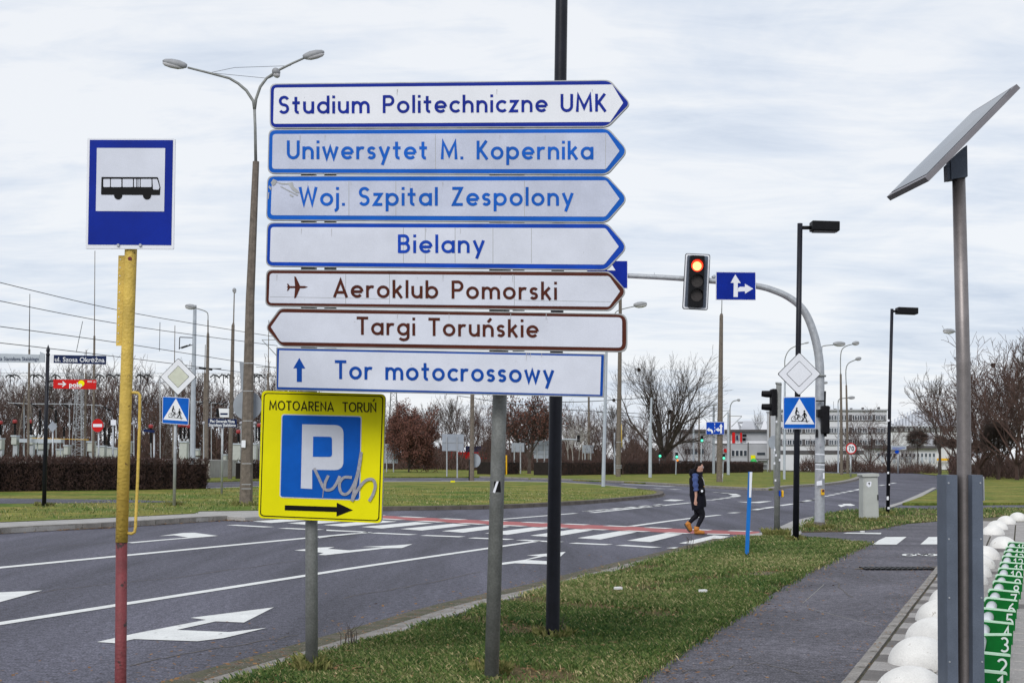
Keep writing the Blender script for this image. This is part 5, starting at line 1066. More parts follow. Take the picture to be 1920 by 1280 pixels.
mast('slender lamp with a small round head left of the big double lamp', 431, 0, 95, [(434, 760), (437, 610), (438, 604), (439.3, 548)], [4.2, 3.9, 3.0, 1.2, 1.0], m_polec, arms=[([(439.3, 549), (439.4, 545)], ((436, 545), (443, 545), 4))], h=0)
mast('lamp post with its arm bent left beside the lattice catenary mast', 387, 0, 90, [(388, 760), (390, 628), (390, 622), (390, 600)], [4.0, 3.6, 2.6, 1.3, 1.2], m_polec, arms=[([(390, 600), (389.5, 588), (384, 583), (372, 579), (365, 577)], ((368, 577), (347, 574), 4))], h=0)
cat_masts = 'tram catenary masts'
T = mast('thick pale catenary mast beside the priority diamond', 361, 0, 92, [(362, 760), (365.5, 572)], [5.2, 4.8, 3.2], m_palew, name='catenary_mast', cat='mast', group=cat_masts, h=0)
for q in ([(337, 632), (363, 633)], [(337, 652), (363, 646)], [(317, 690), (415, 691)], [(337, 632), (336, 655)], [(350, 650), (357, 645)]): T.tube('bracket_arm', q, .9, m_dblack, n=5)
for q in ([(373, 690), (398, 693)], [(340, 652), (352, 648)]): T.tube('insulator', q, 1.9, m_dblack, n=6)
T = mast('pale catenary mast left of the double blue arrow sign', 1219, 0, 130, [(1219.5, 797), (1220, 795), (1221.5, 745)], [3.2, 2.9, 2.0, 1.8], m_palew, name='catenary_mast', cat='mast', group=cat_masts, h=0)
T = mast('pale catenary mast just left of the tapering concrete pole', 1338, 0, 175, [(1338, 800), (1338.3, 761)], [2.7, 2.3, 1.9], m_palew, name='catenary_mast', cat='mast', group=cat_masts, h=0)
for q in ([(1339, 770), (1368, 769.5)], [(1300, 762), (1326, 790)], [(1307, 770), (1310, 772)]): T.tube('bracket_arm', q, .5, m_gsteel, n=5)
T = mast('pale catenary mast just right of the tapering concrete pole', 1365.6, 0, 165, [(1365.6, 830), (1365.6, 773)], [2.8, 2.5, 1.6], m_palew, name='catenary_mast', cat='mast', group=cat_masts, h=0)
for q in ([(1366, 779.5), (1391, 780)], [(1391, 780), (1371, 800)], [(1366, 771), (1356, 782)]): T.tube('bracket_arm', q, .6, m_gsteel, n=5)
T = mast('short pale mast among bare trees left of the big tree', 1152.4, 0, 150, [(1152.4, 811)], [1.6, 1.4], m_palew, name='catenary_mast', cat='mast', group=cat_masts, h=0)
T = mast('pale mast in front of the factory, left of the arrow sign', 1300.5, 0, 180, [(1300.5, 796)], [1.8, 1.5], m_palew, name='catenary_mast', cat='mast', group=cat_masts, h=0)
# far traffic lights
def far_light(label, x, y, Y, green=True, hgt=11, arm=None):
    T = Th('traffic_light', label, 'traffic light', x - 1.5, 0, 0, Y=Y, group='distant traffic lights')
    if arm: T.mb().tube([T.p(*q) for q in arm], 1.2 * T.s, 6).build('arm', m_palew, T.o); T.mb().tube([A(arm[0][0], 900, Y) * 1, T.p(*arm[0])], 1.4 * T.s, 6).build('post', m_palew, T.o)
    else: T.mb().tube([T.loc, T.p(x, y - 4)], 1.0 * T.s, 6).build('post', m_palew, T.o)
    T.mb().box(T.p(x, y) + Vector((0, -.15, 0)), (5.2 * T.s, .3, hgt * T.s)).build('housing', m_dblack, T.o, bevel=.02)
    T.mb().ball(T.p(x, y + hgt * .24) + Vector((0, -.32, 0)), 2.5 * T.s, 8, 5).build('lens', m_grnl if green else m_lens, T.o)
    return T
far_light('small green light over the road left of the concrete pole', 1315.5, 823, 150)
T = far_light('small green light low behind the hedge right of the big tree', 1268.4, 853.5, 160); T.mb().ball(T.p(1269.8, 862.5) + Vector((0, -.3, 0)), 2 * T.s, 8, 5).build('amber_lens', m_orl, T.o)
far_light('small green light close beside the tapering concrete pole', 1356.4, 856, 150); far_light('small green light left of the big bare tree trunk', 1237, 852, 165)
far_light('dark unlit signal hanging from an arm right of the black lamp post', 1084.5, 822, 120, False, 13, arm=[(1050, 826), (1050, 824), (1062, 823), (1084, 824)])
# 70 sign
T = simple_post('speed_limit_sign', 'round speed limit sign reading 70 beside the far road', 'road sign', 1595, 852, 155)
a_ = T.pl.poly('disc', circ(1595, 840.5, 10, 10.6), m_signred, .2, .05); T.pl.poly('white_field', circ(1595, 840.5, 7.9, 8.4), m_sw, .21, parent=a_); lettering(T.pl, '70', 1589.8, 845, 1600.2, 845, 9, m_signk, off=.23, parent=a_, gap=.25)
T = simple_post('disc_sign', 'round sign back beside the side-on traffic light post', 'road sign', 1451.5, 815, 100); T.pl.poly('disc', circ(1449, 829, 9.5, 12.5), m_signback, .2, .05)
T = simple_post('direction_board', 'pale blue direction board above the far road, left of the dome building', 'direction sign', 1684, 836, 220)
a_ = T.pl.poly('panel', rect(1670, 835, 1698.5, 843), m_palew, .3, .1); T.pl.poly('print_row', rect(1672, 838.6, 1696, 839.6), m_blue, .32, parent=a_); T.pl.poly('print_row', rect(1672, 841, 1690, 841.8), m_blue, .32, parent=a_); T.pl.poly('blue_disc', circ(1681, 846.5, 4.2, 3.4), m_blue, .3)
for i, (x0, y0, x1, y1, Y, lb) in enumerate([(829, 813.5, 869.5, 845, 120, 'large grey sign back on two posts, left of the concrete post'), (959, 830, 983, 847, 150, 'grey sign back on two posts right of the grey sign post'), (1001, 826, 1029, 859, 150, 'ribbed grey sign back beside the black lamp post'), (1092, 834, 1114, 849, 165, 'dark grey sign back among bare trees right of the black lamp post'), (719, 832, 746, 868, 150, 'flat grey board just right of the yellow sign')]):
    T = Th('sign_board', lb, 'sign', (x0 + x1) / 2, 0, 0, Y=Y)
    T.pl.poly('panel', rect(x0, y0, x1, y1), m_signback, .1, .08)
    for q in (.22, .70): x = x0 + (x1 - x0) * q; T.mb().tube([A(x, 900, Y) * Vector((1, 1, 0)) if False else Vector((A(x, 900, Y).x, Y - .15, 0)), T.p(x, y0 + 4) + Vector((0, -.15, 0))], 1.3 * T.s, 6).build('post', m_steel, T.o)
    if i in (0, 2):
        for k in range(1, 4 if i == 2 else 2): yy = y0 + (y1 - y0) * k / (4 if i == 2 else 2); T.pl.poly('rib', rect(x0, yy, x1, yy + 1), m_gsteel, .12)
T = Th('marker_post', 'short orange marker post in front of the hedge gap', 'marker post', 949.5, 0, 0, Y=140); T.mb().tube([T.loc, T.p(949.5, 853)], 1.4 * T.s, 6).build('post', m_yelbtn, T.o)
T = Th('billboard', 'low red and dark blue board glimpsed behind shrubs', 'billboard', 877, 0, 0, Y=196); T.pl.poly('red_band', rect(840, 847, 914, 860), m_signred, 0, .1); T.pl.poly('blue_band', rect(873, 836, 914, 847), m_navy, .0, .1)
# ================================================================== BACKGROUND: TREES, HEDGES, BUILDINGS, SUBSTATION
def prism3(V, F, a, b, ra, rb):
    d = (b - a); L = d.length
    if L < 1e-5: return
    d = d / L; r_ = Vector((0, 0, 1)) if abs(d.z) < .9 else Vector((1, 0, 0)); u = d.cross(r_).normalized(); v = d.cross(u); n = len(V)
    for p, r in ((a, ra), (b, rb)):
        for k in range(3): t = 2.0944 * k; V.append(tuple(p + (u * math.cos(t) + v * math.sin(t)) * r))
    F.extend([(n, n + 1, n + 4, n + 3), (n + 1, n + 2, n + 5, n + 4), (n + 2, n, n + 3, n + 5)])
def make_tree(seed, H, trunk_h, tr, spread, levels=5, kids=4, ang=(.3, .7), ll=.50, twig=0.02, up=0.35, ratio=0.66, leaves=0, leaf=0.2, limbs=6, droop=0.0, leaf_lv=2):
    """returns (trunk mesh data, crown mesh data, leaf mesh data)"""
    rn = random.Random(seed); TV, TF, CV, CF, LV, LF = [], [], [], [], [], []
    def rot(d, a):
        ax = Vector((rn.gauss(0, 1), rn.gauss(0, 1), rn.gauss(0, 1))); ax = (ax - d * ax.dot(d)).normalized()
        return (Matrix.Rotation(a, 3, ax) @ d).normalized()
    def grow(p, d, L, r, lv):
        n = 4 if lv < 3 else 3; q = p; rr_ = r; V_, F_ = (TV, TF) if lv == 0 else (CV, CF)
        for i in range(n):
            d = rot(d, rn.uniform(0, .20 + .05 * lv)); d = (d + Vector((0, 0, up * .22 - droop * lv * .05))).normalized()
            e_ = q + d * (L / n); r2 = max(rr_ * .86, twig * .7); prism3(V_, F_, q, e_, rr_, r2)
            if lv < levels and (i > 0 or lv > 0):
                for _ in range(kids // 2 if i < n - 1 else kids - kids // 2):
                    if rn.random() < .80: grow(e_, rot(d, rn.uniform(*ang)), L * ratio * rn.uniform(.75, 1.15), max(r2 * .58, twig), lv + 1)
            if leaves and lv >= levels - leaf_lv:
                for _ in range(leaves):
                    c = e_ + Vector((rn.uniform(-1, 1), rn.uniform(-1, 1), rn.uniform(-1, 1))) * L * .35; a = Vector((rn.gauss(0, 1), rn.gauss(0, 1), rn.gauss(0, 1))).normalized() * leaf; b = a.cross(Vector((rn.gauss(0, 1), rn.gauss(0, 1), rn.gauss(0, 1)))).normalized() * leaf
                    k = len(LV); LV.extend([tuple(c - a * .5), tuple(c + b * .4), tuple(c + a * .5), tuple(c - b * .4)]); LF.append((k, k + 1, k + 2, k + 3))
            q = e_; rr_ = r2
        return q, d
    p = Vector((0, 0, -.1)); d = Vector((rn.uniform(-.04, .04), rn.uniform(-.04, .04), 1)).normalized(); n = 4
    for i in range(n):
        e_ = p + d * (trunk_h / n); prism3(TV, TF, p, e_, tr * (1.15 - .12 * i), tr * (1.03 - .12 * i)); p = e_; d = rot(d, .06)
    for k in range(limbs):
        az = 2 * math.pi * (k + rn.uniform(-.3, .3)) / limbs; tl = spread * ((.25, 1.0, .6, 1.15)[k % 4] + rn.uniform(-.1, .1))
        dd = Vector((math.cos(az) * tl, math.sin(az) * tl, 1)).normalized(); grow(p - Vector((0, 0, rn.uniform(0, trunk_h * .25))), dd, (H - trunk_h) * ll, tr * .5, 1)
    return (TV, TF), (CV, CF), (LV, LF)
def me_of(name, vf, m):
    me = bpy.data.meshes.new(name); me.from_pydata(vf[0], [], vf[1]); me.materials.append(m); return me
PROT = {}
def proto_tree(key, m, ml=None, **k):
    t, c, l = make_tree(**k); zs_ = sorted(v[2] for v in c[0]); zmax = zs_[int(len(zs_) * .985)]
    PROT[key] = (me_of('trunk', t, m), me_of('crown', c, m), me_of('leaves', l, ml) if l[1] else None, zmax)
def tree(name, label, key, px, Y, ytop, group=None, wide=1.0, z0=0.0, rz=None, cat='tree'):
    b = A(px, 900, Y); b.z = z0; top = A(px, ytop, Y).z; t, c, l, zm = PROT[key]; s = (top - z0) / zm
    o = thing(name, label, cat, b, group); h = (hash_(px) * 6.28) if rz is None else rz
    for nm, me in (('trunk', t), ('crown', c), ('foliage', l)):
        if me is None: continue
        ob = bpy.data.objects.new(nm, me); COL.objects.link(ob); ob.parent = o; ob.rotation_euler = (0, 0, h); ob.scale = (s * wide, s * wide, s)
    return o
def hash_(x): return (math.sin(x * 12.9898) * 43758.5453) % 1.0
proto_tree('big', m_bark, seed=4, H=15, trunk_h=2.2, tr=.50, spread=1.05, levels=5, kids=3, ang=(.22, .55), ll=.42, twig=.016, up=.16, ratio=.66, limbs=12)
proto_tree('a', m_barkr, seed=2, H=12, trunk_h=2, tr=.2, spread=.6, levels=5, kids=3, ang=(.25, .65), twig=.020, up=.30, ratio=.62, limbs=5)
proto_tree('b', m_barkr, seed=5, H=12, trunk_h=1.5, tr=.22, spread=.8, levels=5, kids=3, ang=(.25, .65), twig=.020, up=.2, ratio=.62, limbs=6)
proto_tree('c', m_barkg, seed=8, H=12, trunk_h=3, tr=.2, spread=.5, levels=5, kids=3, ang=(.2, .5), twig=.020, up=.5, ratio=.60, limbs=5)
proto_tree('oak', m_bark, m_leafr, seed=9, H=9, trunk_h=.9, tr=.22, spread=1.0, levels=4, kids=4, ang=(.35, .9), twig=.025, up=.12, limbs=8, leaves=4, leaf=.24)
proto_tree('halfoak', m_bark, m_leafr, seed=19, H=11, trunk_h=2.4, tr=.28, spread=.8, levels=4, kids=4, twig=.03, up=.3, limbs=6, leaves=1, leaf=.26)
proto_tree('birch', m_bpale, seed=21, H=9, trunk_h=4.5, tr=.10, spread=.4, levels=3, kids=3, twig=.02, up=.7, limbs=4)
# clipped ball trees
def ball_tree(label, px, Y, ytop, rpx, ybot=None, z0=0.1):
    b = G(px, ybot, z0) if ybot else A(px, 900, Y); b.z = z0; Y = b.y; s = Y / FPX; top = A(px, ytop, Y).z; r = rpx * s
    o = thing('ball_tree', label, 'tree', b, 'clipped ball-headed trees'); rn_ = random.Random(int(px)); V, F = [], []; c = Vector((0, 0, top - z0 - r * .8)); W2 = []
    TV, TF = [], []; prism3(TV, TF, Vector((0, 0, -.1)), Vector((0, 0, c.z * .6)), .11 + r * .03, .10); prism3(TV, TF, Vector((0, 0, c.z * .6)), c, .10, .08)
    for i in range(2600):
        d = Vector((rn_.gauss(0, 1), rn_.gauss(0, 1), rn_.gauss(0, .9) + .25)).normalized(); k = rn_.random() ** .4; a = c + Vector((d.x * r, d.y * r, d.z * r * .85)) * k * .78; e_ = c + Vector((d.x * r, d.y * r, d.z * r * .85)) * min(1.15, k + rn_.uniform(.15, .35))
        prism3(V, F, a, e_ + Vector((rn_.uniform(-1, 1), rn_.uniform(-1, 1), rn_.uniform(-1, 1))) * r * .08, .02, .008)
    for nm, vf, m in (('trunk', (TV, TF), m_bark), ('crown', (V, F), m_bark)):
        ob = bpy.data.objects.new(nm, me_of(nm, vf, m)); COL.objects.link(ob); ob.parent = o
# ---- hedges
def hedge(label, pts, width, hgt, dens=260, seed=1, name='hedge'):
    """pts: ground points of the front edge"""
    rn_ = random.Random(seed); P = [Vector((p.x, p.y, 0)) for p in pts]; V, F, CV_, CF_ = [], [], [], []; org = P[0].copy()
    for i in range(len(P) - 1):
        a, b = P[i], P[i + 1]; d = (b - a); L = d.length; d.normalize(); n_ = Vector((-d.y, d.x, 0)); n_ = n_ if n_.y > 0 else -n_
        k = max(1, int(L / 1.2))
        for j in range(k):
            p = a + d * (L * j / k); q = a + d * (L * (j + 1) / k); h1 = hgt * .86
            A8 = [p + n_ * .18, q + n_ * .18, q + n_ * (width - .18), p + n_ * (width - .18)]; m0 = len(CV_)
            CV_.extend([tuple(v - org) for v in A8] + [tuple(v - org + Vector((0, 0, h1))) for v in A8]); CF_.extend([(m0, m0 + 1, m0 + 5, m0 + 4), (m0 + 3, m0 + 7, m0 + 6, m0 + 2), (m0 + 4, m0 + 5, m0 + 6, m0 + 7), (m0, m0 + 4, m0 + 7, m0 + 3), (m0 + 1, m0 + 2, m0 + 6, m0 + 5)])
        for j in range(int(L * dens)):
            t = rn_.random(); top = rn_.random() < .35; bump_ = .05 * math.sin(t * L * 2.1) + .04 * math.sin(t * L * 5.3)
            if top: c = a + d * L * t + n_ * rn_.uniform(0, width) + Vector((0, 0, hgt * rn_.uniform(.8, 1.0) + bump_))
            else: c = a + d * L * t + n_ * (rn_.uniform(-.06, .22) - bump_) + Vector((0, 0, hgt * rn_.random()))
            e_ = c + Vector((rn_.uniform(-.12, .12), rn_.uniform(-.16, .08), rn_.uniform(-.02, .18))); prism3(V, F, c - org, e_ - org, .019, .008)
    o = thing(name, label, 'hedge', org); me = me_of('twigs', (V, F), m_hedge); c_ = bpy.data.objects.new('twigs', me); COL.objects.link(c_); c_.parent = o
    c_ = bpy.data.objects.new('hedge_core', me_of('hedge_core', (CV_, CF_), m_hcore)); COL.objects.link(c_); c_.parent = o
HL = [G(x, y, 0.05) for x, y in [(-60, 926), (0, 924), (120, 922.5), (250, 921), (392, 918)]]
hedge('long dark clipped hedge on the left behind the traffic island', HL, 5, 1.45, 900, 1)
hedge('dark hedge end showing right of the concrete double lamp', [G(470, 899, .05), G(560, 898, .05)], 1.5, 1.35, 200, 2)
hedge('short dark hedge block left of the black lamp post', [G(925, 890, .05), G(976, 889.5, .05)], 2, 1.5, 200, 3)
HM = [G(x, y, 0.05) for x, y in [(1052, 892), (1150, 890), (1250, 889), (1350, 887), (1433, 885.5)]]
hedge('long dark clipped hedge behind the roundabout lawn, right of the black post', HM, 3, 1.55, 260, 4)
hedge('far dark hedge in front of the white office building', [G(1500, 880, 0), G(1640, 880, 0)], 3, 2.0, 120, 5)
# ---- trees
tree('bare_tree', 'large bare tree with a wide rounded crown right of the direction panels', 'big', 1244, 168, 678, wide=.92, rz=1.2)
tree('oak_tree', 'round tree keeping its dry red-brown leaves right of the yellow sign', 'oak', 766, 150, 770, wide=.66)
tree('oak_tree', 'tall tree with sparse dry leaves between the grey and black posts', 'halfoak', 992, 150, 742, wide=.95)
gl = 'bare trees beyond the substation'; gmid = 'bare trees behind the roundabout'; gr_ = 'bare trees on the right'
rn = random.Random(77); k = 0
MARKS = [(-60, 'the left photo edge'), (84, 'the black name post'), (150, 'the lattice tower'), (184, 'the no-entry disc'), (235, 'the yellow bus stop post'), (330, 'the crossing sign'), (362, 'the thick catenary mast'), (390, 'the bent-arm lamp'), (437, 'the round-headed lamp'), (466, 'the double lamp post'), (585, 'the yellow parking sign'), (768, 'the red-leaved oak'), (885, 'the concrete post'), (926, 'the grey sign post'), (1038, 'the black lamp post'), (1160, 'the curved-arm lamp post'), (1244, 'the big bare tree')]
seen_l = {}
ORD = ['', 'second ', 'third ', 'fourth ', 'fifth ', 'sixth ', 'seventh ', 'eighth ', 'ninth ', 'tenth ']
def where_label(x, what, marks=None):
    mk_ = [m for m in (marks or MARKS) if m[0] <= x] or [(marks or MARKS)[0]]
    a = mk_[-1]; key_ = (what, a[1]); i = seen_l.get(key_, 0); seen_l[key_] = i + 1
    return (f'{what}, next right of {a[1]}' if i == 0 else f'{what}, {ORD[i]}right of {a[1]}')
names = ['brown bare tree beyond the substation', 'grey bare tree beyond the substation']
for x in range(-40, 560, 18):
    yt_ = 712 + 16 * math.sin(x * .045) + rn.uniform(-12, 12); key = rn.choice(['a', 'b', 'a', 'c'])
    if 110 < x < 175: yt_ -= 22
    o = tree('bare_tree', where_label(x, 'bare brown tree in the substation wood'), key, x + rn.uniform(-6, 6), rn.uniform(185, 235), yt_, gl)
for x in range(560, 1200, 22):
    yt_ = {0: 775, 1: 762, 2: 768, 3: 758}[k % 4] + rn.uniform(-8, 8) + (8 if x < 760 else 0) - (10 if 820 < x < 960 else 0); k += 1
    tree('bare_tree', where_label(x, 'bare brown tree in the roundabout belt'), rn.choice(['a', 'b', 'b', 'c']), x + rn.uniform(-6, 6), rn.uniform(190, 240), yt_, gmid)
for i, (x, yt_, Y) in enumerate([(1168, 800, 150), (1195, 812, 160), (1285, 790, 190), (1322, 815, 190), (1030, 790, 170), (915, 790, 150), (1118, 790, 160)]):
    tree('young_tree', ['small bare tree left of the big bare tree', 'shrubby bare tree at the foot of the big bare tree', 'upright bare tree right of the big bare tree', 'small bare tree in front of the white factory', 'bare tree right behind the black lamp post', 'bare tree beside the grey sign post', 'bare tree behind the steel pole'][i], 'b' if i % 2 else 'a', x, Y, yt_)
for i in range(5): tree('birch_tree', where_label(1060, 'slim pale-stemmed birch'), 'birch', 1066 + i * 9, 160 + i * 5, 800 - (i % 2) * 8, 'birches behind the hedge')
for i, (x, Y, yt_, key) in enumerate([(1762, 190, 705, 'c'), (1800, 165, 712, 'b'), (1835, 150, 690, 'b'), (1872, 145, 668, 'a'), (1908, 140, 645, 'b'), (1945, 135, 622, 'b'), (1890, 185, 690, 'a'), (1850, 190, 700, 'b'), (1925, 190, 660, 'a'), (1960, 170, 640, 'c'), (1820, 200, 735, 'a')]):
    tree('bare_tree', ['lean bare tree left of the solar pole, outermost of the right thicket', 'bushy bare tree just behind the solar pole', 'bare tree directly right of the solar pole', 'tall bare tree over the large ball-headed tree', 'tall bare tree just inside the right photo edge', 'tallest bare tree, cut by the right photo edge', 'farther bare tree seen between the two tallest ones at right', 'farther bare tree behind the tree right of the solar pole', 'farther bare tree behind the trees at the right photo edge', 'thin-crowned bare tree cut by the right photo edge', 'low far bare tree behind the solar pole'][i], key, x, Y, yt_, gr_)
ball_tree('clipped ball-headed tree in front of the dome building', 1721, 0, 806, 20, ybot=886)
ball_tree('ball-headed tree with an upright tuft left of the solar pole', 1764, 0, 818, 13, ybot=887); ball_tree('slim ball-headed tree just left of the solar pole', 1786, 0, 822, 12, ybot=888)
ball_tree('large dense ball-headed tree right of the solar pole', 1871, 0, 792, 34, ybot=899); ball_tree('ball-headed tree half hidden by the solar pole', 1836, 0, 826, 15, ybot=890)
for i, (x, Y, yt_, key) in enumerate([(1604, 250, 802, 'c'), (1632, 245, 770, 'b'), (1664, 250, 800, 'b'), (1527, 250, 822, 'a'), (1700, 260, 835, 'b'), (1690, 235, 842, 'a')]):
    tree('young_tree', ['dark narrow tree before the office building, near the speed sign', 'spreading bare tree before the office building', 'small bare tree at the right end of the office building', 'low bare tree behind the blue crossing sign', 'shrubby tree left of the ball-headed trees', 'shrub under the pale direction board'][i], key, x, Y, yt_, rz=i)
tree('bare_tree', 'slim poplar standing above the white factory roof', 'c', 1419, 330, 772, wide=.45)
# ---- undergrowth: uncountable twigs at the foot of the woods
def thicket(name, x0, x1, Y0, Y1, hpx, n, seed, m, lean=.5):
    rg = random.Random(seed); V, F = [], []
    for i in range(n):
        x = rg.uniform(x0, x1); Y = rg.uniform(Y0, Y1); b = A(x, 900, Y); b.z = 0; hm = hpx * Y / FPX * (.6 + .4 * math.sin(x * .07) * math.sin(x * .023)); a = b + Vector((0, 0, hm * rg.random() ** 1.3)); L = rg.uniform(.5, 1.8)
        e_ = a + Vector((rg.uniform(-lean, lean), rg.uniform(-lean, lean), rg.uniform(.3, 1))) * L; prism3(V, F, a, e_, .040, .012)
    o = bpy.data.objects.new(name, me_of(name, (V, F), m)); COL.objects.link(o); o['kind'] = 'stuff'
thicket('undergrowth', -80, 700, 190, 225, 85, 34000, 1, m_barkr); thicket('undergrowth', 700, 1260, 180, 230, 55, 26000, 2, m_barkr); thicket('undergrowth', 1780, 2000, 150, 190, 55, 5000, 3, m_barkr)
thicket('undergrowth', 1640, 1760, 225, 240, 14, 1300, 4, m_barkr); thicket('undergrowth', 1500, 1640, 235, 245, 24, 2000, 5, m_barkr)
# ---- buildings
def block(T, name, x0, y0, x1, y1, m, off=0.0, th=.3, parent=None, label=None): return T.pl.poly(name, rect(x0, y0, x1, y1), m, off, th, parent=parent, label=label)
T = Th('office_building', 'white three-storey office building with dark window bands behind the mast', 'building', 1563, 0, 0, Y=280)
block(T, 'wall', 1462, 769, 1663, 884, m_wall, 0, 14)
flr = [(777, 789), (800.5, 812.5), (823, 835)]
for (a, b) in flr: block(T, 'dark_band', 1462.5, a, 1661, b, m_walld, .15, .2)
block(T, 'dark_band', 1463, 844, 1661, 851, m_walld, .12, .2)
for fi, (a, b) in enumerate(flr):
    x = 1466; j = 0
    while x < 1654:
        f = block(T, 'window', x, a + 1, x + 8.6, b - 1.2, m_sw, .25, .15); block(T, 'pane', x + .7, a + 1.8, x + 3.9, b - 2, m_glass, .27, .05, parent=f); block(T, 'pane', x + 4.7, a + 1.8, x + 7.9, b - 2, m_glass, .27, .05, parent=f)
        x += 9.6 if j % 4 != 3 else 15; j += 1
block(T, 'roof_edge', 1461, 767, 1664.5, 769.6, m_wallg, .5, 15)
for x, h in ((1558, 6), (1600, 3), (1622, 4), (1652, 5), (1570, 2)): block(T, 'roof_vent', x, 767 - h, x + 3, 767.2, m_walld, -2, 1)
T.tube('aerial', [(1563, 767), (1563, 752)], .35, m_wire, n=4)
T = Th('shop_building', 'low white building with many doors right of the office building', 'building', 1700, 0, 0, Y=262)
block(T, 'wall', 1640, 840, 1790, 880, m_wall, 0, 8); block(T, 'roof_edge', 1636, 835.5, 1756, 840.4, m_walld, .8, 9)
for i in range(15):
    x = 1645 + i * 7.4; w_ = block(T, 'window', x, 849, x + 4.4, 868 if i % 3 else 860, m_palew, .1, .1); block(T, 'pane', x + .7, 850, x + 3.7, 856, m_glass, .13, .05, parent=w_)
block(T, 'yellow_sign', 1754, 858.8, 1779, 863.2, m_yelbtn, .9, .1); block(T, 'upper_wall', 1750, 810, 1789, 836, m_wall, .3, 5)
T = Th('domed_hall', 'hall with a wide ribbed white roof sloping behind the low shops', 'building', 1730, 0, 0, Y=330)
block(T, 'wall', 1668, 798, 1800, 850, m_wall, 0, 20); block(T, 'dark_band', 1668.5, 799.5, 1799, 809.5, m_walld, .12, .1)
for i in range(12): block(T, 'window', 1676 + i * 10, 802, 1682 + i * 10, 808, m_wallg, .2, .1)
prof = [(1664, 800), (1684, 788), (1706, 777), (1724, 768.8), (1745, 769.5), (1768, 777), (1790, 790), (1806, 800)]
def roof_y(x):
    for i in range(len(prof) - 1):
        if prof[i][0] <= x <= prof[i + 1][0]: t = (x - prof[i][0]) / (prof[i + 1][0] - prof[i][0]); return prof[i][1] + t * (prof[i + 1][1] - prof[i][1])
    return 800
rb = T.mb(); x = 1664.0
xs = [1664 + i * 1.5 for i in range(95)]
for i in range(94):
    z = .9 if i % 4 < 2 else 0
    a = A(xs[i], 801.5, 329 ); b = A(xs[i + 1], 801.5, 329); x2 = 1735 + (xs[i] - 1735) * 1; c = A(xs[i + 1], roof_y(xs[i + 1]), 350); d = A(xs[i], roof_y(xs[i]), 350)
    for v in (a, b): v.z += z * .6
    rb.quad(a, b, c + Vector((0, 0, z)), d + Vector((0, 0, z)))
rb.build('ribbed_roof', m_roof, T.o)
T = Th('factory_building', 'white factory hall with slanted roof lights and a grey office wing', 'building', 1360, 0, 0, Y=300)
block(T, 'wall', 1262, 808, 1462, 880, m_wallg, 0, 25)
wf = MB(T.loc); lo = [A(x, 831, 299.5) for x in (1340, 1440)]; hi = [A(x, 808, 302) for x in (1340, 1440)]
wf.quad(lo[0], lo[1], hi[1], hi[0]); wf.build('slanted_wall', m_wall, T.o)
block(T, 'eave', 1262, 805, 1464, 809, m_walld, .8, 2)
for i, (a, b, c) in enumerate([(1285, 1330, 800), (1352, 1386, 790), (1388, 1416, 789), (1426, 1440, 789), (1441, 1466, 788)]):
    q = MB(T.loc); l1 = [A(a, 805, 303), A(b, 805, 303), A(b - 4, c, 310), A(a + 6, c, 310)]; q.quad(*l1); l2 = [A(b, 805, 303), A(b + 9, 805, 312), A(b - 4, c, 310)]; q.add(l2, [(0, 1, 2)]); q.build('roof_light', m_wall if i != 2 else m_wallg, T.o)
block(T, 'roof_ridge', 1345, 787.5, 1467, 791, m_wallg, -10, 4)
for a, b, c, d, m in ((1371.5, 810.5, 1377, 830.5, m_signred), (1379.5, 816, 1382.5, 825, m_navy), (1386.5, 811, 1390, 829, m_signred), (1391, 814, 1398.5, 818.6, m_signk), (1391, 821, 1397, 826, m_signk), (1356, 841, 1361.5, 848, m_signred)): block(T, 'banner', a, b, c, d, m, .9, .1)
w_ = block(T, 'office_wing', 1365, 832, 1440, 866, m_wallg, 1.5, 5)
for i in range(4): f = block(T, 'window', 1369 + i * 7.6, 843.5, 1375.4 + i * 7.6, 855, m_wall, 1.6, .1); block(T, 'pane', 1369.8 + i * 7.6, 844.3, 1374.8 + i * 7.6, 854.2, m_glass, 1.65, .05, parent=f)
block(T, 'shop_window', 1417, 848, 1432, 852.5, m_glass, 1.6, .1); block(T, 'shop_window', 1436, 843, 1440, 851, m_glass, 1.6, .1)
block(T, 'downpipe', 1399.5, 829, 1401.2, 864, m_walld, 1.7, .2)
for i in range(6): block(T, 'window', 1284 + i * 6.2, 841, 1288.5 + i * 6.2, 851, m_glass, .1, .1)
block(T, 'yellow_sign', 1405, 853, 1413.5, 862.5, m_yel, 1.9, .1)
T = Th('parasol_stall', 'bright green parasol stall behind the far end of the middle hedge', 'stall', 1413, 0, 0, Y=210)
T.mb().tube([T.p(1413, 866), T.p(1413, 860.8), T.p(1413, 859)], [7 * T.s, 4.5 * T.s, .1], 10).build('canopy', m_green2, T.o); T.mb().tube([T.loc, T.p(1413, 861)], .05, 6).build('pole', m_steel, T.o)
T = Th('bus_shelter', 'small dark roofed shelter near the end of the middle hedge', 'shelter', 1430, 0, 0, Y=215)
T.mb().box(T.p(1430, 860.5), (22 * T.s, 1.6, 1.6 * T.s)).build('roof', m_walld, T.o)
for x in (1421, 1439): T.mb().tube([Vector((A(x, 900, T.Y).x, T.Y, 0)), T.p(x, 861)], .06, 6).build('post', m_steel, T.o)
T.mb().box(T.p(1430, 867) , (17 * T.s, .1, 8 * T.s)).build('back_panel', m_wallg, T.o)
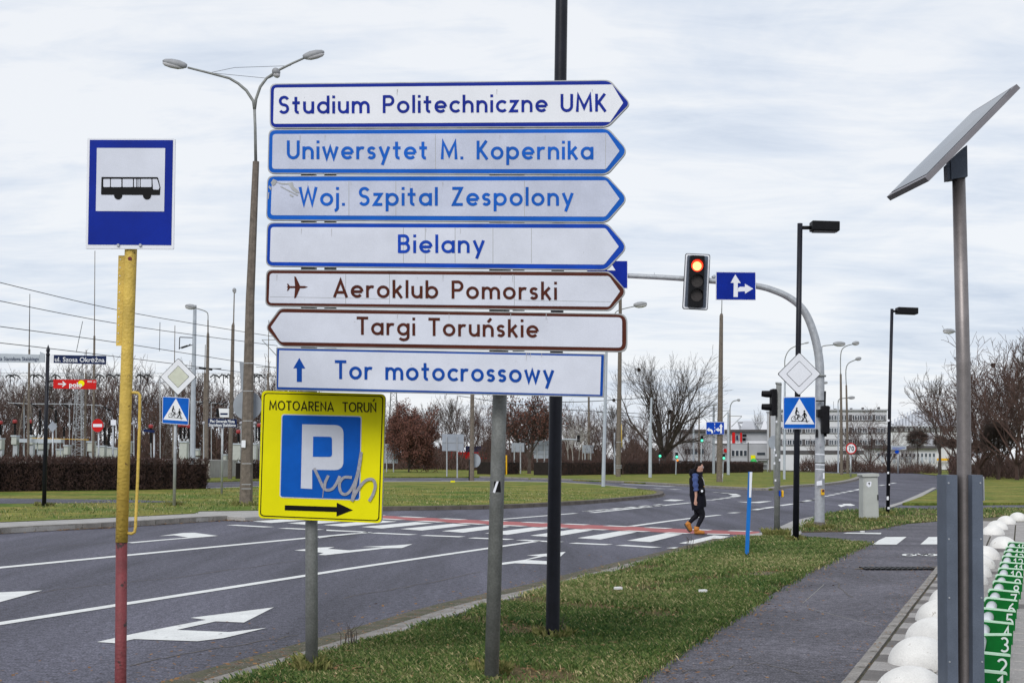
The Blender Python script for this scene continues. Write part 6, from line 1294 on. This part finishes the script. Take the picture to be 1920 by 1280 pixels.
# ---- substation behind the left hedge
ins_g = 'tall black insulators of the substation'
def insulator(x, y0, y1, Y, m, lbl, top=None):
    T = Th('insulator', lbl, 'insulator', x, 0, 0, Y=Y, group=ins_g)
    n_ = 7; pts = []; rad = []
    for i in range(n_ * 2 + 1): pts.append((x, y1 + (y0 - y1) * i / (n_ * 2))); rad.append(2.6 if i % 2 else 1.7)
    T.tube('sheds', pts, rad, m, n=8, sm=False); T.mb().tube([T.loc, T.p(x, y1)], .9 * T.s, 6).build('stand', m_lat, T.o)
    if top: T.mb().box(T.p(x, y0 - 3), (8 * T.s, 8 * T.s, 7 * T.s)).build('head', m_redins, T.o, bevel=.1)
for x, a, b, t in ((1, 795, 815, 1), (28, 793, 815, 1), (58, 793, 815, 1), (45, 768, 812, 0), (75, 768, 815, 0), (105, 768, 792, 0), (120, 800, 818, 0), (196, 800, 835, 0), (204, 802, 838, 0), (212, 800, 838, 0), (283, 802, 830, 1), (338, 800, 822, 1), (346, 800, 822, 1), (354, 802, 822, 1), (480, 800, 826, 0), (486, 800, 826, 1), (447, 812, 828, 1), (455, 812, 828, 1)):
    insulator(x, a, b, 128 + hash_(x) * 12, m_dblack, where_label(x, 'red-headed black insulator' if t else 'plain black insulator'), t)
cg = 'grey switchgear cabinets'
for i, (x0, y0, x1, y1) in enumerate([(-4, 822, 6, 842), (24, 817, 34, 833), (54, 817, 64, 833), (68, 830, 90, 842), (122, 835, 130, 852), (166, 828, 178, 846), (182, 836, 198, 858), (200, 838, 212, 856), (338, 828, 352, 860), (366, 842, 374, 854), (434, 832, 452, 862), (418, 852, 425, 868), (471, 832, 482, 862), (232, 828, 246, 850), (214, 840, 222, 858), (108, 842, 120, 858)]):
    T = Th('switch_cabinet', where_label((x0 + x1) / 2, 'grey switchgear cabinet'), 'cabinet', (x0 + x1) / 2, 0, 0, Y=118 + (i % 4) * 3, group=cg)
    T.mb().box(T.p((x0 + x1) / 2, (y0 + y1) / 2), ((x1 - x0) * T.s, .8, (y1 - y0) * T.s)).build('body', m_cab, T.o, bevel=.03); T.mb().box(T.p((x0 + x1) / 2, y0) , ((x1 - x0) * T.s * 1.12, .95, .12)).build('cap', m_palew, T.o)
    T.mb().box((T.p((x0 + x1) / 2, y1) + T.loc) / 2, ((x1 - x0) * T.s * .8, .5, (T.p(0, y1).z))).build('stand', m_lat, T.o)
def lattice(T, name, xa, ya, wa, xb, yb, wb, n, parent, r=.35, m=m_lat):
    """square lattice column between picture points with half widths in picture px"""
    mb = T.mb(); s = T.s; P = []
    for i in range(n + 1):
        t = i / n; c = T.p(xa + (xb - xa) * t, ya + (yb - ya) * t); w_ = (wa + (wb - wa) * t) * s; P.append([c + Vector((sx * w_, sy * w_, 0)) for sx, sy in ((-1, -1), (1, -1), (1, 1), (-1, 1))])
    for k in range(4): mb.tube([P[0][k], P[n][k]], r * s * 1.6, 4)
    for i in range(n):
        for k in range(4): mb.tube([P[i][k], P[i + 1][(k + 1) % 4]] if (i + k) % 2 else [P[i + 1][k], P[i][(k + 1) % 4]], r * s, 4); 
        mb.tube([P[i + 1][0], P[i + 1][1]], r * s, 4)
    o = mb.build(name, m, parent); o['kind'] = 'stuff'; return o
T = Th('lattice_tower', 'white lattice tower standing behind the red shop board', 'tower', 149, 0, 0, Y=125)
lattice(T, 'lattice_column', 148, 862, 11, 151, 705, 6.5, 16, T.o)
T = Th('lattice_tower', 'smaller rusty lattice tower behind the left crossing sign post', 'tower', 320, 0, 0, Y=128); lattice(T, 'lattice_column', 320, 862, 13, 322, 790, 5, 7, T.o, .4, m_barkg)
T = Th('lattice_tower', 'tall thin power pylon far away right of the yellow sign', 'tower', 738, 0, 0, Y=400); lattice(T, 'lattice_column', 738, 862, 12, 738, 735, 5, 10, T.o, .35, m_gsteel)
T = Th('gantry', 'long lattice gantry beam spanning the substation with hanging insulators', 'gantry', 200, 0, 0, Y=135)
gb_ = T.mb(); s = T.s
for x in range(-40, 500, 6): gb_.tube([T.p(x, 699), T.p(x + 3, 704.5), T.p(x + 6, 699)], .3 * s, 4)
for y in (699, 704.5): gb_.tube([T.p(-40, y), T.p(500, y + 1)], .4 * s, 4)
o = gb_.build('lattice_beam', m_lat, T.o); o['kind'] = 'stuff'
for x in (-38, 152, 300, 498): T.mb().tube([Vector((A(x, 900, T.Y).x, T.Y, 0)), T.p(x, 704)], .9 * s, 4).build('leg', m_lat, T.o)
for x in (18, 28, 62, 72, 104, 186, 206, 220, 262, 276, 402, 418, 430, 476, 485):
    T.mb().tube([T.p(x - 8, 706 + hash_(x) * 3), T.p(x - 2, 702), T.p(x + 5, 704), T.p(x + 10, 709)], [1.0 * s, 1.3 * s, 1.3 * s, 1.0 * s], 6).build('hanging_insulator', m_dblack, T.o)
    if hash_(x) > .4: T.mb().tube([T.p(x + 1, 703), T.p(x + 1, 718)], .9 * s, 6).build('hanging_insulator', m_dblack, T.o)
T = Th('busbar', 'pale tubular busbar on struts above the substation cabinets', 'busbar', 110, 0, 0, Y=131); s = T.s
T.tube('tube', [(16, 755), (60, 757), (130, 757), (190, 760), (200, 765)], .9, m_lat, n=6)
for x, y in ((33, 758), (63, 758), (93, 760), (124, 759), (200, 764)): T.tube('insulator', [(x - 6, y - 2), (x + 8, y + 6)], 1.3, m_dblack, n=6)
for x in (45, 130, 172): T.mb().tube([Vector((A(x, 900, T.Y).x, T.Y, 0)), T.p(x, 758)], .8 * s, 5).build('strut', m_lat, T.o)
T = Th('busbar', 'pale busbar behind the blue crossing sign with dark insulators', 'busbar', 400, 0, 0, Y=131)
T.tube('tube', [(355, 752), (390, 754), (425, 758)], .8, m_lat, n=6)
for x in (364, 376, 392, 408, 420): T.tube('insulator', [(x - 6, 760), (x + 5, 753)], 1.2, m_dblack, n=6)
T.mb().tube([Vector((A(396, 900, T.Y).x, T.Y, 0)), T.p(396, 754)], .8 * T.s, 5).build('strut', m_lat, T.o)
T = Th('transformer_beam', 'wide white equipment beam across the substation cabinets', 'beam', 80, 0, 0, Y=121)
T.mb().box(T.p(78, 826), (78 * T.s, .8, 7 * T.s)).build('beam', m_palew, T.o)
for x in (44, 70, 98, 113): T.mb().tube([Vector((A(x, 900, T.Y).x, T.Y, 0)), T.p(x, 829)], 1.1 * T.s, 5).build('leg', m_palew, T.o)
T.mb().tube([T.p(60, 821), T.p(166, 824)], .5 * T.s, 5).build('yellow_rail', m_yelbtn, T.o)
pg = 'tall thin masts of the substation'
for i, (x, yt_, ym, Y, lb) in enumerate([(55, 551, 655, 120, 'thin lightning rod mast above the left street name plates'), (177, 470, 630, 118, 'tallest thin mast left of the yellow bus stop post'), (161, 656, 700, 125, 'short mast with a cap left of the bus stop post'), (327, 610, 700, 122, 'thin rod mast above the priority diamond'), (384, 646, 700, 125, 'thin mast right of the thick catenary mast'), (503, 600, 700, 122, 'thin rod mast just left of the brown direction panels')]):
    T = mast(lb, x - 3, 0, Y, [(x, ym), (x, ym - 1), (x + 1, yt_)], [2.6, 1.9, .9, .6], m_polec, name='thin_mast', cat='mast', group=pg, h=0)
T.tube('tram_bracket', [(492, 637), (518, 637)], .6, m_gsteel, n=5); T.tube('tram_bracket', [(491, 637), (518, 666)], .7, m_gsteel, n=5); T.tube('tram_bracket', [(480, 688), (518, 688.5)], .6, m_gsteel, n=5)
T = Th('sloping_strut', 'pair of leaning concrete struts in the substation near the left plates', 'strut', 25, 0, 0, Y=124); T.mb().tube([T.loc, T.p(47, 740)], 1.3 * T.s, 5).build('strut', m_polec, T.o); T.tube('strut', [(62, 800), (54, 740)], 1.2, m_polec, n=5)
# small round lamps on short masts
for x in (382, 452, 478, 251): 
    T = Th('globe_lamp', {382: 'small globe lamp beside the left crossing sign', 452: 'small globe lamp left of the round sign back', 478: 'small globe lamp right of the round sign back', 251: 'small globe lamp just right of the yellow post'}[x], 'lamp', x, 0, 0, Y=100); T.mb().tube([T.loc, T.p(x, 795)], .9 * T.s, 6).build('post', m_steel, T.o); T.mb().ball(T.p(x, 793), 3.4 * T.s, 10, 6).build('globe', m_graf, T.o)
# ---- overhead wires (each a thing)
def wire(label, pts, r=.018, group='overhead wires'):
    P = [A(x, y, Y) for x, y, Y in pts]; P = smooth_line(P, 5) if len(P) > 2 else P
    # hang slightly
    mb = MB(P[0]); mb.tube(P, r, 4); o = mb.build('overhead_wire', m_wire); tag(o, label, 'wire', group)
for i, q in enumerate([[(-60, 515, 60), (240, 585, 75), (520, 632, 92)], [(-60, 552, 60), (240, 610, 75), (520, 648, 92)], [(-60, 604, 60), (240, 645, 75), (520, 690, 92)], [(-60, 636, 60), (150, 660, 70), (520, 706, 92)]]):
    wire(['uppermost overhead wire crossing the left sky', 'second overhead wire from the top in the left sky', 'third overhead wire from the top in the left sky', 'lowest overhead wire just above the street name plates'][i], q)
for i, q in enumerate([[(56, 551, 100), (54, 660, 100)], [(155, 602, 95), (143, 660, 95)], [(300, 604, 95), (299, 658, 95)]]): wire(['vertical dropper wire above the left name plate', 'slanting dropper wire above the red shop board', 'vertical dropper wire right of the yellow post'][i], q, .02, 'wire droppers')
for i, q in enumerate([[(1040, 753, 120), (1100, 752.5, 120), (1219, 745, 130)], [(860, 742, 130), (1028, 765, 130), (1200, 775, 150)], [(1300, 796, 170), (1260, 790, 165), (1120, 772, 140)]]): wire(['tram wire crossing behind the black lamp post', 'faint tram wire under the lowest direction panel', 'faint tram wire in front of the factory'][i], q, .03)
# mistletoe and nests
for i, (x, y, r, Y) in enumerate([(1198, 693, 4, 166), (1256, 772, 5.5, 166), (1862, 685, 5, 147), (1151, 750, 3.5, 166)]):
    p = A(x, y, Y); mb = MB(p); r_ = random.Random(i); V, F = [], []
    for k in range(260):
        d = Vector((r_.gauss(0, 1), r_.gauss(0, 1), r_.gauss(0, 1))).normalized() * r * Y / FPX; prism3(V, F, d * .2, d * r_.uniform(.7, 1.1), .03, .015)
    o = bpy.data.objects.new('mistletoe', me_of('mistletoe', (V, F), m_bark)); COL.objects.link(o); o.location = p; tag(o, ['mistletoe ball high in the big bare tree', 'dark nest low in the big bare tree', 'mistletoe ball in the right-hand thicket', 'small mistletoe ball at the left edge of the big bare tree'][i], 'mistletoe')
# ================================================================== THE PEDESTRIAN
PB = G(1306, 1001.5, 0.0); PZ = 0.010
per = thing('person', 'dark-haired person in a long black hooded vest and tan boots walking right over the crossing', 'person', PB + Vector((0, 0, PZ)))
def pc(cx_, cy_, d=0.0): return Vector(((cx_ - 512) * .00163, d, (1146 - cy_) * .00163))
def skin(name, verts, edges, radii, m, parent, root=0, sub=2, label=None):
    me = bpy.data.meshes.new(name); me.from_pydata([tuple(v) for v in verts], edges, []); ob = bpy.data.objects.new(name, me); COL.objects.link(ob)
    md = ob.modifiers.new('skin', 'SKIN'); md.use_smooth_shade = True; md.branch_smoothing = 0.6
    sv = me.skin_vertices[0].data
    for i, r in enumerate(radii): sv[i].radius = r if hasattr(r, '__len__') else (r, r); sv[i].use_root = (i == root)
    sb = ob.modifiers.new('sub', 'SUBSURF'); sb.levels = sub; sb.render_levels = sub
    dg = bpy.context.evaluated_depsgraph_get(); nm = bpy.data.meshes.new_from_object(ob.evaluated_get(dg)); nm.materials.clear(); nm.materials.append(m)
    bpy.data.objects.remove(ob); nm.name = name; o = bpy.data.objects.new(name, nm); COL.objects.link(o); o.parent = parent
    if label: o['label'] = label
    return o
NE, FA = -.10, .10      # near side (towards the camera) and far side
V = [pc(535, 760), pc(520, 600), pc(505, 420), pc(515, 330), pc(535, 290), pc(548, 255), pc(553, 205), pc(553, 160),
     pc(480, 345, NE - .06), pc(487, 490, NE - .10), pc(490, 620, NE - .09), pc(482, 655, NE - .085),
     pc(500, 345, FA + .06), pc(520, 490, FA + .09), pc(560, 600, FA + .05), pc(572, 625, FA + .05),
     pc(545, 780, NE + .02), pc(592, 880, NE + .03), pc(515, 1065, NE + .03), pc(512, 1118, NE + .03),
     pc(530, 780, FA - .02), pc(520, 890, FA - .03), pc(425, 985, FA - .03), pc(398, 1030, FA - .03)]
E = [(0, 1), (1, 2), (2, 3), (3, 4), (4, 5), (5, 6), (6, 7), (3, 8), (8, 9), (9, 10), (10, 11), (3, 12), (12, 13), (13, 14), (14, 15), (0, 16), (16, 17), (17, 18), (18, 19), (0, 20), (20, 21), (21, 22), (22, 23)]
Rr = [.13, .115, .12, .075, .05, .065, .085, .07, .05, .042, .03, .030, .05, .042, .03, .03, .08, .055, .036, .036, .08, .055, .036, .036]
# hands: palm then five fingers each, rooted in the palm
for (w_i, d0, sgn) in ((11, NE - .085, -1), (15, FA + .05, 1)):
    wv = V[w_i]; pi = len(V); V.append(wv + Vector((-.005, 0, -.05))); E.append((w_i, pi)); Rr.append(.026)
    for f in range(4):
        a = len(V); base = V[pi] + Vector((-.024 + f * .016, 0, -.03)); L = (.055, .062, .060, .048)[3 - f]
        V += [base, base + Vector((.004, 0, -L * .55)), base + Vector((.014, 0, -L))]; E += [(pi, a), (a, a + 1), (a + 1, a + 2)]; Rr += [.010, .009, .008]
    a = len(V); V += [V[pi] + Vector((.030, -.01, -.008)), V[pi] + Vector((.042, -.015, -.042))]; E += [(pi, a), (a, a + 1)]; Rr += [.011, .009]
body = skin('body', V, E, Rr, m_skin, per)
face = MB(); 
nose = MB(); nose.tube([pc(594, 196), pc(604, 214), pc(606, 222), pc(596, 226)], [.010, .013, .014, .010], 8); nose.build('nose', m_skin, body, smooth=True)
ja = MB(); ja.ball(pc(572, 205), (.055, .066, .088), 16, 12); ja.ball(pc(575, 248), (.043, .048, .040), 14, 10); ja.build('face', m_skin, body, smooth=True)
mo = MB(); mo.tube([pc(592, 242, -.022), pc(602, 241, 0), pc(592, 242, .022)], .0065, 8); mo.build('mouth', m_boot if False else m_leafr, body, smooth=True)
ey = MB()
for d in (-.03, .03): ey.ball(pc(594, 203, d), .011, 8, 6)
ey.build('eyes', m_sw, body, smooth=True)
ea = MB(); ea.ball(pc(540, 212, -.072), (.018, .010, .030), 10, 8); ea.ball(pc(540, 212, .072), (.018, .010, .030), 10, 8); ea.build('ear', m_skin, body, smooth=True)
gl_ = MB()
for d in (-.034, .034): gl_.tube([pc(606 + 0 * t, 206, d) + Vector((0, .025 * math.cos(t), .021 * math.sin(t))) for t in [2 * math.pi * i / 12 for i in range(13)]], .003, 5)
gl_.tube([pc(545, 200, -.072), pc(575, 200, -.070), pc(606, 204, -.055)], .0035, 5); gl_.tube([pc(606, 206, -.010), pc(606, 206, .010)], .003, 5)
gl_.build('glasses', m_palew, per)
hr = MB(); hr.ball(pc(540, 170), (.078, .080, .072), 18, 12); hr.ball(pc(516, 200), (.036, .070, .060), 14, 10); hr.ball(pc(562, 150), (.052, .066, .030), 14, 8); hr.ball(pc(497, 225), (.032, .045, .055), 12, 8); hr.build('hair', m_hair, per, smooth=True)
# vest: one lofted shell, longer at the back
rings = [(785, 548, 100, .185, -58), (740, 545, 104, .19, -45), (680, 537, 108, .19, -30), (600, 524, 110, .185, -14), (500, 518, 106, .18, 0), (430, 512, 103, .185, 0), (370, 508, 100, .19, 0), (325, 515, 82, .17, 0), (298, 530, 62, .11, 0), (282, 538, 54, .08, 0)]
vb = MB(); n = 24; vs = []
for (cy_, cx_, rx, ry, tilt) in rings:
    for j in range(n):
        a = 2 * math.pi * j / n; fold = 1 + .018 * math.sin(a * 5 + cy_ * .03)
        p = pc(cx_ + rx * math.cos(a) * fold, cy_ + tilt * .5 * (math.cos(a))); p.y = ry * math.sin(a) * fold; vs.append(p)
k = len(rings); vb.add(vs, [(i * n + j, i * n + (j + 1) % n, (i + 1) * n + (j + 1) % n, (i + 1) * n + j) for i in range(k - 1) for j in range(n)] + [tuple((k - 1) * n + j for j in range(n))])
vb.build('vest', m_vest, per, smooth=True, label='long black quilted sleeveless vest')
hd = MB(); hd.tube([pc(500, 268, -.08), pc(462, 255, -.05), pc(440, 262, 0), pc(462, 255, .05), pc(500, 268, .08)], [.03, .045, .055, .045, .03], 12); hd.ball(pc(450, 290), (.075, .12, .095), 16, 10); hd.tube([pc(500, 285, -.09), pc(560, 292, -.055), pc(585, 290, 0), pc(560, 292, .055), pc(500, 285, .09)], [.035, .034, .032, .034, .035], 10); hd.build('hood', m_vest, per, smooth=True)
for d, pts in ((NE, [pc(486, 318, NE - .035), pc(480, 350, NE - .07), pc(478, 420, NE - .10), pc(486, 490, NE - .105), pc(491, 540, NE - .10)]), (FA, [pc(500, 318, FA + .035), pc(505, 350, FA + .07), pc(512, 420, FA + .09), pc(525, 490, FA + .09), pc(540, 540, FA + .07)])):
    sv_ = MB(); P = smooth_line(pts, 4); m1 = len(P); sv_.tube(P, [(.070 + .012 * math.sin(i * 1.4)) * (1 - .22 * i / m1) for i in range(m1)], 14); sv_.build('sleeve', m_denim, per, smooth=True)
lg = MB()
for pts, rad in (([pc(540, 700, NE + .03), pc(555, 790, NE + .03), pc(588, 870, NE + .03), pc(568, 940, NE + .03), pc(530, 1020, NE + .03), pc(508, 1080, NE + .03)], (.105, .095, .066, .058, .046, .040)), ([pc(530, 700, FA - .03), pc(528, 790, FA - .03), pc(522, 880, FA - .03), pc(470, 930, FA - .03), pc(432, 975, FA - .03), pc(408, 1010, FA - .03)], (.105, .09, .064, .057, .045, .040))):
    P = smooth_line(pts, 4); m1 = len(P); R_ = [rad[min(i // 4, 4)] + (rad[min(i // 4 + 1, 5)] - rad[min(i // 4, 4)]) * (i % 4) / 4 for i in range(m1)]
    mb = MB(); mb.tube(P, R_, 14); mb.build('trouser_leg', m_legs, per, smooth=True)
def boot(name, ankle, heel, toe, d, up):
    mb = MB(); mb.tube([ankle[0], ankle[1]], [.058, .060], 14)
    dr = (toe - heel).normalized(); nrm_ = Vector((-dr.z, 0, dr.x)); L = (toe - heel).length
    P = [heel + dr * L * t + nrm_ * h for t, h in ((-.02, .055), (.12, .055), (.35, .055), (.6, .045), (.85, .037), (1.0, .028))]
    mb.tube(P, [.040, .058, .058, .050, .043, .020], 14); b = mb.build(name, m_boot, per, smooth=True)
    s_ = MB(); Q = [heel + dr * L * t + nrm_ * .004 for t in (0, .3, .65, .9, 1.02)]; s_.tube(Q, [.03, .035, .042, .035, .015], 10, sy=.4); s_.build('sole', m_barkg, b)
boot('boot', (pc(512, 1040, NE + .03), pc(500, 1105, NE + .03)), pc(478, 1146, NE + .03), pc(622, 1146, NE + .03), 0, 0)
boot('boot', (pc(416, 985, FA - .03), pc(384, 1030, FA - .03)), pc(352, 1005, FA - .03), pc(428, 1122, FA - .03), 0, 0)
bg = MB(); bg.box(pc(572, 540, -.22), (.145, .06, .13)); b_ = bg.build('shoulder_bag', m_dblack, per, bevel=.03); bf = MB(); bf.ball(pc(568, 538, -.255), (.026, .006, .03), 10, 6); bf.build('bag_badge', m_sw, b_)
MB().tube([pc(612, 480, -.15), pc(606, 470, -.14)], .012, 8).build('bag_ring', m_yelbtn, b_)
MB().tube([pc(612, 480, -.17), pc(604, 400, -.16), pc(575, 330, -.10), pc(540, 305, .02)], .007, 6).build('bag_strap', m_graf, per, smooth=True)
